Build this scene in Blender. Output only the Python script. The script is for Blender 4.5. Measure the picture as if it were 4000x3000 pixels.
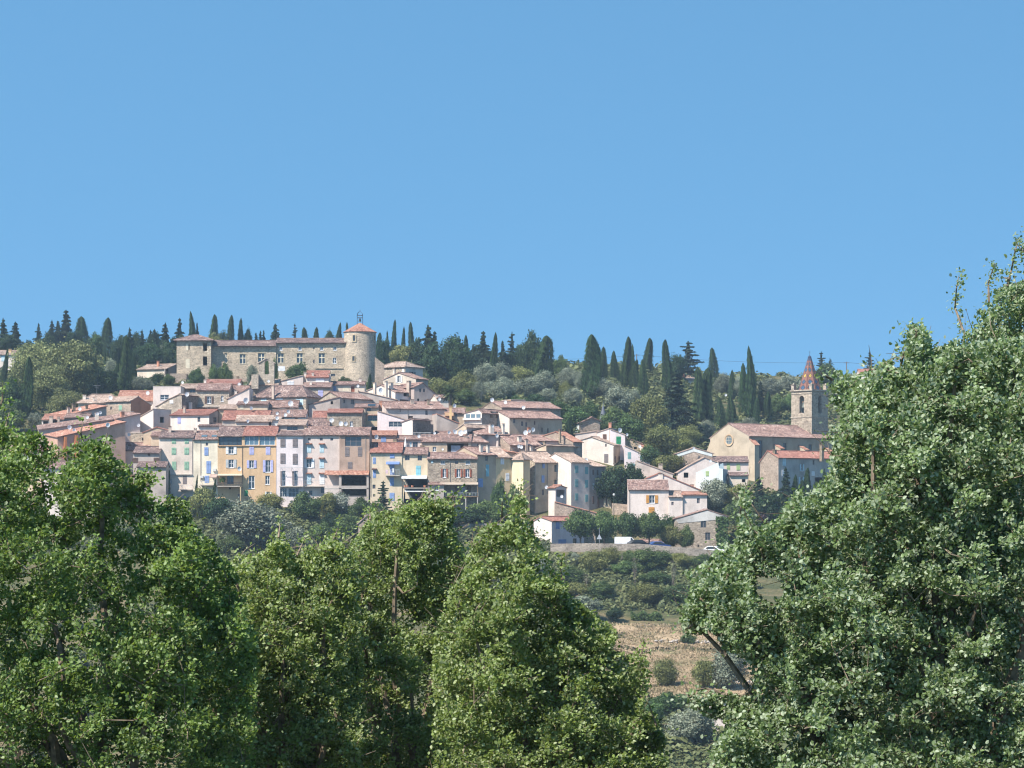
import bpy, math, random
import numpy as np
from mathutils import Vector
from mathutils.geometry import tessellate_polygon

R = math.radians
rnd = random.Random(7)
for o in list(bpy.data.objects):
    bpy.data.objects.remove(o)
scene = bpy.context.scene
COL = scene.collection

# ------------------------------------------------------------------ camera, sky, sun, exposure
FPX, CX, HY = 10000.0, 2000.0, 2000.0          # focal length in photo pixels, principal column, eye-level row
cam_d = bpy.data.cameras.new("camera")
cam = bpy.data.objects.new("camera", cam_d)
COL.objects.link(cam)
cam_d.sensor_width = 36.0
cam_d.lens = 36.0 * FPX / 4000.0
cam_d.shift_y = (HY - 1500.0) / 4000.0
cam_d.clip_start, cam_d.clip_end = 0.5, 9000.0
cam.rotation_euler = (R(90), 0, 0)
scene.camera = cam

SUN_EL, SUN_AZ = R(49), R(48)                  # azimuth to the left of the direction back to the camera
sun_dir = Vector((-math.cos(SUN_EL) * math.sin(SUN_AZ), -math.cos(SUN_EL) * math.cos(SUN_AZ), math.sin(SUN_EL)))
sun_l = bpy.data.lights.new("sun", 'SUN')
sun_l.energy = 4.9
sun_l.angle = R(0.5)
sun_l.color = (1.0, 0.93, 0.83)
sun = bpy.data.objects.new("sun", sun_l)
sun.rotation_euler = sun_dir.to_track_quat('Z', 'Y').to_euler()
sun.location = (-60, -60, 120)
COL.objects.link(sun)

world = bpy.data.worlds.new("World")
scene.world = world
world.use_nodes = True
wn, wl = world.node_tree.nodes, world.node_tree.links
wn.clear()
w_out = wn.new('ShaderNodeOutputWorld')
w_bg = wn.new('ShaderNodeBackground')
w_sky = wn.new('ShaderNodeTexSky')
w_sky.sky_type = 'NISHITA'
w_sky.sun_disc = False
w_sky.sun_elevation = SUN_EL
w_sky.sun_rotation = math.atan2(sun_dir.x, sun_dir.y)
w_sky.air_density = 1.15
w_sky.dust_density = 0.2
w_sky.ozone_density = 1.6
# the clear dry air of the photograph: the deep blue reaches almost down to the hills
w_tc = wn.new('ShaderNodeTexCoord')
w_map = wn.new('ShaderNodeMapping')
w_map.inputs['Location'].default_value = (0, 0, 0.42)
w_map.inputs['Scale'].default_value = (1, 1, 0.8)
wl.new(w_tc.outputs['Generated'], w_map.inputs['Vector'])
wl.new(w_map.outputs['Vector'], w_sky.inputs['Vector'])
w_hs = wn.new('ShaderNodeMix'); w_hs.data_type = 'RGBA'; w_hs.blend_type = 'MULTIPLY'; w_hs.inputs[0].default_value = 1.0
w_hs.inputs[7].default_value = (0.66, 1.04, 1.07, 1)
wl.new(w_sky.outputs['Color'], w_hs.inputs[6])
wl.new(w_hs.outputs[2], w_bg.inputs['Color'])
w_bg.inputs['Strength'].default_value = 0.128
wl.new(w_bg.outputs['Background'], w_out.inputs['Surface'])

scene.view_settings.view_transform = 'Standard'
scene.view_settings.look = 'None'
scene.view_settings.exposure = 0.78
scene.view_settings.gamma = 1.0
scene.render.engine = 'CYCLES'
scene.cycles.max_bounces = 6
scene.cycles.diffuse_bounces = 3
scene.cycles.transmission_bounces = 3
scene.cycles.volume_bounces = 0
scene.cycles.use_denoising = True
scene.cycles.denoising_input_passes = 'RGB_ALBEDO_NORMAL'
scene.cycles.denoising_prefilter = 'ACCURATE'
scene.cycles.filter_width = 1.15
scene.cycles.use_adaptive_sampling = True
scene.cycles.adaptive_threshold = 0.006


def at(px, py, d):
    return Vector(((px - CX) / FPX * d, d, (HY - py) / FPX * d))


# ------------------------------------------------------------------ scene objects
def tag(o, label=None, cat=None, group=None, kind=None):
    if label: o['label'] = label
    if cat: o['category'] = cat
    if group: o['group'] = group
    if kind: o['kind'] = kind
    return o


def empty(name, loc, label=None, cat=None, group=None, rz=0.0, scale=None):
    o = bpy.data.objects.new(name, None)
    COL.objects.link(o)
    o.location = loc
    o.rotation_euler = (0, 0, rz)
    if scale: o.scale = scale
    o.empty_display_size = 0.5
    return tag(o, label, cat, group)


class MB:
    """collects world-space faces, then links them as ONE mesh object under a root"""
    def __init__(s):
        s.v, s.f, s.uv = [], [], []

    def face(s, pts, uvs=None):
        i = len(s.v)
        s.v.extend([tuple(p) for p in pts])
        s.f.append(tuple(range(i, i + len(pts))))
        s.uv.append(uvs if uvs else [(0.0, 0.0)] * len(pts))

    def box(s, fn, x0, x1, y0, y1, z0, z1):
        c = [fn(x, y, z) for z in (z0, z1) for y in (y0, y1) for x in (x0, x1)]
        for q in ((0, 1, 5, 4), (1, 3, 7, 5), (3, 2, 6, 7), (2, 0, 4, 6), (4, 5, 7, 6), (1, 0, 2, 3)):
            s.face([c[k] for k in q])

    def prism(s, a, b):
        """two matching polygons joined into a solid"""
        s.face(a); s.face(b[::-1])
        n = len(a)
        for i in range(n):
            j = (i + 1) % n
            s.face([a[i], b[i], b[j], a[j]])

    def tube(s, pts, radii, n=5):
        pts = [Vector(p) for p in pts]
        rings = []
        for i, p in enumerate(pts):
            d = (pts[min(i + 1, len(pts) - 1)] - pts[max(i - 1, 0)])
            d = d.normalized() if d.length > 1e-6 else Vector((0, 0, 1))
            u = d.cross(Vector((0.3, 0.9, 0.2))).normalized()
            w = d.cross(u)
            r = radii[i] if isinstance(radii, (list, tuple)) else radii
            k0 = len(s.v)
            for k in range(n):
                a = 2 * math.pi * k / n
                s.v.append(tuple(p + u * (r * math.cos(a)) + w * (r * math.sin(a))))
            rings.append(k0)
        for a, b in zip(rings[:-1], rings[1:]):
            for k in range(n):
                q = (a + k, a + (k + 1) % n, b + (k + 1) % n, b + k)
                s.f.append(q); s.uv.append([(0, 0)] * 4)
        s.f.append(tuple(rings[-1] + k for k in range(n))); s.uv.append([(0, 0)] * n)
        s.f.append(tuple(rings[0] + k for k in range(n))[::-1]); s.uv.append([(0, 0)] * n)

    def lathe(s, prof, c, n=24, a0=0.0):
        c = Vector(c)
        rows = [[c + Vector((r * math.cos(a0 + 2 * math.pi * k / n), r * math.sin(a0 + 2 * math.pi * k / n), z)) for k in range(n)] for r, z in prof]
        for a, b, p, q in zip(rows[:-1], rows[1:], prof[:-1], prof[1:]):
            for k in range(n):
                k2 = (k + 1) % n
                s.face([a[k], a[k2], b[k2], b[k]], [(k / n, p[1]), ((k + 1) / n, p[1]), ((k + 1) / n, q[1]), (k / n, q[1])])

    def build(s, name, mat, parent=None, smooth=False):
        off = Vector(parent_loc(parent)) if parent else Vector((0, 0, 0))
        me = bpy.data.meshes.new(name)
        me.from_pydata([(x - off.x, y - off.y, z - off.z) for x, y, z in s.v], [], s.f)
        uvl = me.uv_layers.new(name="UVMap")
        flat = [c for f in s.uv for p in f for c in p]
        uvl.data.foreach_set('uv', flat)
        if smooth: me.polygons.foreach_set('use_smooth', [True] * len(me.polygons))
        if mat: me.materials.append(mat)
        o = bpy.data.objects.new(name, me)
        COL.objects.link(o)
        if parent: o.parent = parent
        return o


def parent_loc(o):
    l = Vector((0, 0, 0))
    while o is not None:
        l = l + Vector(o.location)
        o = o.parent
    return l


def np_mesh(name, verts, quads, mat, parent=None, tint=None, smooth=False, k=4):
    """fast mesh from numpy arrays; tint is one float per vertex"""
    me = bpy.data.meshes.new(name)
    nv, nf = len(verts), len(quads)
    me.vertices.add(nv)
    me.vertices.foreach_set('co', np.asarray(verts, np.float32).ravel())
    me.loops.add(nf * k)
    me.loops.foreach_set('vertex_index', np.asarray(quads, np.int32).ravel())
    me.polygons.add(nf)
    me.polygons.foreach_set('loop_start', np.arange(0, nf * k, k, dtype=np.int32))
    if smooth: me.polygons.foreach_set('use_smooth', np.ones(nf, bool))
    if tint is not None:
        a = me.attributes.new('tint', 'FLOAT', 'POINT')
        a.data.foreach_set('value', np.asarray(tint, np.float32))
    me.update(calc_edges=True)
    if mat: me.materials.append(mat)
    o = bpy.data.objects.new(name, me)
    COL.objects.link(o)
    if parent: o.parent = parent
    return o


# ------------------------------------------------------------------ materials
MATS = {}


def new_mat(name):
    m = bpy.data.materials.new(name)
    m.use_nodes = True
    n = m.node_tree.nodes
    b = n['Principled BSDF']
    b.inputs['Roughness'].default_value = 0.9
    b.inputs['Specular IOR Level'].default_value = 0.2
    return m, n, m.node_tree.links, b


def ramp(n, stops):
    r = n.new('ShaderNodeValToRGB')
    e = r.color_ramp.elements
    while len(e) < len(stops): e.new(0.5)
    for el, (p, c) in zip(e, stops):
        el.position = p
        el.color = (*c, 1)
    return r


def mul(c, k): return tuple(min(1.0, x * k) for x in c)


def coords(n, l, rand=True):
    tc = n.new('ShaderNodeTexCoord')
    if not rand: return tc.outputs['Object']
    oi = n.new('ShaderNodeObjectInfo')
    m = n.new('ShaderNodeVectorMath'); m.operation = 'MULTIPLY_ADD'
    cmb = n.new('ShaderNodeCombineXYZ')
    l.new(oi.outputs['Random'], cmb.inputs[0]); l.new(oi.outputs['Random'], cmb.inputs[1]); l.new(oi.outputs['Random'], cmb.inputs[2])
    m.inputs[1].default_value = (37.0, 91.0, 53.0)
    l.new(cmb.outputs[0], m.inputs[0])
    l.new(tc.outputs['Object'], m.inputs[2])
    return m.outputs[0]


def plaster(c, stain=0.70):
    c = (c[0] * 1.045, c[1] * .995, c[2] * .96)
    key = ('p', c, stain)
    if key in MATS: return MATS[key]
    m, n, l, b = new_mat('plaster')
    co = coords(n, l)
    n1 = n.new('ShaderNodeTexNoise'); n1.inputs['Scale'].default_value = 0.35; n1.inputs['Detail'].default_value = 6
    l.new(co, n1.inputs['Vector'])
    r1 = ramp(n, [(0.3, mul(c, stain)), (0.52, c), (0.8, mul(c, 1.08))])
    l.new(n1.outputs['Fac'], r1.inputs[0])
    mp = n.new('ShaderNodeMapping'); mp.inputs['Scale'].default_value = (1.1, 1.1, 0.3)
    l.new(co, mp.inputs['Vector'])
    n2 = n.new('ShaderNodeTexNoise'); n2.inputs['Scale'].default_value = 1.0; n2.inputs['Detail'].default_value = 5
    l.new(mp.outputs[0], n2.inputs['Vector'])
    r2 = ramp(n, [(0.33, (0.72, 0.70, 0.68)), (0.55, (1, 1, 1))])
    l.new(n2.outputs['Fac'], r2.inputs[0])
    mx = n.new('ShaderNodeMix'); mx.data_type = 'RGBA'; mx.blend_type = 'MULTIPLY'; mx.inputs[0].default_value = 0.42
    l.new(r1.outputs[0], mx.inputs[6]); l.new(r2.outputs[0], mx.inputs[7])
    n3 = n.new('ShaderNodeTexNoise'); n3.inputs['Scale'].default_value = 4.5; n3.inputs['Detail'].default_value = 4
    l.new(co, n3.inputs['Vector'])
    r3 = ramp(n, [(0.3, (0.86, 0.85, 0.84)), (0.6, (1, 1, 1))])
    l.new(n3.outputs['Fac'], r3.inputs[0])
    mx2 = n.new('ShaderNodeMix'); mx2.data_type = 'RGBA'; mx2.blend_type = 'MULTIPLY'; mx2.inputs[0].default_value = 0.8
    l.new(mx.outputs[2], mx2.inputs[6]); l.new(r3.outputs[0], mx2.inputs[7])
    l.new(mx2.outputs[2], b.inputs['Base Color'])
    bp = n.new('ShaderNodeBump'); bp.inputs['Strength'].default_value = 0.35; bp.inputs['Distance'].default_value = 0.05
    l.new(n3.outputs['Fac'], bp.inputs['Height']); l.new(bp.outputs[0], b.inputs['Normal'])
    MATS[key] = m
    return m


def stone(c, size=0.42, mortar=1.1):
    key = ('s', c, size)
    if key in MATS: return MATS[key]
    m, n, l, b = new_mat('rubble_stone')
    co = coords(n, l)
    mp = n.new('ShaderNodeMapping'); mp.inputs['Scale'].default_value = (1 / size, 1 / size, 1.5 / size)
    l.new(co, mp.inputs['Vector'])
    v = n.new('ShaderNodeTexVoronoi'); v.inputs['Scale'].default_value = 1.0
    l.new(mp.outputs[0], v.inputs['Vector'])
    r1 = ramp(n, [(0.0, mul(c, 0.64)), (0.4, mul(c, 0.92)), (0.75, mul(c, 1.1)), (1.0, mul(c, 1.32))])
    sp = n.new('ShaderNodeSeparateColor')
    l.new(v.outputs['Color'], sp.inputs[0]); l.new(sp.outputs[0], r1.inputs[0])
    ve = n.new('ShaderNodeTexVoronoi'); ve.feature = 'DISTANCE_TO_EDGE'; ve.inputs['Scale'].default_value = 1.0
    l.new(mp.outputs[0], ve.inputs['Vector'])
    r2 = ramp(n, [(0.03, (0, 0, 0)), (0.11, (1, 1, 1))])
    l.new(ve.outputs['Distance'], r2.inputs[0])
    mx = n.new('ShaderNodeMix'); mx.data_type = 'RGBA'
    l.new(r2.outputs[0], mx.inputs[0]); mx.inputs[6].default_value = (*mul(c, mortar), 1); l.new(r1.outputs[0], mx.inputs[7])
    n1 = n.new('ShaderNodeTexNoise'); n1.inputs['Scale'].default_value = 0.4; n1.inputs['Detail'].default_value = 6
    l.new(co, n1.inputs['Vector'])
    r3 = ramp(n, [(0.32, (0.66, 0.65, 0.66)), (0.6, (1.0, 1.0, 1.0))])
    l.new(n1.outputs['Fac'], r3.inputs[0])
    mx2 = n.new('ShaderNodeMix'); mx2.data_type = 'RGBA'; mx2.blend_type = 'MULTIPLY'; mx2.inputs[0].default_value = 0.8
    l.new(mx.outputs[2], mx2.inputs[6]); l.new(r3.outputs[0], mx2.inputs[7])
    l.new(mx2.outputs[2], b.inputs['Base Color'])
    bp = n.new('ShaderNodeBump'); bp.inputs['Strength'].default_value = 0.9; bp.inputs['Distance'].default_value = 0.09
    l.new(r2.outputs[0], bp.inputs['Height']); l.new(bp.outputs[0], b.inputs['Normal'])
    MATS[key] = m
    return m


def tile(kind='old'):
    key = ('t', kind)
    if key in MATS: return MATS[key]
    pal = {
        'old': [(0.085, 0.062, 0.056), (0.19, 0.118, 0.10), (0.285, 0.18, 0.15), (0.43, 0.33, 0.285)],
        'dark': [(0.07, 0.055, 0.053), (0.135, 0.092, 0.085), (0.22, 0.145, 0.125), (0.38, 0.29, 0.255)],
        'red': [(0.14, 0.068, 0.054), (0.245, 0.11, 0.084), (0.31, 0.145, 0.112), (0.40, 0.24, 0.19)],
        'orange': [(0.16, 0.08, 0.06), (0.29, 0.138, 0.10), (0.36, 0.185, 0.132), (0.46, 0.31, 0.24)],
        'pale': [(0.14, 0.105, 0.088), (0.28, 0.20, 0.16), (0.38, 0.275, 0.22), (0.52, 0.42, 0.35)],
    }[kind]
    m, n, l, b = new_mat('roof_tiles')
    uv = n.new('ShaderNodeUVMap')
    sx = n.new('ShaderNodeSeparateXYZ'); l.new(uv.outputs[0], sx.inputs[0])

    def mth(op, a, bv):
        k = n.new('ShaderNodeMath'); k.operation = op
        if hasattr(a, 'is_output'): l.new(a, k.inputs[0])
        else: k.inputs[0].default_value = a
        if bv is not None:
            if hasattr(bv, 'is_output'): l.new(bv, k.inputs[1])
            else: k.inputs[1].default_value = bv
        return k.outputs[0]
    colf = mth('FLOOR', mth('MULTIPLY', sx.outputs[0], 1 / 0.25), None)
    wn1 = n.new('ShaderNodeTexWhiteNoise'); wn1.noise_dimensions = '1D'; l.new(colf, wn1.inputs['W'])
    rowf = mth('FLOOR', mth('ADD', mth('MULTIPLY', sx.outputs[1], 1 / 0.36), wn1.outputs['Value']), None)
    cb = n.new('ShaderNodeCombineXYZ'); l.new(colf, cb.inputs[0]); l.new(rowf, cb.inputs[1])
    oi = n.new('ShaderNodeObjectInfo'); l.new(mth('MULTIPLY', oi.outputs['Random'], 91.0), cb.inputs[2])
    wn2 = n.new('ShaderNodeTexWhiteNoise'); wn2.noise_dimensions = '3D'; l.new(cb.outputs[0], wn2.inputs['Vector'])
    r1 = ramp(n, [(0.0, pal[0]), (0.3, pal[1]), (0.7, pal[2]), (1.0, pal[3])])
    co = coords(n, l)
    n1 = n.new('ShaderNodeTexNoise'); n1.inputs['Scale'].default_value = 0.5; n1.inputs['Detail'].default_value = 5
    l.new(co, n1.inputs['Vector'])
    fac = mth('ADD', mth('MULTIPLY', wn2.outputs['Value'], 0.75), mth('MULTIPLY', mth('SUBTRACT', n1.outputs['Fac'], 0.38), 1.05))
    l.new(fac, r1.inputs[0])
    l.new(r1.outputs[0], b.inputs['Base Color'])
    bp = n.new('ShaderNodeBump'); bp.inputs['Strength'].default_value = 0.5; bp.inputs['Distance'].default_value = 0.05
    l.new(wn2.outputs['Value'], bp.inputs['Height']); l.new(bp.outputs[0], b.inputs['Normal'])
    MATS[key] = m
    return m


def paint(c, rough=0.6, metal=0.0):
    key = ('c', c, rough, metal)
    if key in MATS: return MATS[key]
    m, n, l, b = new_mat('painted')
    co = coords(n, l)
    n1 = n.new('ShaderNodeTexNoise'); n1.inputs['Scale'].default_value = 2.5; n1.inputs['Detail'].default_value = 4
    l.new(co, n1.inputs['Vector'])
    r1 = ramp(n, [(0.3, mul(c, 0.82)), (0.65, mul(c, 1.05))])
    l.new(n1.outputs['Fac'], r1.inputs[0]); l.new(r1.outputs[0], b.inputs['Base Color'])
    b.inputs['Roughness'].default_value = rough
    b.inputs['Metallic'].default_value = metal
    MATS[key] = m
    return m


def glass(c=(0.035, 0.045, 0.055)):
    key = ('g', c)
    if key in MATS: return MATS[key]
    m, n, l, b = new_mat('window_glass')
    b.inputs['Base Color'].default_value = (*c, 1)
    b.inputs['Roughness'].default_value = 0.12
    b.inputs['Specular IOR Level'].default_value = 0.8
    MATS[key] = m
    return m


def foliage(name, c0, c1, trans=0.3, vary=0.3, gloss=0.018):
    key = ('f', name)
    if key in MATS: return MATS[key]
    m = bpy.data.materials.new(name)
    m.use_nodes = True
    n, l = m.node_tree.nodes, m.node_tree.links
    n.clear()
    out = n.new('ShaderNodeOutputMaterial')
    at_ = n.new('ShaderNodeAttribute'); at_.attribute_name = 'tint'
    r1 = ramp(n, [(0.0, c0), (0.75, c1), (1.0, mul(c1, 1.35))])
    l.new(at_.outputs['Fac'], r1.inputs[0])
    oi = n.new('ShaderNodeObjectInfo')
    hs = n.new('ShaderNodeHueSaturation')
    mr = n.new('ShaderNodeMapRange'); mr.inputs[3].default_value = 1 - vary; mr.inputs[4].default_value = 1 + vary
    l.new(oi.outputs['Random'], mr.inputs[0]); l.new(mr.outputs[0], hs.inputs['Value'])
    wnz = n.new('ShaderNodeTexWhiteNoise'); wnz.noise_dimensions = '1D'
    l.new(oi.outputs['Random'], wnz.inputs['W'])
    mr2 = n.new('ShaderNodeMapRange'); mr2.inputs[3].default_value = 0.5 - 0.06 * vary; mr2.inputs[4].default_value = 0.5 + 0.06 * vary
    l.new(wnz.outputs[0], mr2.inputs[0]); l.new(mr2.outputs[0], hs.inputs['Hue'])
    l.new(r1.outputs[0], hs.inputs['Color'])
    d = n.new('ShaderNodeBsdfDiffuse'); t = n.new('ShaderNodeBsdfTranslucent'); g = n.new('ShaderNodeBsdfGlossy')
    g.inputs['Roughness'].default_value = 0.6
    g.inputs['Color'].default_value = (0.8, 0.85, 0.8, 1)
    l.new(hs.outputs[0], d.inputs['Color'])
    hs2 = n.new('ShaderNodeHueSaturation'); hs2.inputs['Hue'].default_value = 0.485; hs2.inputs['Value'].default_value = 1.3
    l.new(hs.outputs[0], hs2.inputs['Color']); l.new(hs2.outputs[0], t.inputs['Color'])
    mx = n.new('ShaderNodeMixShader'); mx.inputs[0].default_value = trans
    l.new(d.outputs[0], mx.inputs[1]); l.new(t.outputs[0], mx.inputs[2])
    mx2 = n.new('ShaderNodeMixShader'); mx2.inputs[0].default_value = gloss
    l.new(mx.outputs[0], mx2.inputs[1]); l.new(g.outputs[0], mx2.inputs[2])
    l.new(mx2.outputs[0], out.inputs['Surface'])
    MATS[key] = m
    return m


def bark(c=(0.14, 0.10, 0.075)):
    key = ('b', c)
    if key in MATS: return MATS[key]
    m, n, l, b = new_mat('bark')
    co = coords(n, l)
    n1 = n.new('ShaderNodeTexNoise'); n1.inputs['Scale'].default_value = 9; n1.inputs['Detail'].default_value = 5
    l.new(co, n1.inputs['Vector'])
    r1 = ramp(n, [(0.3, mul(c, 0.5)), (0.7, mul(c, 1.5))])
    l.new(n1.outputs['Fac'], r1.inputs[0]); l.new(r1.outputs[0], b.inputs['Base Color'])
    MATS[key] = m
    return m


# ------------------------------------------------------------------ the ground: one sheet, a valley and the village hill
NEAR = [(0, -1.7), (12, -2.6), (30, -7.5), (60, -13), (120, -25), (200, -34), (290, -34.5)]
COLS = {   # photo column: (distance, photo row where the ground at that distance lies)
    -800: [(330, 2850), (400, 2500), (450, 2300), (485, 2080), (505, 1880), (520, 1740), (545, 1650), (575, 1580), (620, 1500), (680, 1420), (745, 1385)],
    0: [(330, 2850), (400, 2500), (450, 2290), (485, 2060), (505, 1850), (520, 1730), (545, 1640), (575, 1570), (620, 1480), (680, 1415), (745, 1380)],
    600: [(330, 2850), (400, 2480), (455, 2200), (485, 2040), (500, 1960), (512, 1790), (525, 1700), (540, 1630), (560, 1550), (580, 1505), (620, 1470), (680, 1415), (745, 1380)],
    1200: [(330, 2850), (400, 2480), (455, 2200), (485, 2040), (500, 1985), (512, 1800), (525, 1715), (540, 1640), (560, 1560), (576, 1510), (620, 1480), (680, 1425), (745, 1395)],
    1800: [(330, 2850), (400, 2480), (455, 2210), (485, 2050), (500, 2000), (512, 1850), (525, 1750), (540, 1650), (560, 1570), (580, 1530), (620, 1480), (680, 1430), (745, 1405)],
    2200: [(330, 2880), (385, 2600), (425, 2380), (445, 2280), (462, 2195), (470, 2150), (490, 2125), (505, 2010), (520, 1880), (540, 1720), (560, 1640), (600, 1560), (650, 1490), (700, 1450), (745, 1430)],
    2500: [(330, 2890), (385, 2620), (425, 2390), (445, 2290), (462, 2200), (470, 2150), (492, 2125), (505, 2020), (520, 1880), (540, 1760), (560, 1700), (600, 1600), (650, 1510), (700, 1460), (745, 1440)],
    2800: [(330, 2890), (385, 2620), (425, 2400), (445, 2300), (462, 2215), (470, 2175), (490, 2155), (503, 2010), (515, 1910), (545, 1885), (575, 1790), (600, 1700), (650, 1590), (700, 1510), (745, 1470)],
    3300: [(330, 2900), (385, 2640), (425, 2430), (460, 2260), (480, 2180), (500, 2080), (525, 1950), (560, 1870), (600, 1750), (650, 1610), (700, 1530), (745, 1465)],
    4600: [(330, 2900), (385, 2640), (425, 2430), (460, 2260), (480, 2180), (500, 2080), (525, 1960), (560, 1870), (600, 1750), (650, 1610), (700, 1530), (745, 1470)],
}
_cx = np.array(sorted(COLS))
_dg = np.concatenate([np.arange(0, 300, 4.0), np.arange(300, 860, 1.0), np.arange(860, 6000, 40.0)])
_zt = []
for c in _cx:
    ds = [d for d, z in NEAR] + [d for d, y in COLS[c]]
    zs = [z for d, z in NEAR] + [(HY - y) / FPX * d for d, y in COLS[c]]
    d9, z9 = ds[-1], zs[-1]
    ds += [d9 + 40, d9 + 120, 1500, 6000]; zs += [z9 - 1, z9 - 14, z9 - 70, z9 - 80]
    z = np.interp(_dg, ds, zs)
    ker = np.array([1, 2, 3, 2, 1]) / 9.0
    zz = np.convolve(np.pad(z, 2, 'edge'), ker, 'valid')
    _zt.append(np.where((_dg > 300) & (_dg < 900), zz, z))
_zt = np.array(_zt)


def ground_np(x, y):
    x = np.asarray(x, float); y = np.maximum(np.asarray(y, float), 0.0)
    px = np.clip(CX + x / np.maximum(y, 150.0) * FPX, _cx[0], _cx[-1])
    i = np.clip(np.searchsorted(_cx, px, 'right') - 1, 0, len(_cx) - 2)
    t = (px - _cx[i]) / (_cx[i + 1] - _cx[i])
    t = t * t * (3 - 2 * t)
    j = np.clip(np.searchsorted(_dg, y, 'right') - 1, 0, len(_dg) - 2)
    s = (y - _dg[j]) / (_dg[j + 1] - _dg[j])
    za = _zt[i, j] * (1 - s) + _zt[i, j + 1] * s
    zb = _zt[i + 1, j] * (1 - s) + _zt[i + 1, j + 1] * s
    return za * (1 - t) + zb * t


def ground(x, y): return float(ground_np([x], [y])[0])


def dist_for(px, py, lo=300.0, hi=748.0):
    """distance at which the ground seen in this column reaches this photo row"""
    d = np.arange(lo, hi, 1.0)
    z = ground_np((px - CX) / FPX * d, d)
    rows = HY - z / d * FPX
    k = np.where(rows <= py)[0]
    return float(d[k[0]]) if len(k) else float(d[np.argmin(rows)])


def make_ground():
    xs = np.concatenate([-np.geomspace(3500, 210, 14), np.arange(-200, 201, 3.0), np.geomspace(210, 3500, 14)])
    ys = np.concatenate([np.arange(-60, 300, 10.0), np.arange(300, 790, 2.5), np.geomspace(800, 6000, 20)])
    X, Y = np.meshgrid(xs, ys)
    Z = ground_np(X, Y)
    Z = Z + 0.25 * np.sin(X * 0.31 + Y * 0.17) * np.sin(Y * 0.23 - X * 0.11)
    v = np.stack([X, Y, Z], -1).reshape(-1, 3)
    nx, ny = len(xs), len(ys)
    a = (np.arange(ny - 1)[:, None] * nx + np.arange(nx - 1)[None, :]).ravel()
    q = np.stack([a, a + 1, a + 1 + nx, a + nx], -1)
    m, n, l, b = new_mat('hillside_ground')
    co = coords(n, l, False)
    n1 = n.new('ShaderNodeTexNoise'); n1.inputs['Scale'].default_value = 0.09; n1.inputs['Detail'].default_value = 8
    n1.inputs['Roughness'].default_value = 0.65
    mp = n.new('ShaderNodeMapping'); mp.inputs['Scale'].default_value = (1.0, 1.5, 1.0)
    l.new(co, mp.inputs['Vector']); l.new(mp.outputs[0], n1.inputs['Vector'])
    r1 = ramp(n, [(0.32, (0.05, 0.068, 0.027)), (0.48, (0.095, 0.10, 0.045)), (0.62, (0.19, 0.155, 0.085)), (0.8, (0.29, 0.215, 0.135))])
    l.new(n1.outputs['Fac'], r1.inputs[0])
    n2 = n.new('ShaderNodeTexNoise'); n2.inputs['Scale'].default_value = 2.2; n2.inputs['Detail'].default_value = 5
    l.new(co, n2.inputs['Vector'])
    r2 = ramp(n, [(0.3, (0.6, 0.6, 0.55)), (0.65, (1.1, 1.05, 1.0))])
    l.new(n2.outputs['Fac'], r2.inputs[0])
    mx = n.new('ShaderNodeMix'); mx.data_type = 'RGBA'; mx.blend_type = 'MULTIPLY'; mx.inputs[0].default_value = 1.0
    l.new(r1.outputs[0], mx.inputs[6]); l.new(r2.outputs[0], mx.inputs[7])
    l.new(mx.outputs[2], b.inputs['Base Color'])
    bp = n.new('ShaderNodeBump'); bp.inputs['Distance'].default_value = 0.25
    l.new(n2.outputs['Fac'], bp.inputs['Height']); l.new(bp.outputs[0], b.inputs['Normal'])
    o = np_mesh('ground', v, q, m, smooth=True)
    tag(o, kind='structure')


make_ground()
# ------------------------------------------------------------------ houses
PC = {'green': (0.27, 0.43, 0.31), 'teal': (0.20, 0.36, 0.36), 'blue': (0.24, 0.33, 0.56), 'lilac': (0.42, 0.42, 0.66),
      'white': (0.74, 0.74, 0.76), 'brown': (0.12, 0.075, 0.06), 'taupe': (0.20, 0.17, 0.17), 'orange': (0.52, 0.25, 0.06),
      'paleblue': (0.50, 0.63, 0.68), 'redbrown': (0.26, 0.085, 0.05), 'dkgreen': (0.02, 0.22, 0.10), 'grey': (0.45, 0.46, 0.47),
      'lime': (0.36, 0.46, 0.22), 'cream': (0.66, 0.58, 0.44), 'aqua': (0.22, 0.47, 0.55), 'black': (0.03, 0.03, 0.035)}
FRAME = {'w': 'white', 'o': 'taupe', 'x': 'cream', 'os': 'white', 'g': 'taupe', 'bw': 'grey', 'od': 'taupe'}
FOOT = []                                     # footprints: keeps bushes out of the houses
HOUSES = {}


def parent_depth(o):
    n = 0
    while o is not None: n += 1; o = o.parent
    return n


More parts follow.
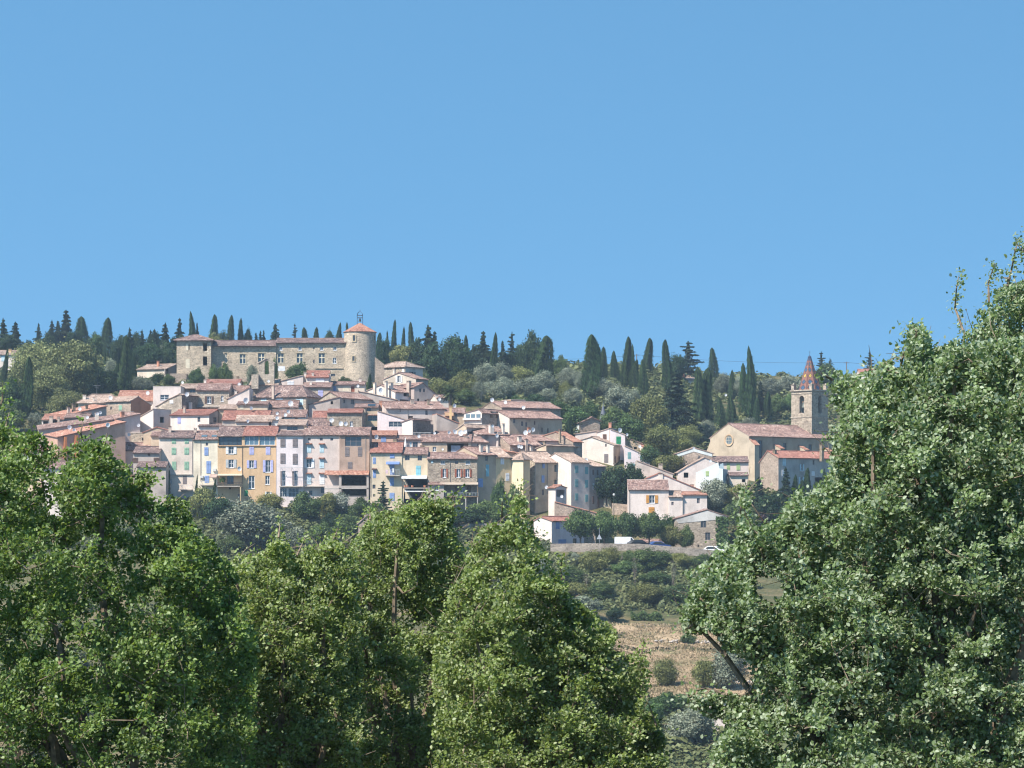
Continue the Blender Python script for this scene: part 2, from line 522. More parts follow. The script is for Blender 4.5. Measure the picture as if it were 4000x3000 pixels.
def slab(mb, p0, along, L, up, S, v0=0.0, thick=0.13, wave=0.055, seed=0):
    """a pitched sheet of canal tiles: columns of half-round tiles run up the slope"""
    rr = random.Random(seed)
    p0 = Vector(p0); along = Vector(along).normalized(); up = Vector(up).normalized()
    nrm = along.cross(up).normalized()
    if nrm.z < 0: nrm = -nrm
    ncol = max(2, int(round(L / 0.25)))
    w = L / ncol
    prof = [(0.0, 0.0), (0.3, 0.8), (0.5, 1.0), (0.7, 0.8)]
    xs, hs = [], []
    for c in range(ncol):
        for f, h in prof:
            xs.append((c + f) * w); hs.append(h * wave * rr.uniform(0.75, 1.25))
    xs.append(L); hs.append(0.0)
    rows = [0.0, S * 0.34, S * 0.68, S]
    sag = [0.0, -0.03 * rr.random(), -0.04 * rr.random(), 0.0]
    colj = [rr.uniform(-0.05, 0.05) for _ in range(ncol + 1)]
    k = len(xs)
    i0 = len(mb.v)
    for ri, t in enumerate(rows):
        for xi in range(k):
            tt = t + (colj[min(ncol, xi // 4)] if ri == 0 else 0)
            p = p0 + along * xs[xi] + up * tt + nrm * (thick + hs[xi] + sag[ri] + 0.02 * math.sin(xs[xi] * 1.3 + seed))
            mb.v.append(tuple(p))
    for ri in range(3):
        for xi in range(k - 1):
            a = i0 + ri * k + xi
            mb.f.append((a, a + 1, a + 1 + k, a + k))
            mb.uv.append([(xs[xi] + .01, v0 + rows[ri]), (xs[xi + 1] - .01, v0 + rows[ri]), (xs[xi + 1] - .01, v0 + rows[ri + 1]), (xs[xi] + .01, v0 + rows[ri + 1])])
    # underside and rims
    b = [p0, p0 + along * L, p0 + along * L + up * S, p0 + up * S]
    bi = len(mb.v)
    mb.v.extend([tuple(x) for x in b])
    mb.f.append((bi, bi + 3, bi + 2, bi + 1)); mb.uv.append([(0, 0)] * 4)
    e0 = i0; e1 = i0 + k - 1; t0 = i0 + 3 * k; t1 = i0 + 4 * k - 1
    mb.f.append(tuple([bi, bi + 1] + list(range(e1, e0 - 1, -1)))); mb.uv.append([(x * .25, v0) for x in range(2 + k)])
    mb.f.append((bi + 1, bi + 2, t1, e1 + 2 * k, e1 + k, e1)); mb.uv.append([(0.1, x * .36) for x in range(6)])
    mb.f.append((bi + 3, bi, e0, e0 + k, e0 + 2 * k, t0)); mb.uv.append([(0.1, x * .36) for x in range(6)])
    mb.f.append(tuple([bi + 2, bi + 3] + list(range(t0, t1 + 1)))); mb.uv.append([(x * .25, v0) for x in range(2 + k)])


def wallpoly(mb, fn, outer, holes, reveal=0.24):
    """flat wall in (along, height) with real openings; fn(a, z, inward) -> world"""
    polys = [[Vector((a, z, 0)) for a, z in outer]]
    for a0, a1, z0, z1 in holes:
        polys.append([Vector((a0, z0, 0)), Vector((a0, z1, 0)), Vector((a1, z1, 0)), Vector((a1, z0, 0))])
    flat = [p for q in polys for p in q]
    if holes:
        for t in tessellate_polygon(polys):
            mb.face([fn(flat[i].x, flat[i].y, 0) for i in t])
    else:
        mb.face([fn(a, z, 0) for a, z in outer])
    for a0, a1, z0, z1 in holes:
        c = [(a0, z0), (a1, z0), (a1, z1), (a0, z1)]
        for i in range(4):
            p, q = c[i], c[(i + 1) % 4]
            mb.face([fn(p[0], p[1], 0), fn(q[0], q[1], 0), fn(q[0], q[1], reveal), fn(p[0], p[1], reveal)])


class House:
    def __init__(s, name, label, x0, x1, D, eave, ridge=None, yaw=0, xm=None, dep=None, rf=0.5, prof=None, wall=None, side=None,
                 roof='old', win=(), chim=(), base=None, ov=0.38, ovs=0.12, cat='house', root=None, group='houses of the hill village', hip=None, skew=None):
        th = R(yaw)
        c, sn = math.cos(th), math.sin(th)
        u0, u1 = (x0 - CX) / FPX, (x1 - CX) / FPX
        if abs(yaw) < 0.5:
            e, b = Vector((1, 0, 0)), Vector((0, 1, 0))
            O = Vector((u0 * D, D, 0)); w = (u1 - u0) * D; d = dep or 9.0
        else:
            e, b = Vector((c, -sn, 0)), Vector((sn, c, 0))
            if yaw > 0:
                xq = xm if xm else x1
                N = Vector(((xq - CX) / FPX * D, D, 0))
                w = (N.x - u0 * D) / (c + u0 * sn)
                d = dep if dep else (u1 * D - N.x) / (sn - u1 * c)
                O = N - e * w
            else:
                xq = xm if xm else x0
                N = Vector(((xq - CX) / FPX * D, D, 0))
                w = (u1 * D - N.x) / (c + u1 * sn)
                d = dep if dep else (u0 * D - N.x) / (sn - u0 * c)
                O = N
        s.O, s.e, s.b, s.w, s.d, s.D, s.yaw, s.name = O, e, b, w, d, D, yaw, name
        s.Dend = (O + e * w).y
        corners = [O, O + e * w, O + e * w + b * d, O + b * d]
        FOOT.append([(p.x, p.y) for p in corners])
        g = [ground(p.x, p.y) for p in corners]
        zb = min(g) - 1.5
        if base is not None: zb = min(zb, (HY - base) / FPX * D)
        s.zb = zb
        s.top = root is None
        s.root = root or empty(name, (O + e * (w / 2)) + Vector((0, 0, min(g))), label, cat, group)
        s.mats = (wall, side or wall)
        F = lambda x, y, z: O + e * x + b * y + Vector((0, 0, z))
        s.F = F
        s.seed = int(x0 * 7 + eave * 3) % 1000
        # heights
        if prof:
            P = []
            for i, (px, py) in enumerate(prof):
                a, z = s.px(px, py)
                P.append((a, z))
            P[0] = (0.0, P[0][1]); P[-1] = (w, P[-1][1])
            front = [(0, zb), (w, zb)] + P[::-1]
            kz = (skew or 0) / FPX * D
            right = [(0, zb), (d, zb), (d, P[-1][1] + kz), (0, P[-1][1])]
            left = [(0, zb), (d, zb), (d, P[0][1] + kz), (0, P[0][1])]
            backp = front if not skew else [(0, zb), (w, zb), (w, P[-1][1] + kz), (0, P[0][1] + kz)]
            s.P = P
            s.ze = min(z for a, z in P)
        else:
            xe = x0 if yaw < 0 and not xm else (xm or (x0 + x1) / 2)
            if abs(yaw) < 0.5: xe = (x0 + x1) / 2
            ze = s.px(xe, eave)[1]
            s.ze = ze
            if ridge is None:
                zr, zk = ze, ze
            else:
                yr = O.y + b.y * rf * d if abs(yaw) < .5 else D + b.y * rf * d
                zr = (HY - ridge) / FPX * yr
                zk = zr - (zr - ze) * ((1 - rf) / max(rf, .01)) if rf < 1 else zr
                if hip: zk = ze
            s.zr, s.zk, s.rf = zr, zk, rf
            front = [(0, zb), (w, zb), (w, ze), (0, ze)]
            if hip or ridge is None:
                right = [(0, zb), (d, zb), (d, ze), (0, ze)]
            else:
                right = [(0, zb), (d, zb), (d, zk), (rf * d, zr), (0, ze)] if rf < 1 else [(0, zb), (d, zb), (d, zr), (0, ze)]
            left = right
            backp = [(0, zb), (w, zb), (w, right[2][1]), (0, right[2][1])]
        # windows -> holes
        holes = {'F': [], 'R': [], 'L': []}
        todo = []
        for wd in win:
            k, xc, yc, ww, hh = wd[:5]
            colr = wd[5] if len(wd) > 5 else None
            face = wd[6] if len(wd) > 6 else 'F'
            a0, z0 = s.px(xc - ww / 2, yc + hh / 2, face)
            a1, z1 = s.px(xc + ww / 2, yc - hh / 2, face)
            if a0 > a1: a0, a1 = a1, a0
            cut = k in ('w', 'o', 'os', 'h', 'd', 'g', 'x', 'od')
            if cut: holes[face].append((a0, a1, z0, z1))
            todo.append((k, face, a0, a1, z0, z1, colr))
        mbw = MB()
        wallpoly(mbw, s.ff('F'), front, holes['F'])
        sidem = side and side is not wall
        mbs = MB() if sidem else mbw
        wallpoly(mbs, s.ff('R'), right, holes['R'])
        wallpoly(mbs, s.ff('L'), left, holes['L'])
        mbs.face([F(a, d, z) for a, z in backp])
        s.wall = mbw.build('wall', wall, s.root)
        if sidem: s.sidewall = mbs.build('side_wall', side, s.root)
        for t in todo: s.window(*t)
        # roof
        s.roof = None
        if roof:
            mb = MB()
            if skew:
                A0, A1 = F(0, 0, P[0][1]), F(w, 0, P[-1][1])
                al = (A1 - A0).normalized()
                up = (b * d + Vector((0, 0, kz))).normalized()
                slab(mb, A0 - al * .3 - up * ov, al, (A1 - A0).length + .5, up, (d * d + kz * kz) ** .5 + ov, seed=s.seed)
            elif prof:
                n = len(P)
                for i in range(n - 1):
                    (xa, za), (xb, zb_) = P[i], P[i + 1]
                    lo, hi = (P[i], P[i + 1]) if za <= zb_ else (P[i + 1], P[i])
                    v = Vector((hi[0] - lo[0], hi[1] - lo[1], 0))
                    S = v.length; v.normalize()
                    ext = 0.3 if (lo[0] in (0.0, w)) else 0.0
                    sl = (lo[0] - v.x * ext, lo[1] - v.y * ext)
                    up = e * v.x + Vector((0, 0, v.y))
                    slab(mb, F(sl[0], -ov * 0.4, sl[1]), b, d + ov * 0.4 + 0.2, up, S + ext, seed=s.seed + i)
                    if n == 2 and hi[0] in (0.0, w): pass
                if n >= 3:
                    top = max(P, key=lambda q: q[1])
                    mb.tube([F(top[0], -ov * 0.4 - 0.03, top[1] + 0.16), F(top[0], d + 0.2, top[1] + 0.16)], 0.14, 6)
            elif ridge is None:
                mb.prism([F(-.05, -.05, ze), F(w + .05, -.05, ze), F(w + .05, d, ze), F(-.05, d, ze)],
                         [F(-.05, -.05, ze + .16), F(w + .05, -.05, ze + .16), F(w + .05, d, ze + .16), F(-.05, d, ze + .16)])
            elif hip:
                q = hip
                r0, r1 = F(w * q, d * rf, zr + .13), F(w * (1 - q), d * rf, zr + .13)
                A, B_, C_, D_ = F(-ov, -ov, ze), F(w + ov, -ov, ze), F(w + ov, d + ov, ze), F(-ov, d + ov, ze)
                up = Vector((0, 0, 0.13))
                for pts in ([A, B_, r1, r0], [C_, D_, r0, r1], [B_, C_, r1], [D_, A, r0]):
                    pts = [pts[0] + up, pts[1] + up] + pts[2:]
                    L = (pts[1] - pts[0]).length
                    uvs = []
                    for p in pts:
                        t = (p - pts[0]).dot((pts[1] - pts[0]).normalized())
                        uvs.append((t, math.sqrt(max(0, (p - pts[0]).length_squared - t * t))))
                    mb.face(pts, uvs)
                    mb.face([pts[0], pts[1], pts[1] - up, pts[0] - up], [(0, 0), (L, 0), (L, .1), (0, .1)])
                mb.face([A, D_, C_, B_])
                for p, q2 in ((A, r0), (B_, r1), (C_, r1), (D_, r0)):
                    mb.tube([p + up, q2 + Vector((0, 0, .03))], 0.12, 5)
                mb.tube([r0 + Vector((0, 0, .03)), r1 + Vector((0, 0, .03))], 0.12, 5)
            else:
                yr = rf * d
                v = Vector((0, yr, zr - ze)); S = v.length; v.normalize()
                up = b * v.y + Vector((0, 0, v.z))
                slab(mb, F(-ovs, -ov * v.y, ze - ov * v.z), e, w + 2 * ovs, up, S + ov, seed=s.seed)
                if rf < 1:
                    yk = d - yr
                    v2 = Vector((0, -yk, zr - zk)); S2 = v2.length; v2.normalize()
                    up2 = b * v2.y + Vector((0, 0, v2.z))
                    slab(mb, F(-ovs, d - 0.2 * v2.y, zk - 0.2 * v2.z), e, w + 2 * ovs, up2, S2 + 0.2, seed=s.seed + 5)
                mb.tube([F(-ovs - .03, yr, zr + 0.16), F(w + ovs + .03, yr, zr + 0.16)], 0.15, 6)
            mr = tile(roof) if isinstance(roof, str) else roof
            s.roof = mb.build('roof', mr, s.root)
        for ch in chim: s.chimney(*ch)
        HOUSES[label[:28] if label else name] = s

    # a photo pixel carried onto one of the wall planes -> (along, height)
    def px(s, px, py, face='F'):
        r = Vector(((px - CX) / FPX, 1.0, (HY - py) / FPX))
        if face == 'F': Q, n, a = s.O, -s.b, s.e
        elif face == 'R': Q, n, a = s.O + s.e * s.w, s.e, s.b
        else: Q, n, a = s.O, -s.e, s.b
        t = Q.dot(n) / Vector((r.x, r.y, 0)).dot(n)
        p = r * t
        return ((p - Q).x * a.x + (p - Q).y * a.y, p.z)

    def ff(s, face):
        F, w = s.F, s.w
        if face == 'F': return lambda a, z, i: F(a, i, z)
        if face == 'R': return lambda a, z, i: F(w - i, a, z)
        return lambda a, z, i: F(i, a, z)

    def fbox(s, face):
        f = s.ff(face)
        return lambda x, y, z: f(x, z, y)

    def window(s, k, face, a0, a1, z0, z1, colr):
        fn = s.fbox(face)
        W, H = a1 - a0, z1 - z0
        if k == 'h': return
        if k in ('s', 's1'):
            m = paint(PC[colr or 'grey'])
            n = 1 if (k == 's1' or W < 0.5) else 2
            for i in range(n):
                mb = MB()
                g = 0.012
                mb.box(fn, a0 + W * i / n + g, a0 + W * (i + 1) / n - g, -0.065, 0.02, z0, z1)
                mb.box(fn, a0 + W * i / n + .05, a0 + W * (i + 1) / n - .05, -0.095, -.068, z0 + H * .2, z0 + H * .28)
                mb.box(fn, a0 + W * i / n + .05, a0 + W * (i + 1) / n - .05, -0.095, -.068, z0 + H * .72, z0 + H * .8)
                mb.build('shutter', m, s.root)
            return
        if k == 'd':
            mb = MB(); mb.box(fn, a0, a1, 0.12, 0.18, z0, z1)
            mb.box(fn, (a0 + a1) / 2 - .04, (a0 + a1) / 2 + .04, .09, .118, z0, z1)
            mb.build('door', paint(PC[colr or 'brown']), s.root); return
        if k == 'bw':      # bricked or boarded opening
            mb = MB(); mb.box(fn, a0, a1, -0.03, 0.05, z0, z1)
            mb.build('window', paint(PC[colr or 'grey']), s.root); return
        y = 0.14
        fcol = PC[FRAME.get(k, 'white')]
        if k == 'g' and colr: fcol = PC[colr]
        mb = MB()
        t = 0.08
        mb.box(fn, a0, a0 + t, y, y + .07, z0, z1); mb.box(fn, a1 - t, a1, y, y + .07, z0, z1)
        mb.box(fn, a0 + t, a1 - t, y, y + .07, z0, z0 + t); mb.box(fn, a0 + t, a1 - t, y, y + .07, z1 - t, z1)
        nv = 1 if k != 'g' else max(2, int(W / 1.1))
        for i in range(1, nv + 1):
            xm = a0 + W * i / (nv + 1)
            tt = 0.045 if k != 'x' else 0.09
            mb.box(fn, xm - tt, xm + tt, y - .01, y + .06, z0 + t, z1 - t)
        zt = z0 + H * (0.62 if k == 'x' else 0.52)
        tt = 0.03 if k != 'x' else 0.09
        if H > 0.8: mb.box(fn, a0 + t, a1 - t, y - .013, y + .057, zt - tt, zt + tt)
        if k in ('w', 'os', 'x'):
            mb.box(fn, a0 - .08, a1 + .08, -.07, .1, z0 - .1, z0 - .003)     # sill
        wo = mb.build('window', paint(fcol), s.root)
        pb = MB(); pb.box(fn, a0 + t, a1 - t, y + .03, y + .05, z0 + t, z1 - t)
        pb.build('pane', glass((0.10, 0.17, 0.22) if k == 'g' and colr == 'white' else (0.035, 0.045, 0.055)), wo)
        if k == 'x':
            mb2 = MB(); q = 0.16
            mb2.box(fn, a0 - q, a0 - .003, -.05, .06, z0, z1 + q); mb2.box(fn, a1 + .003, a1 + q, -.05, .06, z0, z1 + q)
            mb2.box(fn, a0 - q - .1, a1 + q + .1, -.09, .06, z1 + q + .002, z1 + q + .14)
            mb2.build('stone_surround', plaster((0.55, 0.47, 0.34)), wo)
        if k in ('os', 'od'):
            m = paint(PC[colr or 'white'])
            lw = W * 0.52
            for sg in (-1, 1):
                mb = MB()
                xa = a0 - lw - .02 if sg < 0 else a1 + .02
                mb.box(fn, xa, xa + lw, -.09, -.03, z0, z1)
                mb.box(fn, xa + .04, xa + lw - .04, -.11, -.093, z0 + H * .46, z0 + H * .54)
                mb.build('shutter', m, s.root)

    def roof_y(s, px, d_frac):
        return d_frac * s.d

    def chimney(s, xc, yt, yb, wpx, kind='plaster', fr=0.35):
        """stack standing on the roof a fraction fr of the depth behind the front"""
        Dc = (s.O + s.b * (fr * s.d)).y if abs(s.yaw) < .5 else s.D + s.b.y * fr * s.d
        c = at(xc, yb, Dc); hz = at(xc, yt, Dc).z
        hw = wpx / FPX * Dc / 2
        m = {'plaster': plaster((0.50, 0.42, 0.36)), 'white': plaster((0.68, 0.62, 0.56)), 'stone': stone((0.36, 0.28, 0.2), .3),
             'red': plaster((0.50, 0.25, 0.17)), 'yellow': plaster((0.62, 0.46, 0.25))}[kind]
        e, b = s.e, s.b
        f = lambda x, y, z: c + e * x + b * y + Vector((0, 0, z - c.z))
        mb = MB()
        mb.box(f, -hw, hw, -hw * .9, hw * .9, c.z - 1.6, hz - .28)
        mb.box(f, -hw - .06, hw + .06, -hw * .9 - .06, hw * .9 + .06, hz - .278, hz - .18)
        for sx in (-1, 1):
            x = sx * hw * .62
            mb.box(f, x - hw * .3, x + hw * .3, -hw * .7, hw * .7, hz - .178, hz - .04)
        ch = mb.build('chimney', m, s.root)
        if parent_depth(ch) < 3:
            cb = MB(); cb.box(f, -hw - .09, hw + .09, -hw - .06, hw + .06, hz - .038, hz + .03)
            cb.build('cap', tile('old'), ch)
        return ch

    # boxes hung on the front: pixel rectangle, standing out from the wall from y0 to y1 (metres, negative = towards the camera)
    def add(s, name, mat, xa, xb, ya, yb, y0, y1, face='F', parent=None):
        a0, z1 = s.px(xa, ya, face); a1, z0 = s.px(xb, yb, face)
        if a0 > a1: a0, a1 = a1, a0
        mb = MB(); mb.box(s.fbox(face), a0, a1, y0, y1, z0, z1)
        return mb.build(name, mat, parent or s.root)

    def awning(s, xa, xb, ya, yb, proj, mat, name='awning', face='F'):
        a0, z1 = s.px(xa, ya, face); a1, z0 = s.px(xb, yb, face)
        f = s.fbox(face)
        mb = MB()
        mb.prism([f(a0, -.02, z1), f(a0, -proj, z0), f(a0, -proj, z0 - .14), f(a0, -.02, z1 - .06)],
                 [f(a1, -.02, z1), f(a1, -proj, z0), f(a1, -proj, z0 - .14), f(a1, -.02, z1 - .06)])
        return mb.build(name, mat, s.root)

    def tilehood(s, xa, xb, ya, yb, proj, roof='old', name='porch_roof'):
        a0, z1 = s.px(xa, ya); a1, z0 = s.px(xb, yb)
        v = Vector((0, proj, z1 - z0)); S = v.length; v.normalize()
        mb = MB()
        slab(mb, s.F(a0, -proj, z0 - .13), s.e, a1 - a0, s.b * v.y + Vector((0, 0, v.z)), S, seed=s.seed + 3)
        return mb.build(name, tile(roof), s.root)

    def balcony(s, xa, xb, yrail, yfloor, proj, col='black', slabmat=None, solid=False):
        a0, zr = s.px(xa, yrail); a1, zf = s.px(xb, yfloor)
        f = s.fbox('F')
        mb = MB(); mb.box(f, a0, a1, -proj, -.01, zf - .18, zf)
        bo = mb.build('balcony', slabmat or plaster((0.5, 0.45, 0.4)), s.root)
        mb = MB()
        if solid:
            mb.box(f, a0, a1, -proj, -proj + .12, zf + .003, zr)
        else:
            mb.box(f, a0, a1, -proj, -proj + .04, zr - .05, zr)
            mb.box(f, a0, a0 + .04, -proj + .042, -.01, zr - .05, zr); mb.box(f, a1 - .04, a1, -proj + .042, -.01, zr - .05, zr)
            nb = max(3, int((a1 - a0) / .28))
            for i in range(nb + 1):
                x = a0 + (a1 - a0 - .03) * i / nb
                mb.box(f, x, x + .03, -proj + .005, -proj + .035, zf + .003, zr - .052)
        mb.build('railing', plaster((0.5, 0.44, 0.36)) if solid else paint(PC[col]), bo)
        return bo

    def pipe(s, px, ya, yb, face='F', col=(0.32, 0.27, 0.24)):
        a, z1 = s.px(px, ya, face); _, z0 = s.px(px, yb, face)
        f = s.ff(face)
        mb = MB(); mb.tube([f(a, z1, -.08), f(a, z0, -.08)], .05, 5)
        return mb.build('downpipe', paint(col), s.root)
# ------------------------------------------------------------------ wall palette
CREAM = plaster((0.62, 0.55, 0.47)); MOTTLED = plaster((0.68, 0.60, 0.53), .74); PALE = plaster((0.77, 0.71, 0.58)); OCHRE = plaster((0.60, 0.43, 0.27), .82)
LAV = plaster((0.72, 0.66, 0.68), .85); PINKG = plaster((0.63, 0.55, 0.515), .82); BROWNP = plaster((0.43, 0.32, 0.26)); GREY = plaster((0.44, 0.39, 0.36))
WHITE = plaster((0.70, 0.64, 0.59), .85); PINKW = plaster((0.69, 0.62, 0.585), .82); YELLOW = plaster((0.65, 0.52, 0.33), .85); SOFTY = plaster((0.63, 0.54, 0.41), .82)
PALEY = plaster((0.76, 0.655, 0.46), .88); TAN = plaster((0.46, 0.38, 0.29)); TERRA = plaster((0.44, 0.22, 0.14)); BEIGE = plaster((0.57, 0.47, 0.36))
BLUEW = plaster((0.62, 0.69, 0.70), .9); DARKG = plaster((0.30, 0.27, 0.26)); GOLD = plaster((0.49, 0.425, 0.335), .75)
ST = stone((0.42, 0.345, 0.27)); STL = stone((0.50, 0.42, 0.335)); STG = stone((0.36, 0.31, 0.27)); STP = stone((0.47, 0.37, 0.295), .3); STC = stone((0.565, 0.46, 0.345), .36); STD = stone((0.30, 0.25, 0.21))
CANVAS = paint((0.76, 0.75, 0.73)); BLUEC = paint((0.16, 0.24, 0.50)); WOOD = paint((0.20, 0.13, 0.08)); CONC = plaster((0.46, 0.43, 0.40))

H = House
# ================= front row of tall terrace houses, left to right
h = H('town_house', 'tall mottled cream house with six green shuttered windows, left end of the front terrace', 621, 755, 500, 1710, 1687, wall=MOTTLED, roof='dark', rf=.5,
      win=[('s', 679, 1724, 16, 17, 'green'), ('s', 729, 1724, 16, 17, 'green'), ('s', 679, 1762, 18, 27, 'green'), ('s', 729, 1762, 18, 27, 'green'), ('s', 680, 1819, 17, 32, 'green'), ('s', 729, 1819, 18, 32, 'green'),
           ('d', 667, 1880, 10, 18, 'grey'), ('bw', 722, 1875, 16, 32, 'taupe')], chim=[(664, 1665, 1690, 10, 'plaster', .4), (763, 1672, 1690, 10, 'plaster', .4)])
h.pipe(752, 1715, 1850); h.balcony(706, 752, 1895, 1912, 1.6, 'white'); h.add('ledge', CONC, 660, 752, 1852, 1856, -.25, -.01)
h = H('town_house', 'narrow pale cream house with a single column of blue shutters and two roof skylights', 755, 850, 500, 1717, 1687, wall=PALE, roof='old',
      win=[('o', 808, 1735, 9, 12), ('s', 806, 1763, 16, 32, 'blue'), ('s', 815, 1825, 18, 48, 'blue'), ('s', 808, 1872, 18, 28, 'blue')], chim=[(851, 1682, 1712, 8, 'stone', .3)])
h.pipe(784, 1720, 1880); h.add('air_conditioner', paint((.6, .58, .55)), 832, 844, 1830, 1841, -.35, -.01); h.add('air_conditioner', paint((.6, .58, .55)), 783, 795, 1858, 1867, -.35, -.01)
h.balcony(785, 848, 1880, 1893, 1.3, 'grey'); h.awning(822, 849, 1852, 1864, 1.4, tile('old'), 'porch_roof')
for xc in (795, 835):
    a0, z0 = h.px(xc - 11, 1712); a1, z1 = h.px(xc + 11, 1704)
    mb = MB(); v = Vector((0, .5 * h.d, h.zr - h.ze)).normalized()
    q0 = .9; q1 = 1.9
    Pz = lambda y: h.ze + y * v.z / v.y + .23
    mb.prism([h.F(a0, q0, Pz(q0)), h.F(a1, q0, Pz(q0)), h.F(a1, q1, Pz(q1)), h.F(a0, q1, Pz(q1))], [h.F(a0, q0, Pz(q0) + .06), h.F(a1, q0, Pz(q0) + .06), h.F(a1, q1, Pz(q1) + .06), h.F(a0, q1, Pz(q1) + .06)])
    mb.build('skylight', glass((.10, .14, .16)), h.roof)
h = H('town_house', 'ochre house with dark framed glazed gallery and loggia balcony under an awning', 850, 950, 500, 1704, 1670, wall=OCHRE, roof='dark',
      win=[('g', 900, 1723, 90, 32, 'black'), ('os', 903, 1758, 20, 30, 'white'), ('os', 903, 1811, 20, 32, 'grey'), ('o', 900, 1872, 26, 38), ('s', 933, 1937, 9, 15, 'taupe'), ('h', 898, 1908, 8, 7)],
      chim=[(950, 1664, 1680, 10, 'stone', .5)])
h.add('ledge', WOOD, 851, 949, 1741, 1744, -.2, -.005); h.balcony(852, 946, 1885, 1898, 1.7, 'black'); h.awning(852, 948, 1851, 1856, 1.6, paint((.55, .47, .36)))
h.add('corner_post', plaster((.55, .42, .25)), 941, 945, 1898, 1975, -1.7, -1.5); h.pipe(947, 1745, 1890, 'F', (.2, .15, .12))
mb = MB(); f = h.fbox('F'); a0, z0 = h.px(858, 1885); a1, z1 = h.px(880, 1868)
for i in range(60):
    x, z, y = rnd.uniform(a0, a1), rnd.uniform(z0, z1), -rnd.uniform(.3, 1.5); q = .18
    mb.face([f(x, y, z), f(x + q, y - .1, z + .05), f(x + q * .8, y - .05, z + q * 1.3), f(x - .05, y, z + q)])
mb.build('potted_plant', foliage('pot_leaves', (.03, .07, .015), (.08, .16, .04)), h.root)
h = H('town_house', 'wide ochre house with lilac shutters and a pale blue glazed top gallery', 950, 1080, 500, 1702, 1669, wall=OCHRE, roof='red',
      win=[('g', 983, 1721, 54, 36, 'white'), ('g', 1044, 1721, 60, 36, 'white'), ('s', 983, 1760, 18, 32, 'lilac'), ('s', 1047, 1760, 18, 32, 'lilac'), ('os', 983, 1813, 18, 30, 'lilac'), ('os', 1047, 1821, 19, 47, 'lilac'),
           ('w', 983, 1883, 23, 50), ('w', 1045, 1875, 17, 34), ('s', 961, 1926, 13, 22, 'dkgreen'), ('os', 1048, 1928, 12, 15, 'white')], chim=[(956, 1664, 1682, 9, 'stone', .5)])
h.add('ledge', WOOD, 951, 1079, 1741, 1744, -.15, -.005); h.pipe(1079, 1745, 1940)
h = H('town_house', 'lavender white house with brown shutters and a curved balcony rail, beside the wide ochre house', 1080, 1187, 499.4, 1702, 1686, wall=LAV, roof='dark', dep=4.6, rf=1.0,
      win=[('s', 1105, 1730, 20, 34, 'taupe'), ('s', 1153, 1730, 20, 34, 'taupe'), ('s', 1105, 1791, 20, 40, 'taupe'), ('s', 1153, 1793, 20, 42, 'taupe'), ('w', 1109, 1868, 13, 58), ('w', 1157, 1868, 13, 58), ('g', 1107, 1924, 26, 34, 'grey'), ('g', 1147, 1924, 40, 34, 'grey')])
h.add('shutter', paint(PC['taupe']), 1096, 1102, 1840, 1895, -.5, -.02); h.add('shutter', paint(PC['taupe']), 1142, 1149, 1840, 1895, -.5, -.02)
h.balcony(1092, 1186, 1878, 1898, 1.1, 'grey'); h.pipe(1184, 1705, 1900)
mb = MB(); f = h.fbox('F'); z = h.px(1100, 1826)[1]; za = h.px(1100, 1846)[1]
for x in (h.px(1098, 1826)[0], h.px(1140, 1826)[0], h.px(1182, 1826)[0]): mb.tube([f(x, -.05, za), f(x, -1.1, z)], .03, 4); mb.tube([f(x, -.05, z), f(x, -1.1, z)], .03, 4)
mb.tube([f(h.px(1096, 0)[0], -1.1, z), f(h.px(1184, 0)[0], -1.1, z)], .04, 4)
mb.build('awning_frame', paint((.5, .5, .52), .5), h.root)
HL = h
h2 = H('top_storey', None, 1085, 1194, 504.5, 1661, 1643, wall=GREY, roof='pale', dep=5.5, rf=.8, root=HL.root, win=[('o', 1142, 1675, 42, 19)])
h = H('town_house', 'pinkish grey house with pale blue shutters under little tiled window hoods', 1187, 1326, 500, 1700, 1671, wall=PINKG, roof='old',
      win=[('o', 1208, 1716, 11, 10), ('o', 1255, 1716, 11, 10), ('o', 1296, 1716, 11, 10), ('s', 1207, 1752, 17, 32, 'paleblue'), ('s', 1257, 1752, 17, 32, 'paleblue'), ('os', 1207, 1810, 20, 34, 'white'), ('s', 1257, 1812, 18, 34, 'paleblue'),
           ('s', 1207, 1872, 18, 40, 'paleblue'), ('s', 1258, 1872, 20, 40, 'white'), ('o', 1214, 1925, 12, 18), ('o', 1260, 1915, 14, 22)], chim=[(1193, 1663, 1684, 10, 'stone', .45), (1318, 1665, 1685, 9, 'stone', .5)])
for xc, yc in ((1207, 1733), (1257, 1733), (1207, 1789), (1257, 1789), (1207, 1848), (1257, 1848)): h.tilehood(xc - 12, xc + 12, yc - 2, yc + 1, .45, 'orange', 'window_hood')
h.balcony(1192, 1268, 1876, 1898, 1.1, 'grey')
h = H('town_house', 'brown pink house with open top loggia over dark shutters and a red tiled porch', 1326, 1443, 499.5, 1700, 1674, wall=BROWNP, roof='old',
      win=[('g', 1380, 1724, 64, 38, 'taupe'), ('s1', 1356, 1764, 17, 36, 'taupe'), ('s1', 1406, 1764, 17, 36, 'taupe'), ('s', 1367, 1817, 18, 26, 'taupe'), ('h', 1380, 1876, 98, 40), ('h', 1384, 1923, 92, 24)])
h.pipe(1428, 1702, 1840); h.tilehood(1270, 1443, 1838, 1855, 1.9, 'orange')
h.add('pillar', GREY, 1326, 1336, 1858, 1935, -1.7, -1.3); h.add('pillar', GREY, 1434, 1442, 1858, 1965, -1.7, -1.3); h.add('parapet', GREY, 1336, 1434, 1898, 1907, -1.7, -1.5); h.add('porch_floor', CONC, 1270, 1442, 1907, 1910, -1.7, -.01)
h.add('porch_wall', PINKG, 1270, 1326, 1897, 1960, -1.66, -1.42); h.add('basement_wall', GREY, 1326, 1442, 1940, 1975, -1.68, -.02)

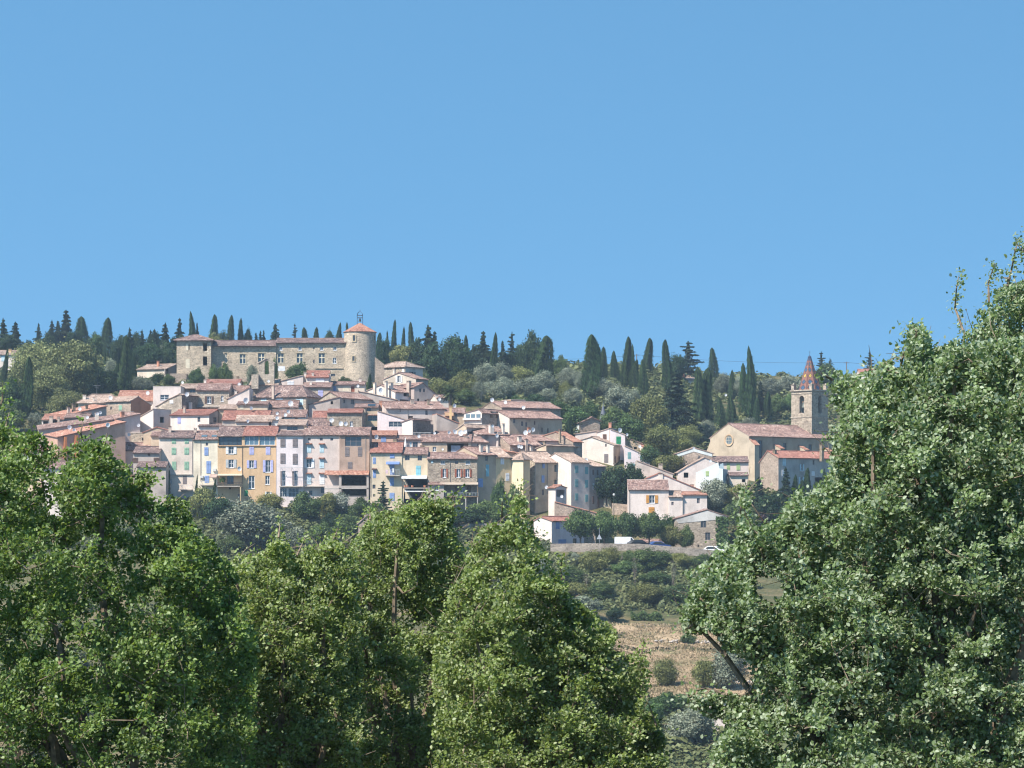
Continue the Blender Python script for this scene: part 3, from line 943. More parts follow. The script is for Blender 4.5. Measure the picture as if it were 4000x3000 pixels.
# ================= second group of the front row
h = H('town_house', 'soft yellow house with bright blue shutters, blue awning and two white awnings', 1446, 1570, 498, 1768, 1733, wall=SOFTY, roof='red', dep=10,
      win=[('s', 1462, 1799, 12, 25, 'blue'), ('s', 1532, 1782, 18, 15, 'blue'), ('s', 1462, 1850, 12, 32, 'blue'), ('s', 1532, 1833, 18, 42, 'blue'), ('s', 1531, 1881, 16, 32, 'blue'), ('s', 1531, 1940, 20, 30, 'blue'), ('o', 1461, 1901, 12, 16), ('o', 1462, 1935, 9, 10)])
h.tilehood(1453, 1472, 1829, 1833, .45, 'old', 'window_hood')
h.awning(1509, 1561, 1803, 1812, 1.5, BLUEC); h.balcony(1507, 1562, 1835, 1856, 1.2, 'grey'); h.pipe(1448, 1770, 1940)
h.add('towel', paint((.7, .5, .55)), 1508, 1516, 1836, 1850, -1.28, -1.24); h.add('towel', CANVAS, 1534, 1540, 1830, 1846, -1.28, -1.24)
SY = h
h = H('house_wing', None, 1570, 1670, 498.2, 1775, 1752, wall=SOFTY, roof='old', dep=9, root=SY.root,
      win=[('o', 1591, 1788, 18, 20), ('o', 1640, 1789, 17, 20), ('s', 1634, 1838, 19, 38, 'aqua'), ('h', 1627, 1888, 88, 32), ('h', 1627, 1935, 88, 28)])
h.awning(1570, 1668, 1858, 1868, 2.2, CANVAS); h.awning(1582, 1672, 1910, 1919, 1.8, CANVAS)
h.add('terrace_floor', CONC, 1580, 1672, 1905, 1909, -1.9, -.01)
mb = MB(); f = h.fbox('F')
for xp, c in ((1592, 0), (1612, 0), (1660, 0), (1584, 0)):
    a, z = h.px(xp, 1904)
    mb.lathe([(.0, z), (.2, z + .02), (.26, z + .4), (.0, z + .4)], f(a, -1.5, 0) * 1, 8)
mb.build('flower_pot', paint((.5, .2, .12)), h.root)
h = H('stone_house', 'rubble stone house with red brown shutters over a long timber deck', 1670, 1864, 497, 1793, 1771, wall=ST, roof='old', dep=9,
      win=[('s1', 1688, 1805, 9, 10, 'paleblue'), ('w', 1730, 1806, 16, 13), ('o', 1784, 1806, 13, 12), ('w', 1828, 1806, 16, 14), ('os', 1736, 1848, 13, 34, 'redbrown'), ('os', 1791, 1848, 14, 32, 'redbrown'), ('os', 1826, 1848, 15, 32, 'redbrown'),
           ('d', 1785, 1915, 12, 40, 'brown'), ('d', 1832, 1915, 14, 40, 'brown'), ('w', 1808, 1910, 18, 30)])
h.awning(1718, 1868, 1884, 1892, 2.4, plaster((.42, .36, .3)), 'terrace_roof'); h.pipe(1758, 1797, 1885)
h.balcony(1736, 1870, 1925, 1938, 2.4, 'grey', WOOD)
for xp in (1738, 1820, 1866): h.add('deck_post', CONC, xp - 2, xp + 2, 1941, 2003, -2.35, -2.15)
for xp in (1738, 1866): h.add('deck_post', WOOD, xp - 1.5, xp + 1.5, 1892, 1938, -2.3, -2.15)
h = H('annex', 'little lean-to annex with pink tiles against the rubble stone house with the deck', 1674, 1734, 494.3, 1895, 1888, wall=GREY, roof='old', dep=2.6, rf=1.0, win=[('w', 1705, 1908, 16, 14)], cat='annex')

# curved end of the row: facades turned away from the sun
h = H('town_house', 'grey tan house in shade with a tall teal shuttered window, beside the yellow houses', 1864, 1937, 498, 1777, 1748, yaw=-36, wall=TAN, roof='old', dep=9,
      win=[('o', 1901, 1791, 10, 18), ('s', 1904, 1838, 12, 46, 'aqua'), ('s', 1877, 1886, 18, 34, 'blue')], chim=[(1879, 1735, 1757, 12, 'white', .35), (1906, 1738, 1760, 10, 'white', .4)])
h = H('town_house', 'golden yellow house with two white framed windows in shade', 1937, 1996, h.Dend, 1786, 1749, yaw=-30, wall=YELLOW, roof='pale', dep=9,
      win=[('s', 1962, 1800, 14, 28, 'white'), ('s', 1982, 1863, 14, 30, 'white')])
h = H('town_house', 'pale yellow house with the rounded corner bay catching the sun', 1994, 2070, 501, 1797, 1772, hip=.4, yaw=32, xm=2044, wall=PALEY, side=YELLOW, roof='pale', win=[('o', 2003, 1795, 5, 14)])
h_ = H('town_house', 'long orange roof stepping down to the right behind the curved pale tiled row', 1985, 2240, 514, 1770, yaw=-34, dep=6, prof=[(1985, 1766), (2240, 1802)], skew=20, wall=BEIGE, roof='orange', chim=[(2075, 1742, 1762, 9, 'white', .4)])
h = H('town_house', 'tall beige stone cornered house with blue shutters facing away from the sun', 2068, 2190, 504, 1806, 1766, yaw=-38, xm=2089, dep=9, wall=TAN, side=stone((.55, .46, .35), .5), roof='pale',
      win=[('s', 2123, 1820, 9, 18, 'blue'), ('s', 2121, 1871, 11, 28, 'blue'), ('o', 2121, 1923, 8, 22), ('h', 2171, 1830, 11, 26), ('h', 2171, 1885, 11, 22)])
h.pipe(2138, 1810, 1930); h.pipe(2090, 1806, 1990)
DE = h.Dend
h = H('town_house', 'tall pinkish house with six teal shutters and one bright white side wall', 2190, 2302, 504, 1806, 1772, yaw=-38, xm=2231, dep=10, wall=PINKG, side=WHITE, roof='pale',
      win=[('s', 2252, 1833, 13, 28, 'teal'), ('s', 2291, 1838, 12, 28, 'teal'), ('s', 2252, 1887, 13, 30, 'teal'), ('s', 2291, 1890, 12, 30, 'teal'), ('s', 2252, 1941, 12, 28, 'teal'), ('s', 2291, 1946, 12, 28, 'teal')])
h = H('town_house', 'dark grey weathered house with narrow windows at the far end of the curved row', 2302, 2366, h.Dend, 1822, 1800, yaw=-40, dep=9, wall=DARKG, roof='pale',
      win=[('s1', 2317, 1845, 6, 20, 'brown'), ('s1', 2334, 1845, 6, 20, 'brown'), ('s1', 2318, 1900, 6, 25, 'grey'), ('s1', 2334, 1900, 6, 25, 'grey'), ('s1', 2317, 1953, 7, 30, 'brown'), ('s1', 2337, 1962, 8, 45, 'brown')])
h = H('town_house', 'slim beige end house with slit windows beside the dark trees of the lane', 2358, 2390, h.Dend - 1, 1848, 1838, yaw=20, xm=2386, wall=SOFTY, roof='orange', dep=6, win=[('s1', 2369, 1905, 4, 22, 'brown'), ('s1', 2369, 1960, 4, 26, 'brown')])
h = H('porch_house', 'small white walled porch with tiled shed roof in front of the teal shuttered house', 2142, 2213, 497, 1906, 1898, yaw=34, xm=2170, wall=WHITE, side=PINKG, roof='orange', rf=.5, cat='porch', win=[('h', 2190, 1927, 32, 28, None, 'R')])
h = H('stone_outbuilding', 'low stone outbuilding whose red roof edge slopes down behind the round trees', 2168, 2326, 489, 1985, yaw=0, dep=7, prof=[(2168, 1962), (2326, 2004)], wall=STP, roof='orange', cat='outbuilding')
h = H('town_house', 'white house with blue shutter and blue garage door beside the round plane trees', 2085, 2312, 478, 2036, 2024, yaw=32, xm=2155, dep=12, prof=[(2085, 2036), (2112, 2021), (2155, 2036)], wall=WHITE, side=LAV, roof='red',
      win=[('s', 2178, 2053, 14, 27, 'blue', 'R'), ('s', 2196, 2120, 30, 27, 'blue', 'R'), ('o', 2246, 2114, 15, 22, None, 'R')])

# ================= rows stepping up behind the front row
h = H('town_house', 'small pink house with blue shuttered window under an orange roof, above the soft yellow house', 1440, 1548, 510, 1701, 1687, wall=plaster((.52, .36, .29)), roof='orange', dep=8, win=[('s', 1498, 1718, 20, 22, 'blue')])
h = H('town_house', 'low terrace house with open roof terrace and folded white parasol behind', 1548, 1646, 509, 1718, 1705, wall=PINKG, roof='old', dep=8, win=[('w', 1576, 1738, 16, 24), ('o', 1622, 1738, 20, 24), ('d', 1604, 1738, 8, 24, 'paleblue')], chim=[(1543, 1713, 1750, 14, 'stone', -.05)])
mb = MB(); p = h.F(h.px(1584, 1750)[0], -.5, h.px(1584, 1750)[1]); mb.lathe([(.03, 0), (.2, .1), (.26, .5), (.16, 1.3), (.03, 2.1)], p, 8)
tag(mb.build('parasol', CANVAS), 'folded white parasol standing on the roof terrace above the soft yellow house', 'parasol')
h = H('town_house', 'wide pale house with dark open loggia and two white curtained windows below its long roof', 1646, 1840, 508.5, 1726, 1702, wall=BEIGE, roof='old', dep=9,
      win=[('w', 1670, 1755, 11, 18), ('w', 1697, 1755, 14, 19), ('h', 1788, 1749, 82, 34)], chim=[(1820, 1702, 1723, 13, 'plaster', .25), (1648, 1740, 1760, 12, 'stone', -.05)])
h.add('curtain', paint((.34, .38, .46)), 1762, 1798, 1740, 1764, .6, .64)
h = H('town_house', 'low house with hipped red brown roof between the loggia house and the yellow row', 1838, 1908, 509, 1728, 1708, yaw=-25, wall=GREY, roof='old', dep=8, win=[('o', 1870, 1742, 12, 18)])
h = H('town_house', 'house with yellowish gabled roof sloping right above the pale tiled row', 2096, 2258, 514, 1765, yaw=35, xm=2134, dep=None, prof=[(2096, 1752), (2130, 1738), (2136, 1740)], wall=BEIGE, side=TAN, roof='pale', chim=[(2127, 1722, 1765, 9, 'stone', .1)])
h = H('town_house', 'rubble stone house with red roof and dark shaded doorway near the big white gable', 2110, 2274, 522, 1722, yaw=38, xm=2239, prof=[(2150, 1706), (2172, 1688), (2239, 1726)], wall=STP, side=STG, roof='orange', win=[('h', 2190, 1748, 12, 28)], chim=[(2187, 1678, 1700, 8, 'stone', .2)])
h = H('town_house', 'low stone fronted house with pair of dishes on its flank under red tiles', 1988, 2112, 516, 1738, 1700, yaw=-30, xm=1992, dep=9, wall=STP, roof='old', chim=[(2029, 1704, 1728, 13, 'white', .35), (2056, 1716, 1732, 10, 'plaster', .2)])
h = H('town_house', 'long low house with pinkish walls under a roof running towards the stone gable', 2060, 2180, 521, 1722, 1702, yaw=-28, dep=9, wall=PINKG, roof='old', win=[('h', 2135, 1745, 40, 20)], chim=[(2066, 1668, 1690, 10, 'red', .4)])
h = H('town_house', 'shaded grey house with dark loggia opening under its eaves, behind the loggia house', 1862, 1988, 517, 1697, 1668, yaw=-30, dep=9, wall=GREY, roof='old', win=[('o', 1900, 1706, 16, 20), ('h', 1964, 1697, 40, 18)], chim=[(1919, 1657, 1678, 17, 'white', .3), (1966, 1655, 1680, 9, 'white', .4)])
h.add('buttress_wall', PINKW, 1938, 1942, 1722, 1752, -.6, -.01)
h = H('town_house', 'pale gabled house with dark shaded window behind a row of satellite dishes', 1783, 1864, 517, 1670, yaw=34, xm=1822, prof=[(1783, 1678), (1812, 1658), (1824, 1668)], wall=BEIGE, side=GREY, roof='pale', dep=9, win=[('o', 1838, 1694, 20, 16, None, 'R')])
# long middle houses below the tower
h = H('town_house', 'dark walled rear house whose roof shows behind the row of dishes', 1700, 1790, 519, 1708, 1688, wall=GREY, roof='old', dep=8)
h = H('town_house', 'plain grey white house with sloping top edge and a wide blue strip window', 1474, 1602, 519, 1640, dep=9, prof=[(1474, 1606), (1602, 1646)], wall=LAV, roof='pale', win=[('g', 1545, 1657, 52, 21, 'grey')])
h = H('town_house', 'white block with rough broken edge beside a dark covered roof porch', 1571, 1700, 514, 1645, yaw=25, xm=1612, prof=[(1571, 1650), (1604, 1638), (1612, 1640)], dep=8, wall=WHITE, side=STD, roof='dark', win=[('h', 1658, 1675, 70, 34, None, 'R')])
h.balcony(1616, 1690, 1690, 1706, .8, 'grey')
h = H('town_house', 'crumbling beige gable house with green balcony above a dark archway', 1385, 1476, 520, 1592, 1581, wall=TAN, roof='old', dep=9, win=[('o', 1441, 1600, 16, 13), ('o', 1456, 1634, 38, 22), ('h', 1452, 1676, 48, 24)], chim=[(1487, 1565, 1590, 11, 'red', .5)])
h.balcony(1432, 1476, 1644, 1664, .6, 'green'); h.tilehood(1432, 1476, 1618, 1622, .6)
h.add('ruined_wall', STL, 1386, 1428, 1600, 1690, -.8, -.02)
mb = MB(); f = h.F; a0, z0 = h.px(1436, 1585); a1, z1 = h.px(1466, 1585)
mb.prism([f(a0, .6, h.ze + .35), f(a1, .6, h.ze + .35), f(a1, 1.6, h.ze + .75), f(a0, 1.6, h.ze + .75)], [f(a0, .6, h.ze + .43), f(a1, .6, h.ze + .43), f(a1, 1.6, h.ze + .83), f(a0, 1.6, h.ze + .83)])
mb.build('skylight', glass(), h.roof)
h = H('stone_house', 'plain rubble stone house with one window, three big dishes below its roof', 1278, 1414, 513, 1613, 1602, wall=ST, roof='red', dep=8, win=[('w', 1373, 1656, 11, 20)])
h = H('town_house', 'small brown tiled house between the lavender house top and the three dishes', 1196, 1286, 511, 1668, 1637, wall=GREY, roof='dark', dep=6, chim=[(1205, 1656, 1680, 16, 'red', -.05)])
h = H('town_house', 'long grey lavender house under one long pinkish roof below the round tower', 1508, 1740, 529, 1596, 1571, yaw=-16, dep=10, wall=PINKG, roof='old', win=[('s1', 1563, 1604, 3, 10, 'brown'), ('d', 1604, 1640, 18, 30, 'brown'), ('o', 1666, 1612, 9, 18), ('o', 1667, 1645, 13, 20)],
      chim=[(1610, 1560, 1576, 12, 'plaster', .55), (1673, 1560, 1575, 8, 'stone', .55)])
h.pipe(1594, 1600, 1660)
h = H('town_house', 'house with bright orange shed roof right of the long grey lavender house', 1706, 1790, 524, 1652, yaw=-10, dep=7, prof=[(1706, 1618), (1790, 1654)], wall=GREY, roof='orange')
h = H('town_house', 'tan house with a small orange rooftop terrace left of the glazed gallery house', 1738, 1815, 531, 1614, 1598, wall=TAN, roof='old', dep=8, win=[('h', 1770, 1650, 12, 26), ('o', 1782, 1622, 8, 10)], chim=[(1760, 1585, 1625, 9, 'yellow', -.1)])
h.add('terrace_wall', plaster((.62, .42, .26)), 1738, 1772, 1612, 1625, -1.0, -.02)
h = H('town_house', 'stone house with white glazed gallery and brown shuttered gable window', 1812, 1956, 526, 1620, yaw=30, xm=1882, dep=None, prof=[(1812, 1616), (1870, 1600), (1882, 1612)], wall=WHITE, side=STG, roof='old', win=[('od', 1930, 1620, 15, 24, 'brown', 'R')])
h.add('gallery', WHITE, 1812, 1882, 1634, 1640, -.5, -.01)
for xp in (1828, 1848, 1869): h.add('window', glass((.12, .17, .2)), xp - 8, xp + 8, 1618, 1633, -.06, -.01)
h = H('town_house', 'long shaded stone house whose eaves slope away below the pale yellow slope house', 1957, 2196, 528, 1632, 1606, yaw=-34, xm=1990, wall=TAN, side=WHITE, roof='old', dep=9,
      win=[('o', 2009, 1644, 8, 16), ('o', 2040, 1655, 8, 18), ('o', 2056, 1658, 7, 18), ('s1', 2088, 1652, 5, 14, 'brown'), ('s1', 2117, 1680, 4, 18, 'brown'), ('s1', 2140, 1682, 4, 18, 'brown')])
h.pipe(2104, 1655, 1700)
h = H('town_house', 'long stone house with rough roof peeping above the long shaded stone house', 1960, 2190, 541, 1592, 1570, yaw=-30, wall=STP, roof='old', dep=9, win=[('o', 2040, 1612, 10, 10)], chim=[(2094, 1620, 1640, 8, 'white', .4), (2023, 1608, 1622, 8, 'white', .2)])
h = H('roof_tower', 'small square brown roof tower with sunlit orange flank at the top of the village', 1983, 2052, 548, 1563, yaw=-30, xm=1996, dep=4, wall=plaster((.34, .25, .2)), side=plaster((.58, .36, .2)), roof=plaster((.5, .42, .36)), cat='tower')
h = H('town_house', 'small white chimneyed house tucked left of the palm tree', 1706, 1760, 546, 1556, 1545, yaw=-14, dep=6, wall=WHITE, roof='old', chim=[(1706, 1540, 1562, 11, 'white', .1)])

# ================= upper left rows
h = H('town_house', 'stone house in shade with brown shutters between terrace tree tops and the mottled house', 520, 622, 497, 1770, 1748, wall=GREY, roof='dark', dep=9, win=[('s', 612, 1798, 24, 20, 'brown'), ('s', 528, 1798, 22, 20, 'brown'), ('h', 582, 1775, 8, 10)])
h = H('town_house', 'low outhouse with mauve tiles under the brown shuttered stone house', 535, 648, 492, 1824, 1808, wall=GREY, roof='dark', dep=5, yaw=0)
h = H('town_house', 'pinkish house with faded red roof left of the brown shuttered house', 440, 606, 508, 1760, 1733, wall=PINKG, roof='old', dep=8, chim=[(474, 1742, 1758, 9, 'red', .3), (508, 1738, 1758, 9, 'stone', .3)])
h = H('stone_house', 'blank stone wall house with one tiny round hole window', 511, 598, 514, 1692, wall=STL, roof=plaster((.5, .45, .4)), dep=6, win=[('h', 559, 1716, 9, 10)])
h = H('town_house', 'small cream house with faded red tiles and white window behind the oak tops', 418, 512, 515, 1715, 1694, wall=CREAM, roof='old', dep=7, win=[('s', 470, 1728, 18, 18, 'white')])
h = H('town_house', 'pink beige house between the tiny hole stone wall and the mottled house', 590, 640, 508, 1703, 1690, wall=BEIGE, roof='old', dep=5)
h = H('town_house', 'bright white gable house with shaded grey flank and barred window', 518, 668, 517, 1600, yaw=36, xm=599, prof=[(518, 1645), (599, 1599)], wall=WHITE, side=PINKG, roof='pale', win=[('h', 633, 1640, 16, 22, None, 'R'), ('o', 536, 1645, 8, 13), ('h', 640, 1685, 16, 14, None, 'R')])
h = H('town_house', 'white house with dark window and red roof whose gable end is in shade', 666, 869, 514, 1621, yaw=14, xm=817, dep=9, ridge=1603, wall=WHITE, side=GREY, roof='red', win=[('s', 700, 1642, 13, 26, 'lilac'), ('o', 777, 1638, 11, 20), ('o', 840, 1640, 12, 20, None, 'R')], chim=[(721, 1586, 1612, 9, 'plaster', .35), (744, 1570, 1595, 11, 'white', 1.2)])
h = H('town_house', 'low white parapet house directly above the pale cream terrace house', 775, 872, 512, 1665, 1658, wall=WHITE, roof='dark', dep=6, yaw=0)
h = H('town_house', 'low house with curving tiled wall top below the bright white gable', 560, 700, 511, 1678, dep=5, prof=[(560, 1690), (612, 1670), (700, 1692)], wall=BEIGE, roof='red')
h = H('terracotta_house', 'stone fronted house with green shutter and big terracotta gable end', 413, 589, 526, 1566, yaw=40, xm=511, rf=.35, ridge=1551, wall=STP, side=TERRA, roof='pale', win=[('o', 434, 1594, 7, 12), ('s', 471, 1593, 13, 20, 'green')])
h = H('town_house', 'house with broad orange roof and white end wall behind the terracotta gable', 455, 600, 536, 1566, 1530, wall=WHITE, roof='orange', dep=11, yaw=0)
h = H('town_house', 'house with weathered brown hipped roof and white chimney at the village top left', 305, 462, 534, 1576, 1543, wall=BEIGE, roof='pale', dep=9, hip=.25, chim=[(330, 1542, 1570, 12, 'white', .2), (366, 1552, 1575, 6, 'white', .1), (430, 1540, 1556, 12, 'stone', .6)])
h = H('town_house', 'orange roofed house leaning left with dark shaded gable below the hipped roof', 252, 416, 521, 1610, yaw=-30, dep=8, prof=[(252, 1624), (416, 1588)], skew=12, wall=GREY, roof='orange', chim=[(288, 1578, 1600, 12, 'stone', .5), (338, 1583, 1600, 9, 'stone', .6), (268, 1590, 1612, 10, 'plaster', .4)])
h = H('town_house', 'lowest white house at the far left edge of the village with open terrace', 163, 248, 515, 1640, 1622, wall=WHITE, roof='orange', dep=8, win=[('h', 178, 1652, 18, 14), ('h', 216, 1646, 18, 10)], chim=[(200, 1625, 1665, 13, 'plaster', -.1), (229, 1628, 1665, 8, 'plaster', -.1)])
h = H('town_house', 'low stone walled house under the small roofs left of the long pink roof', 250, 345, 516, 1632, 1618, wall=STP, roof='old', dep=7, chim=[(316, 1618, 1640, 7, 'plaster', .2)])
h = H('town_house', 'house with very long weathered pink roof stretching over the left of the village', 153, 440, 505, 1672, yaw=-12, dep=8, prof=[(153, 1680), (440, 1640)], skew=22, wall=GREY, roof='old', chim=[(331, 1616, 1646, 12, 'plaster', .45), (378, 1610, 1632, 14, 'white', .6)])
h = H('town_house', 'long narrow orange roof sloping down to the left above terracotta pillars', 225, 490, 498, 1700, yaw=-30, dep=7, prof=[(225, 1708), (490, 1650)], skew=14, wall=plaster((.5, .34, .27)), roof='orange')
h.add('pillar', plaster((.62, .24, .10)), 248, 258, 1706, 1790, -.5, -.02); h.add('pillar', plaster((.62, .24, .10)), 290, 302, 1700, 1790, -.5, -.02)
h = H('town_house', 'shaded house with sloping brown roof edge and a row of little attic openings', 428, 548, 512, 1655, yaw=-32, dep=7, prof=[(428, 1643), (548, 1618)], skew=10, wall=PINKG, roof='old', win=[('h', 440, 1650, 7, 8), ('h', 450, 1649, 7, 8), ('h', 460, 1648, 7, 8), ('h', 470, 1646, 7, 8), ('h', 480, 1645, 7, 8)], chim=[(478, 1608, 1625, 14, 'red', .4)])
h = H('town_house', 'pale grey house half hidden behind the oak at the far left', 20, 160, 496, 1765, 1745, wall=BEIGE, roof='old', dep=9, win=[('o', 60, 1790, 16, 24), ('s', 110, 1790, 16, 24, 'white')])
h = H('town_house', 'pinkish house seen in pieces through the leaves of the left oak', 170, 420, 488, 1830, 1808, wall=PINKW, roof='old', dep=9, win=[('o', 250, 1860, 16, 26), ('o', 330, 1860, 16, 26)])
# upper middle below the castle
h = H('flat_block', 'plain pinkish white flat topped block with one blue glass window', 598, 706, 531, 1511, wall=PINKW, roof=CONC, dep=8, win=[('w', 643, 1552, 34, 20)], cat='house')
h = H('stone_house', 'stone gable house with a round curved roof line in front of the flat block', 612, 772, 522, 1560, yaw=20, xm=710, prof=[(612, 1588), (655, 1562), (700, 1541), (710, 1543)], wall=STL, side=STD, roof='pale', win=[('s', 670, 1570, 14, 12, 'white')])
h = H('stone_house', 'low stone house with brown roof just right of the flat topped block', 700, 806, 537, 1518, 1504, wall=STG, roof='pale', dep=7, win=[('o', 752, 1528, 22, 12)], chim=[(801, 1481, 1508, 9, 'white', .5)])
h = H('stone_house', 'rubble stone house with brown shuttered white window under the castle shrubs', 767, 895, 529, 1525, 1502, wall=STL, roof='old', dep=9, win=[('os', 817, 1562, 16, 28, 'brown'), ('w', 868, 1557, 10, 22), ('w', 816, 1597, 12, 16)])
h.awning(770, 878, 1583, 1590, 1.2, STG, 'ledge')
h = H('town_house', 'house with white topped wall and red brown roof right below the castle shrubs', 802, 934, 541, 1501, 1486, wall=BEIGE, roof='red', dep=8, chim=[(825, 1493, 1508, 9, 'yellow', .1), (929, 1470, 1502, 8, 'stone', .6)])
h.add('parapet', WHITE, 812, 924, 1480, 1489, 3.6, 3.9)
h = H('town_house', 'wedge shaped pink wall house with a stair of tiny holes', 890, 974, 524, 1560, prof=[(890, 1558), (974, 1516)], wall=PINKW, roof='old', dep=8, chim=[(921, 1524, 1545, 9, 'white', .2)])
h = H('town_house', 'small orange tiled house behind the wedge shaped pink wall', 890, 975, 534, 1530, 1511, wall=BEIGE, roof='old', dep=7)
h = H('town_house', 'low ruin of beige walls with rough tiles below the wedge shaped wall', 855, 1000, 519, 1598, 1585, wall=TAN, roof='pale', dep=7, win=[('h', 900, 1608, 34, 12)])
h = H('town_house', 'beige ruined house with broken wall top left of the big hip roofed stone house', 925, 1045, 517, 1580, 1573, wall=BEIGE, roof='old', dep=7, win=[('bw', 945, 1590, 12, 16, 'cream')])
h = H('town_house', 'house with faded red roof behind the ochre gallery houses', 868, 1050, 512.5, 1640, 1608, wall=GREY, roof='red', dep=8, yaw=0)
h = H('town_house', 'house with light tiles and white under wall behind the ochre gallery houses', 920, 1062, 510.5, 1647, 1627, wall=CREAM, roof='pale', dep=7, win=[('o', 1055, 1655, 10, 18)])
h = H('town_house', 'low white parapet house between the light tiled roof and the lavender house top', 1050, 1096, 511, 1640, 1634, wall=BLUEW, roof='pale', dep=4)
h = H('town_house', 'long roofed house carrying a cluster of small dishes and bare antennas', 1048, 1194, 514, 1629, 1606, wall=BLUEW, roof='old', dep=8, win=[('h', 1105, 1640, 10, 12), ('h', 1158, 1640, 14, 12)])
h = H('town_house', 'small house with bright red brown tiles holding one large white dish', 1044, 1162, 520, 1592, 1568, wall=BEIGE, roof='old', dep=8)
h = H('stone_house', 'big stone house with wide hipped roof and pale blue blinds below the bell gable', 996, 1248, 524, 1551, 1507, yaw=20, xm=1196, wall=STL, side=TAN, roof='dark', hip=.22, dep=None, win=[('bw', 1090, 1563, 28, 14, 'paleblue'), ('bw', 1171, 1570, 27, 24, 'paleblue'), ('bw', 1171, 1598, 18, 14, 'paleblue'), ('bw', 1030, 1562, 22, 10, 'paleblue')],
      chim=[(1067, 1503, 1528, 9, 'plaster', .3)])
h = H('town_house', 'grey rendered house with white window right of the bell gable chapel', 1076, 1184, 541, 1480, prof=[(1076, 1494), (1184, 1467)], dep=9, wall=PINKG, roof='pale', win=[('s', 1135, 1497, 25, 18, 'white')])
h = H('town_house', 'narrow house stacked in two tiled steps with chimneys, left of the tower foot', 1182, 1292, 536, 1513, 1499, wall=STL, roof='old', dep=5, rf=1.0, win=[('s', 1213, 1538, 12, 24, 'paleblue'), ('s', 1252, 1538, 20, 26, 'lilac')], chim=[(1214, 1487, 1510, 8, 'white', .5)])
H('top_storey', None, 1196, 1284, 541.2, 1474, 1452, wall=WHITE, roof='red', dep=6, root=h.root, win=[('s', 1250, 1487, 34, 18, 'white')], chim=[(1192, 1453, 1490, 10, 'white', .2), (1222, 1455, 1490, 8, 'white', .1), (1287, 1460, 1492, 9, 'white', .2)])
h = H('town_house', 'long low house with brown door and dish against the foot of the round tower', 1290, 1424, 543, 1503, 1494, wall=CREAM, roof='old', dep=6, win=[('d', 1378, 1520, 14, 22, 'redbrown'), ('s', 1307, 1518, 10, 20, 'blue'), ('bw', 1352, 1519, 26, 18, 'cream')], chim=[(1407, 1478, 1500, 10, 'white', .5)])
h = H('town_house', 'grey house with tall gable and shaded long side below the tower foot', 1245, 1452, 531, 1556, yaw=32, xm=1328, dep=None, prof=[(1245, 1562), (1290, 1532), (1328, 1554)], wall=STL, side=GREY, roof='old', win=[('o', 1345, 1568, 7, 14, None, 'R'), ('o', 1377, 1570, 14, 18, None, 'R'), ('o', 1378, 1603, 16, 12, None, 'R')])
h = H('town_house', 'grey lean-to house with long sloping top edge in front of the tall gable', 1206, 1328, 525, 1560, dep=5, prof=[(1206, 1582), (1328, 1552)], wall=GREY, roof='old', win=[('h', 1296, 1573, 9, 12)])
h = H('town_house', 'low red tiled shed roof house tucked below the grey lean-to', 1221, 1282, 518, 1638, 1610, wall=GREY, roof='red', dep=6)
h = H('town_house', 'house with light speckled roof stepping right from the tall gable', 1400, 1546, 541, 1560, yaw=0, dep=7, prof=[(1400, 1530), (1430, 1534), (1546, 1562)], wall=GREY, roof='pale')
h = H('town_house', 'white low gabled house with big round dish and tall chimneys below the east wing', 1428, 1630, 550, 1530, yaw=38, xm=1544, dep=None, prof=[(1428, 1530), (1488, 1505), (1544, 1532)], wall=WHITE, side=LAV, roof='old', win=[('h', 1585, 1542, 17, 12, None, 'R'), ('h', 1580, 1566, 36, 9, None, 'R')],
      chim=[(1464, 1495, 1536, 10, 'white', .02), (1508, 1488, 1540, 10, 'white', .02), (1525, 1495, 1515, 17, 'white', .25), (1597, 1488, 1520, 14, 'plaster', .6)])
h = H('town_house', 'pinkish gable house with two small square windows left of the palm', 1618, 1702, 552, 1530, prof=[(1618, 1513), (1651, 1497), (1702, 1540)], dep=10, wall=plaster((.44, .37, .35)), roof='old', yaw=-30, win=[('o', 1642, 1525, 8, 14), ('o', 1657, 1525, 8, 14), ('h', 1634, 1562, 8, 10), ('h', 1664, 1566, 10, 8)])
h = H('town_house', 'white gable house with one white shuttered window below the hip roofed east wing', 1497, 1672, 562, 1482, yaw=28, xm=1625, dep=None, prof=[(1497, 1484), (1558, 1457), (1625, 1480)], wall=CREAM, side=GREY, roof='old', win=[('os', 1559, 1481, 12, 26, 'white')])
h = H('manor_wing', 'stone and shaded wing with hipped roof just right of the round tower', 1476, 1652, 573, 1434, 1414, yaw=35, xm=1583, dep=None, wall=STL, side=PINKG, roof='pale', hip=.3, win=[('s', 1575, 1450, 8, 18, 'white'), ('od', 1610, 1462, 12, 18, 'taupe', 'R')], chim=[(1540, 1440, 1462, 8, 'white', -.05)])
h = H('boundary_wall', 'broken sloping stone wall joining the tower foot to the east wing', 1464, 1500, 571, 1430, dep=1.2, prof=[(1464, 1394), (1500, 1422)], wall=STP, roof=None, cat='wall')

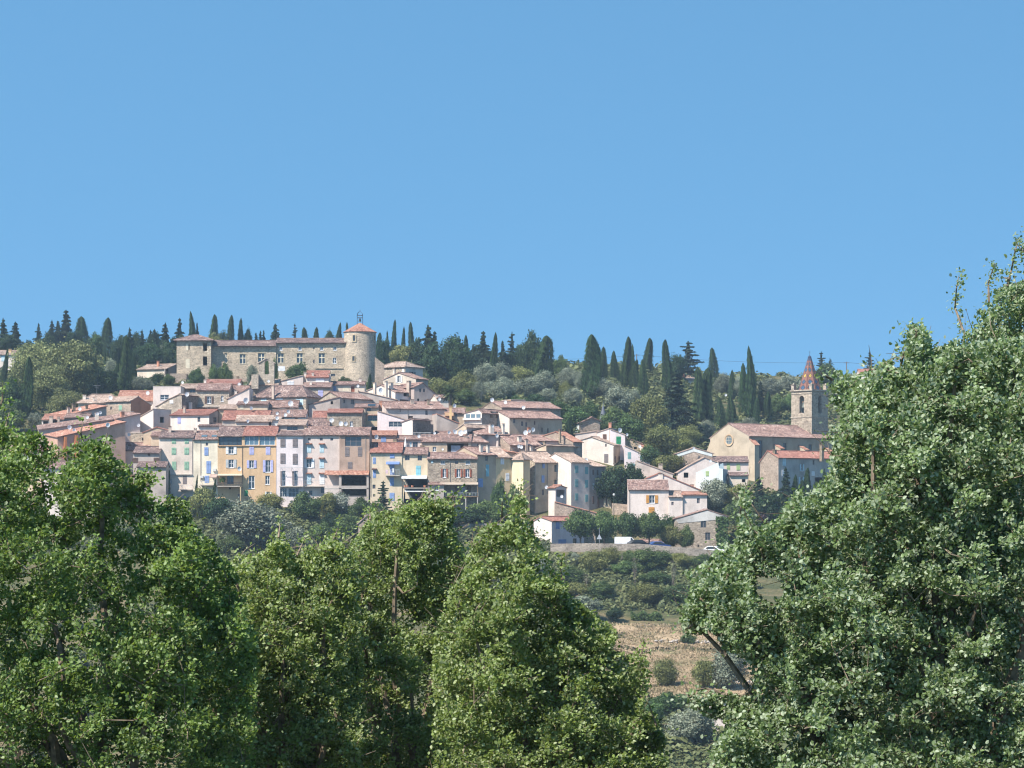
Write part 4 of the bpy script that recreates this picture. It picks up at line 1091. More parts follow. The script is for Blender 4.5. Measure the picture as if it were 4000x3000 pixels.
# ================= chapel with bell gable
ch = H('chapel', 'ruined stone chapel with tall arched bell gable in front of the castle', 975, 1086, 533, 1505, 1486, wall=STL, roof='pale', dep=9, cat='chapel', group=None, win=[('h', 985, 1535, 11, 18)])
mb = MB()
D0 = 533.6
def P0(px, py, d): return at(px, py, D0) + Vector((0, d, 0))
arch = [(1033, 1462), (1033, 1420)] + [(1041.5 - 8.5 * math.cos(math.pi * i / 8), 1420 - 12 * math.sin(math.pi * i / 8)) for i in range(1, 8)] + [(1050, 1420), (1050, 1462)]
outer = [(1011, 1512), (1011, 1416), (1041, 1400), (1071, 1416), (1071, 1512)]
polys = [[Vector((x, y, 0)) for x, y in outer], [Vector((x, y, 0)) for x, y in arch]]
fl = [p for q in polys for p in q]
for t in tessellate_polygon(polys):
    mb.face([P0(fl[i].x, fl[i].y, 0) for i in t]); mb.face([P0(fl[i].x, fl[i].y, 1.3) for i in t])
for ring in (outer, arch):
    for i in range(len(ring)):
        a, b2 = ring[i], ring[(i + 1) % len(ring)]
        mb.face([P0(*a, 0), P0(*b2, 0), P0(*b2, 1.3), P0(*a, 1.3)])
bg = mb.build('bell_gable', STL, ch.root)
mb = MB()
for a, b2 in (((1006, 1417), (1041, 1397)), ((1041, 1397), (1076, 1417))):
    mb.prism([P0(*a, -.15), P0(*b2, -.15), P0(b2[0], b2[1] + 4, -.15), P0(a[0], a[1] + 4, -.15)], [P0(*a, 1.45), P0(*b2, 1.45), P0(b2[0], b2[1] + 4, 1.45), P0(a[0], a[1] + 4, 1.45)])
mb.build('coping', STL, bg)
ch.add('side_wall', STL, 985, 1012, 1464, 1520, -1.5, .6)

# ================= castle
ca = H('castle', 'long fortified stone castle with round tower crowning the village', 690, 824, 583, 1331, 1310, wall=STC, roof='dark', hip=.46, dep=8, cat='castle', group=None, ov=.7,
       win=[('bw', 731, 1355, 10, 26, 'cream'), ('h', 738, 1356, 5, 20), ('h', 801, 1356, 15, 30), ('bw', 733, 1420, 16, 34, 'cream'), ('h', 801, 1410, 16, 36)])
w1 = H('wing', None, 823, 1078, 585, 1350, 1333, wall=STC, roof='dark', dep=9, root=ca.root, ov=.8, win=[('x', 882, 1400, 11, 38), ('x', 948, 1403, 24, 36), ('x', 1021, 1400, 26, 38)])
w2 = H('wing', None, 1077, 1362, 585.3, 1339, 1325, wall=STC, roof='dark', dep=9, root=ca.root, ov=.6,
       win=[('w', 1097, 1361, 12, 14), ('w', 1172, 1361, 12, 14), ('o', 1226, 1360, 6, 9), ('w', 1257, 1361, 12, 14), ('w', 1308, 1361, 13, 14), ('x', 1097, 1400, 24, 36), ('x', 1171, 1400, 24, 36), ('o', 1226, 1412, 6, 14), ('x', 1257, 1401, 25, 38), ('w', 1307, 1408, 13, 22),
            ('bw', 1099, 1440, 28, 18, 'white'), ('o', 1301, 1465, 16, 10)])
w2.add('string_course', STC, 1230, 1340, 1437, 1440, -.18, -.01)
ca.add('buttress', STP, 671, 735, 1462, 1500, -3.0, -.02); w1.add('terrace_wall', STP, 735, 1010, 1478, 1500, -4.0, -3.5)
mb = MB()
TD = 586.0; tc = at(1405, 1500, TD); R0 = 62.5 / FPX * TD
zt = at(0, 1296, TD).z; zb = at(0, 1540, TD).z
tcx, tcy = tc.x, tc.y + 1.0
prof = [(R0 * 1.04, zb), (R0 * 1.0, zb + 8), (R0, zt)]
mb.lathe([(r, z) for r, z in prof], (tcx, tcy, 0), 40)
tw = mb.build('round_tower', stone((0.565, 0.465, 0.36), .34), ca.root, smooth=True)
mb = MB(); zr0, zr1 = at(0, 1298, TD).z, at(0, 1259, TD).z
n = 72; Rr = 66 / FPX * TD
for i in range(n):
    a0, a1 = 2 * math.pi * i / n, 2 * math.pi * (i + 1) / n
    pts = []
    for t in (0, .33, .66, 1):
        r = Rr * (1 - t * .985) ; z = zr0 + (zr1 - zr0) * t
        for a, dz in ((a0, 0), ((a0 + a1) / 2, .09 * (1 - t)), (a1, 0)):
            pts.append(Vector((tcx + r * math.sin(a), tcy - r * math.cos(a), z + dz)))
    for t in range(3):
        for s_ in range(2):
            q = [pts[t * 3 + s_], pts[t * 3 + s_ + 1], pts[t * 3 + 3 + s_ + 1], pts[t * 3 + 3 + s_]]
            mb.face(q, [(i * .25 + .02 + .1 * s_, t * 1.4), (i * .25 + .12 + .1 * s_, t * 1.4), (i * .25 + .12 + .1 * s_, t * 1.4 + 1.4), (i * .25 + .02 + .1 * s_, t * 1.4 + 1.4)])
    mb.face([pts[0], pts[2], Vector((tcx + (R0 - .1) * math.sin(a1), tcy - (R0 - .1) * math.cos(a1), zr0 - .02)), Vector((tcx + (R0 - .1) * math.sin(a0), tcy - (R0 - .1) * math.cos(a0), zr0 - .02))])
mb.build('tower_roof', tile('orange'), tw)
def tower_win(px, py, w, hh, nm='window'):
    ang = math.asin(max(-1, min(1, (at(px, py, TD).x - tcx) / R0)))
    z = at(px, py, TD - 3).z; hw = w / FPX * TD / 2; hz = hh / FPX * TD / 2
    cx, cy = tcx + R0 * math.sin(ang), tcy - R0 * math.cos(ang)
    e = Vector((math.cos(ang), math.sin(ang), 0)); nn = Vector((-math.sin(ang), math.cos(ang), 0))
    f = lambda x, y, z_: Vector((cx, cy, z)) + e * x + nn * y + Vector((0, 0, z_))
    mb = MB()
    mb.box(f, -hw - .18, -hw, -.12, .5, -hz, hz + .2); mb.box(f, hw, hw + .18, -.12, .5, -hz, hz + .2); mb.box(f, -hw, hw, -.12, .5, hz, hz + .2); mb.box(f, -hw - .22, hw + .22, -.16, .5, -hz - .2, -hz)
    mb.build('stone_surround', plaster((0.50, 0.42, 0.30)), tw)
    mb = MB(); mb.box(f, -hw, hw, -.03, .4, -hz, hz); mb.build(nm, glass((.03, .025, .022)), tw)
tower_win(1386, 1320, 10, 22); tower_win(1384, 1400, 10, 18); tower_win(1462, 1318, 8, 18)
# iron bell cage
mb = MB(); zc = zr1 - .1; s6 = .62
def BC(x, y, z): return Vector((tcx + x, tcy + y, zc + z))
for sx in (-s6, s6):
    for sy in (-s6, s6):
        mb.tube([BC(sx, sy, -.35), BC(sx, sy, 1.75)], .026, 4)
        mb.tube([BC(sx, sy, 1.75), BC(sx * .8, sy * .8, 2.25), BC(sx * .35, sy * .35, 2.55), BC(0, 0, 2.62)], .035, 4)
for z in (1.2, 1.75):
    for a, b2 in (((-s6, -s6), (s6, -s6)), ((s6, -s6), (s6, s6)), ((s6, s6), (-s6, s6)), ((-s6, s6), (-s6, -s6))): mb.tube([BC(*a, z), BC(*b2, z)], .04, 4)
mb.tube([BC(-s6, 0, 1.2), BC(s6, 0, 1.2)], .05, 4)
mb.tube([BC(0, 0, 2.6), BC(0, 0, 3.1)], .02, 4); mb.tube([BC(-.18, 0, 2.9), BC(.18, 0, 2.9)], .02, 4)
mb.build('bell_cage', paint((.05, .045, .045), .5, .5), tw)
mb = MB(); mb.lathe([(.36, .35), (.30, .42), (.22, .7), (.18, .95), (.06, 1.08), (.03, 1.2)], BC(0, 0, 0), 14); mb.build('bell', paint((.10, .08, .06), .4, .7), tw)

# ================= church
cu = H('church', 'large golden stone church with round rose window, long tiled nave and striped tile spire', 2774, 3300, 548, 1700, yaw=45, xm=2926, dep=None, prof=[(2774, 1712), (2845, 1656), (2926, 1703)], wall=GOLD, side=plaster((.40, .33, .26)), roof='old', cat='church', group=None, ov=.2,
        win=[('o', 2970, 1755, 16, 70, None, 'R'), ('o', 3066, 1748, 13, 36, None, 'R'), ('o', 3165, 1754, 13, 36, None, 'R'), ('o', 3255, 1758, 13, 34, None, 'R')])
# rose window
a, z = cu.px(2848, 1720); f = cu.F
mb = MB(); rr_ = 1.12
def ring(r, y): return [f(a + r * math.cos(2 * math.pi * i / 28), y, z + r * math.sin(2 * math.pi * i / 28)) for i in range(28)]
o1, o2, i1, i2 = ring(rr_ + .18, -.16), ring(rr_ + .18, .05), ring(rr_, -.16), ring(rr_ - .25, -.02)
for i in range(28):
    j = (i + 1) % 28
    mb.face([o1[i], o1[j], i1[j], i1[i]]); mb.face([o1[i], o1[j], o2[j], o2[i]]); mb.face([i1[i], i1[j], i2[j], i2[i]])
rw = mb.build('rose_window', plaster((0.50, 0.38, 0.26)), cu.root)
mb = MB(); mb.face(ring(rr_ - .02, -.03)); mb.build('pane', glass((.12, .16, .19)), rw)
mb = MB()
for t in (-.62, 0, .62):
    hh = math.sqrt(max(.1, (rr_ - .2) ** 2 - t * t))
    mb.box(f, a + t - .035, a + t + .035, -.075, -.035, z - hh, z + hh); mb.box(f, a - hh, a + hh, -.079, -.037, z + t - .03, z + t + .03)
mb.build('tracery', paint((.6, .55, .45)), rw)
# flank slopes of the west front and the row of buttresses with tiled caps
def wedge(nm, x0, x1, y0, y1, zt0, zt1, zb_, mat):
    mb = MB(); mb.prism([f(x0, y0, zb_), f(x1, y0, zb_), f(x1, y0, zt1), f(x0, y0, zt0)], [f(x0, y1, zb_), f(x1, y1, zb_), f(x1, y1, zt1), f(x0, y1, zt0)])
    return mb.build(nm, mat, cu.root)
zf = lambda px, py: cu.px(px, py)[1]
wl_ = cu.px(2752, 1780)[0]
wedge('buttress', wl_, -.003, .02, 1.3, zf(2752, 1782), zf(2774, 1726), cu.zb, GOLD)
wr_ = cu.px(2948, 1740)[0]
bt = wedge('buttress', cu.w + .003, wr_, .02, 1.5, zf(2926, 1716), zf(2948, 1738), cu.zb, GOLD)
def cap(parent, x0, x1, y0, y1, z0, z1):
    v = Vector((x0 - x1, 0, z0 - z1)); S = v.length; v.normalize()
    mb = MB(); slab(mb, f(x1 + .2, y0 - .12, z1 - .06), cu.b, y1 - y0 + .24, cu.e * v.x + Vector((0, 0, v.z)), S + .2, seed=4, thick=.07)
    mb.build('cap', tile('orange'), parent)
cap(bt, cu.w + .003, wr_, .02, 1.5, zf(2926, 1716), zf(2948, 1738))
for pa, pb in ((3022, 1736), (3118, 1741), (3214, 1748)):
    y0, z0 = cu.px(pa, pb, 'R')
    bt = wedge('buttress', cu.w + .003, cu.w + 1.9, y0, y0 + 1.2, z0, z0 - .9, cu.zb, GOLD)
    cap(bt, cu.w + .003, cu.w + 1.9, y0, y0 + 1.2, z0, z0 - .9)
# bell tower
bD = 566.0
tN = at(3171, 1700, bD); e, b = cu.e, cu.b
Wt = 72 / FPX * bD / math.cos(R(45))
tf = lambda x, y, z: tN + e * x + b * y + Vector((0, 0, z - tN.z))       # x from -Wt to 0, y from 0 to Wt
zT, zB, zS = at(0, 1526, bD).z, at(0, 1790, bD).z, at(0, 1628, bD).z
def archpts(a0, a1, z0, z1):
    r = (a1 - a0) / 2; m = (a0 + a1) / 2
    return [(a0, z0), (a0, z1 - r)] + [(m - r * math.cos(math.pi * i / 6), z1 - r + r * math.sin(math.pi * i / 6)) for i in range(1, 6)] + [(a1, z1 - r), (a1, z0)]
mb = MB(); MASON = stone((.44, .36, .28), .5)
for fn in (lambda a, z, i: tf(-Wt + a, i, z), lambda a, z, i: tf(-i, a, z), lambda a, z, i: tf(-Wt + a, Wt - i, z), lambda a, z, i: tf(-Wt + i, a, z)):
    hole = archpts(Wt * .40, Wt * .62, at(0, 1612, bD).z, at(0, 1544, bD).z)
    outer = [(0, zB), (Wt, zB), (Wt, zT), (0, zT)]
    polys = [[Vector((p, q, 0)) for p, q in outer], [Vector((p, q, 0)) for p, q in hole]]
    fl = [p for q in polys for p in q]
    for t in tessellate_polygon(polys): mb.face([fn(fl[i].x, fl[i].y, 0) for i in t])
    for i in range(len(hole)):
        p, q = hole[i], hole[(i + 1) % len(hole)]
        mb.face([fn(*p, 0), fn(*q, 0), fn(*q, .7), fn(*p, .7)])
bt = mb.build('bell_tower', MASON, cu.root)
mb = MB()
for z0, z1, o in ((zS - .12, zS + .12, .12), (zT - .62, zT - .45, .10), (zT - .003, zT + .28, .26)):
    for x0, x1, y0, y1 in ((-Wt - o, o, -o, -.002), (.002, o, 0, Wt + o), (-Wt - o, -Wt - .002, 0, Wt + o), (-Wt, 0, Wt + .002, Wt + o)): mb.box(tf, x0, x1, y0, y1, z0, z1)
mb.build('cornice', STL, bt)
mb = MB(); mb.box(tf, -Wt + .05, -.05, .05, Wt - .05, zT - .1, zT + .12); mb.build('terrace', tile('red'), bt)
for cx_, cy_ in ((-Wt + .35, .35), (-.35, .35), (-.35, Wt - .35), (-Wt + .35, Wt - .35)):
    mb = MB(); mb.box(tf, cx_ - .38, cx_ + .38, cy_ - .38, cy_ + .38, zT + .29, zT + 1.35); mb.box(tf, cx_ - .46, cx_ + .46, cy_ - .46, cy_ + .46, zT + 1.353, zT + 1.5)
    mb.lathe([(.2, zT + 1.5 - tN.z), (.22, zT + 1.65 - tN.z), (.02, zT + 1.85 - tN.z)], tf(cx_, cy_, tN.z), 8)
    mb.build('pinnacle', STL, bt)
mb = MB(); mb.lathe([(.62, 0), (.52, .15), (.36, .7), (.3, 1.1), (.06, 1.3)], tf(-Wt / 2, .9, at(0, 1590, bD).z), 16); mb.build('bell', paint((.16, .17, .15), .5, .5), bt)
mb = MB(); mb.box(tf, -Wt + .7, -.7, .8, 1.0, at(0, 1572, bD).z, at(0, 1566, bD).z); mb.build('bell_beam', WOOD, bt)
# glazed tile spire, eight sides
sp, sl, sn, sb = new_mat('glazed_spire_tiles')
uvn = sl.new('ShaderNodeUVMap'); sxyz = sl.new('ShaderNodeSeparateXYZ'); sn.new(uvn.outputs[0], sxyz.inputs[0])
def smath(op, a, b2=None):
    k = sl.new('ShaderNodeMath'); k.operation = op
    for i, q in enumerate((a, b2)):
        if q is None: continue
        if hasattr(q, 'is_output'): sn.new(q, k.inputs[i])
        else: k.inputs[i].default_value = q
    return k.outputs[0]
au = smath('ABSOLUTE', smath('SUBTRACT', sxyz.outputs[0], .5))                       # 0 centre, .5 edge
vv = smath('MULTIPLY', sxyz.outputs[1], 5.6)
fv = smath('ABSOLUTE', smath('SUBTRACT', smath('FRACT', vv), .5))
dd = smath('ADD', smath('MULTIPLY', au, 1.3), fv)                                     # diamond distance
rowv = smath('MODULO', smath('FLOOR', vv), 3.0)
cols = ramp(sl, [(0.0, (0.03, 0.10, 0.20)), (0.2, (0.03, 0.10, 0.20)), (0.34, (0.62, 0.42, 0.05)), (0.6, (0.62, 0.42, 0.05)), (0.67, (0.16, 0.36, 0.42)), (1.0, (0.16, 0.36, 0.42))])
sn.new(smath('DIVIDE', rowv, 3.0), cols.inputs[0])
cols.color_ramp.interpolation = 'CONSTANT'
def smix(fac, c1, c2):
    k = sl.new('ShaderNodeMix'); k.data_type = 'RGBA'; sn.new(fac, k.inputs[0])
    for i, c in ((6, c1), (7, c2)):
        if hasattr(c, 'is_output'): sn.new(c, k.inputs[i])
        else: k.inputs[i].default_value = (*c, 1)
    return k.outputs[2]
wz = sl.new('ShaderNodeTexNoise'); wz.inputs['Scale'].default_value = 5; tcn = sl.new('ShaderNodeTexCoord'); sn.new(tcn.outputs['Object'], wz.inputs['Vector'])
terra = ramp(sl, [(.35, (.16, .068, .05)), (.65, (.28, .125, .088))]); sn.new(wz.outputs['Fac'], terra.inputs[0])
c1 = smix(smath('GREATER_THAN', dd, .47), (.03, .03, .035), terra.outputs[0])
c2 = smix(smath('GREATER_THAN', dd, .32), cols.outputs[0], c1)
c2b = smix(smath('LESS_THAN', dd, .11), c2, (.03, .04, .06))
edge = smix(smath('GREATER_THAN', au, .455), c2b, (.06, .035, .03))
cap_c = smix(smath('GREATER_THAN', sxyz.outputs[1], .90), edge, (.04, .05, .09))
sn.new(cap_c, sb.inputs['Base Color']); sb.inputs['Roughness'].default_value = .55; sb.inputs['Specular IOR Level'].default_value = .3
mb = MB(); c0 = tf(-Wt / 2, Wt / 2, 0); c0.z = 0
z0, z1 = zT + .14, at(0, 1392, bD).z; Rs = 48 / FPX * bD
for i in range(8):
    a0, a1 = R(22.5 + 45 * i), R(67.5 + 45 * i)
    for t0, t1 in ((0, .5), (.5, 1)):
        q = []
        for aa, t in ((a0, t0), (a1, t0), (a1, t1), (a0, t1)):
            r = Rs * (1 - t * .86); q.append(Vector((c0.x + r * math.cos(aa), c0.y + r * math.sin(aa), z0 + (z1 - z0) * t)))
        mb.face(q, [(0, t0), (1, t0), (1, t1), (0, t1)])
mb.lathe([(Rs * .14, z1), (Rs * .16, z1 + .12), (.02, z1 + .5)], (c0.x, c0.y, 0), 8)
mb.uv[-16:] = [[(.5, .95)] * 4 for _ in range(16)]
spire = mb.build('spire', sp, bt)
mb = MB(); mb.tube([c0 + Vector((0, 0, z1 + .4)), c0 + Vector((0, 0, z1 + 1.5))], .03, 4); mb.tube([c0 + Vector((-.25, 0, z1 + 1.2)), c0 + Vector((.25, 0, z1 + 1.2))], .025, 4); mb.build('iron_cross', paint((.05, .05, .05)), bt)

# ================= right-hand group
h = H('town_house', 'big white gabled house with tall brown door window above the lane trees', 2271, 2432, 529, 1740, yaw=20, xm=2398, prof=[(2271, 1719), (2310, 1708), (2398, 1739)], wall=WHITE, side=TAN, roof='pale', dep=7, win=[('s', 2368, 1790, 16, 34, 'taupe'), ('o', 2367, 1739, 6, 12), ('s1', 2403, 1795, 4, 26, 'brown', 'R'), ('s1', 2418, 1795, 4, 26, 'brown', 'R')])
h.pipe(2397, 1745, 1815)
h = H('stone_house', 'weathered stone gable house with overhanging eaves at the top of the right group', 2246, 2344, 546, 1662, yaw=-18, xm=2262, prof=[(2262, 1653), (2310, 1631), (2344, 1645)], dep=9, wall=STP, side=BLUEW, roof='old', ov=.9, win=[('s1', 2252, 1680, 6, 22, 'paleblue', 'L')])
h = H('town_house', 'pinkish white stepped house below the weathered stone gable', 2247, 2340, 538, 1690, prof=[(2247, 1697), (2340, 1683)], dep=7, wall=PINKW, roof='pale', win=[])
h = H('town_house', 'white house with one brown shuttered window beside the stepped house', 2332, 2388, 535, 1682, yaw=18, xm=2381, prof=[(2332, 1690), (2381, 1674)], dep=6, wall=PINKW, side=DARKG, roof='pale', win=[('s', 2362, 1706, 15, 20, 'brown')], chim=[(2384, 1650, 1682, 11, 'red', .5)])
h = H('town_house', 'tall lavender white house with one big emerald green shutter', 2384, 2442, 533, 1690, prof=[(2384, 1678), (2442, 1699)], dep=8, wall=LAV, roof='pale', win=[('s', 2416, 1720, 18, 30, 'dkgreen')])
h = H('town_house', 'lavender house with green shutters whose top slopes down to the right', 2440, 2540, 528, 1760, prof=[(2440, 1743), (2540, 1788)], dep=8, wall=LAV, roof='pale', win=[('s', 2458, 1779, 13, 26, 'teal'), ('s', 2506, 1787, 12, 16, 'teal'), ('s', 2466, 1818, 26, 14, 'teal')])
h = H('town_house', 'blank pale wall house stepping down towards the pink house', 2488, 2628, 519, 1820, prof=[(2488, 1801), (2628, 1852)], dep=7, wall=plaster((.58, .52, .47)), roof='pale', chim=[(2580, 1812, 1835, 15, 'plaster', .1)])
h = H('town_house', 'shaded brown house with dish behind the lavender green shuttered house', 2440, 2530, 541, 1735, prof=[(2440, 1708), (2530, 1742)], dep=8, wall=TAN, roof='old', win=[('h', 2482, 1750, 12, 10)], chim=[(2478, 1708, 1722, 16, 'plaster', .3), (2452, 1692, 1712, 14, 'stone', .2)])
h = H('town_house', 'small house with bright red sloping roof at the end of the right group', 2524, 2566, 539, 1755, yaw=-30, ridge=1733, wall=WHITE, roof='red', dep=6)
h = H('town_house', 'low beige house with slate grey roof edge behind the blank pale wall', 2534, 2582, 530, 1790, prof=[(2534, 1778), (2582, 1796)], dep=6, wall=BEIGE, roof='pale')
mb = MB(); sD = 556; c = at(2356, 1640, sD)
mb.lathe([(.85, at(0, 1650, sD).z), (.80, at(0, 1636, sD).z), (.48, at(0, 1612, sD).z), (.07, at(0, 1582, sD).z), (.02, at(0, 1574, sD).z)], (c.x, c.y, 0), 20)
r_ = empty('turret', (c.x, c.y, ground(c.x, c.y)), 'little pointed slate grey turret roof among the trees', 'turret')
mb.build('slate_roof', paint((.13, .14, .17), .4), r_)
mb = MB(); mb.lathe([(.72, ground(c.x, c.y) - 1), (.72, at(0, 1637, sD).z)], (c.x, c.y, 0), 16); mb.build('wall', STG, r_)
mb = MB(); mb.tube([(c.x, c.y, at(0, 1575, sD).z), (c.x, c.y, at(0, 1566, sD).z)], .03, 4); mb.lathe([(.0, at(0, 1578, sD).z), (.13, at(0, 1576, sD).z), (.0, at(0, 1573.5, sD).z)], (c.x, c.y, 0), 8); mb.build('finial', paint((.3, .3, .32), .4, .6), r_)
# pink house and neighbours by the road
h = H('town_house', 'wide pale pink house with orange wooden shutters above the round trees', 2456, 2612, 500, 1913, 1879, wall=PINKW, roof='old', dep=9, win=[('os', 2547, 1950, 22, 31, 'orange'), ('s', 2545, 1997, 23, 32, 'orange')])
h.pipe(2459, 1915, 2010)
PK = h
x1 = H('house_wing', None, 2612, 2666, 499.2, 1942, 1921, wall=PINKW, roof='pale', dep=6, root=PK.root, win=[('o', 2627, 1967, 9, 13)], rf=1.0)
x2 = H('house_wing', None, 2666, 2762, 499.5, 1934, 1925, wall=PINKW, roof='orange', dep=6, root=PK.root, rf=1.0, win=[('o', 2728, 1956, 11, 20), ('h', 2726, 1997, 10, 7)], yaw=0)
x1.pipe(2667, 1936, 2010)
h = H('town_house', 'white gable with stout chimney and falling red roof behind the pale pink house', 2500, 2766, 509.5, 1880, prof=[(2500, 1880), (2578, 1850), (2766, 1928)], dep=9, wall=PINKW, roof='red', chim=[(2580, 1848, 1884, 18, 'white', .02), (2703, 1892, 1910, 12, 'red', .1)])
h = H('stone_barn', 'stone barn with plaster gable top, two dark windows and a garage door', 2636, 2842, 481, 2020, prof=[(2636, 2028), (2762, 1992), (2842, 2018)], dep=9, wall=ST, roof='old', cat='barn', group=None, win=[('o', 2748, 2043, 22, 36), ('o', 2765, 2095, 20, 30), ('h', 2728, 2133, 7, 9), ('h', 2737, 2157, 30, 24), ('h', 2785, 2157, 24, 24)])
f = h.F
mb = MB(); pr = [h.px(*p) for p in ((2640, 2030), (2762, 1994), (2838, 2018), (2838, 2028), (2800, 2030), (2650, 2044))]
mb.prism([f(a_, -.06, z_) for a_, z_ in pr], [f(a_, -.003, z_) for a_, z_ in pr]); mb.build('plaster_gable', plaster((.55, .55, .54)), h.root)
h = H('shed', 'long low shed with red tiles behind the parked van', 2503, 2640, 486, 2121, 2111, wall=STL, roof='old', dep=5, cat='shed', group=None, win=[('h', 2560, 2132, 30, 16), ('d', 2678 - 45, 2135, 10, 16, 'redbrown')])
h = H('stone_house', 'tall stone house with pale blue gable band left of the church front', 2642, 2784, 527, 1770, prof=[(2642, 1773), (2710, 1750), (2784, 1772)], dep=9, wall=STP, roof='pale')
f = h.F
mb = MB(); pr = [h.px(*p) for p in ((2644, 1774), (2710, 1752), (2782, 1773), (2782, 1784), (2710, 1764), (2644, 1786))]
mb.prism([f(a_, -.06, z_) for a_, z_ in pr], [f(a_, -.003, z_) for a_, z_ in pr]); mb.build('gable_band', BLUEW, h.root)
h = H('town_house', 'patchy pink gabled house in front of the tall stone house', 2648, 2800, 520, 1830, prof=[(2648, 1846), (2690, 1820), (2752, 1788), (2800, 1806)], dep=6, wall=PINKW, roof='pale', win=[('h', 2680, 1856, 18, 20)])
h = H('town_house', 'bright bluish white house with green shutter and stepped gable', 2718, 2848, 514, 1835, yaw=14, xm=2824, prof=[(2718, 1846), (2752, 1831), (2806, 1806), (2809, 1829), (2824, 1832)], dep=6, wall=BLUEW, side=paint((.3, .38, .42)), roof=None, win=[('s', 2763, 1850, 13, 20, 'lime')])
h = H('town_house', 'lilac grey house with pale green shutters and brown roof below the church front', 2784, 2924, 524, 1805, 1787, wall=PINKG, roof='dark', dep=7, win=[('s', 2845, 1822, 13, 26, 'lime'), ('s', 2884, 1824, 15, 26, 'lime')])
h = H('town_house', 'tiny cream outhouse under the lilac grey house', 2850, 2922, 517, 1858, 1850, wall=CREAM, roof='dark', dep=4, win=[('h', 2905, 1878, 14, 12)])
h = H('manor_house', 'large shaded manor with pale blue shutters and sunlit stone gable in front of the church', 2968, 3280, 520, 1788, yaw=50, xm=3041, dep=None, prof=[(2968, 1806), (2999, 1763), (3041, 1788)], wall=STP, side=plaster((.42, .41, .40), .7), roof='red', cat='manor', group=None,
      win=[('s', 3063, 1803, 13, 32, 'paleblue', 'R'), ('os', 3132, 1826, 8, 26, 'paleblue', 'R'), ('o', 3178, 1806, 7, 18, None, 'R'), ('s', 3060, 1848, 12, 24, 'white', 'R'), ('os', 3130, 1876, 10, 26, 'paleblue', 'R'), ('s', 3176, 1850, 12, 18, 'white', 'R'), ('h', 3205, 1882, 44, 34, None, 'R')],
      chim=[(3026, 1757, 1775, 12, 'stone', .15), (3210, 1735, 1772, 13, 'stone', .6)])
# outlying houses
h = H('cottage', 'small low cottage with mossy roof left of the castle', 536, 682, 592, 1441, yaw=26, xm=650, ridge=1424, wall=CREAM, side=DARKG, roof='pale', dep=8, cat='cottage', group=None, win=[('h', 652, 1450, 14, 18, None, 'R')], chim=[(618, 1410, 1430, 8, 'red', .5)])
h = H('villa', 'villa with pink roof and yellow chimney at the left edge of the ridge', -60, 58, 636, 1386, 1372, wall=WHITE, roof='pale', dep=9, cat='villa', group=None, win=[('s', 12, 1400, 14, 22, 'paleblue')], chim=[(40, 1363, 1382, 10, 'yellow', .3)])
h = H('villa', 'villa with salmon roof and square chimney under the big cedar on the ridge', 2652, 2760, 690, 1484, 1470, wall=PINKW, roof='pale', dep=9, cat='villa', group=None, chim=[(2664, 1460, 1476, 18, 'red', .3)])
h = H('villa', 'villa showing only a strip of beige wall between two ridge cypresses', 2528, 2584, 735, 1445, 1440, wall=BEIGE, roof='pale', dep=8, cat='villa', group=None)
h = H('villa', 'villa roof glimpsed beside the pale olive tree on the skyline', 2202, 2262, 745, 1438, 1426, wall=WHITE, roof='orange', dep=8, cat='villa', group=None)
h = H('villa', 'white villa with red roof half hidden behind the right oak on the skyline', 3360, 3560, 690, 1462, 1445, wall=WHITE, roof='red', dep=9, cat='villa', group=None)
h = H('cottage', 'small pink cottage with white gable edges below the terrace houses', 1400, 1466, 452, 2040, prof=[(1400, 2045), (1436, 2013), (1466, 2036)], dep=7, wall=STP, roof='pale', cat='cottage', group=None, chim=[(1428, 2010, 2028, 9, 'white', .05)])
h = H('cottage', 'cottage with pinkish roof peeping between oaks in the valley right', 2780, 2880, 332, 2735, 2718, wall=PINKW, roof='pale', dep=7, cat='cottage', group=None)
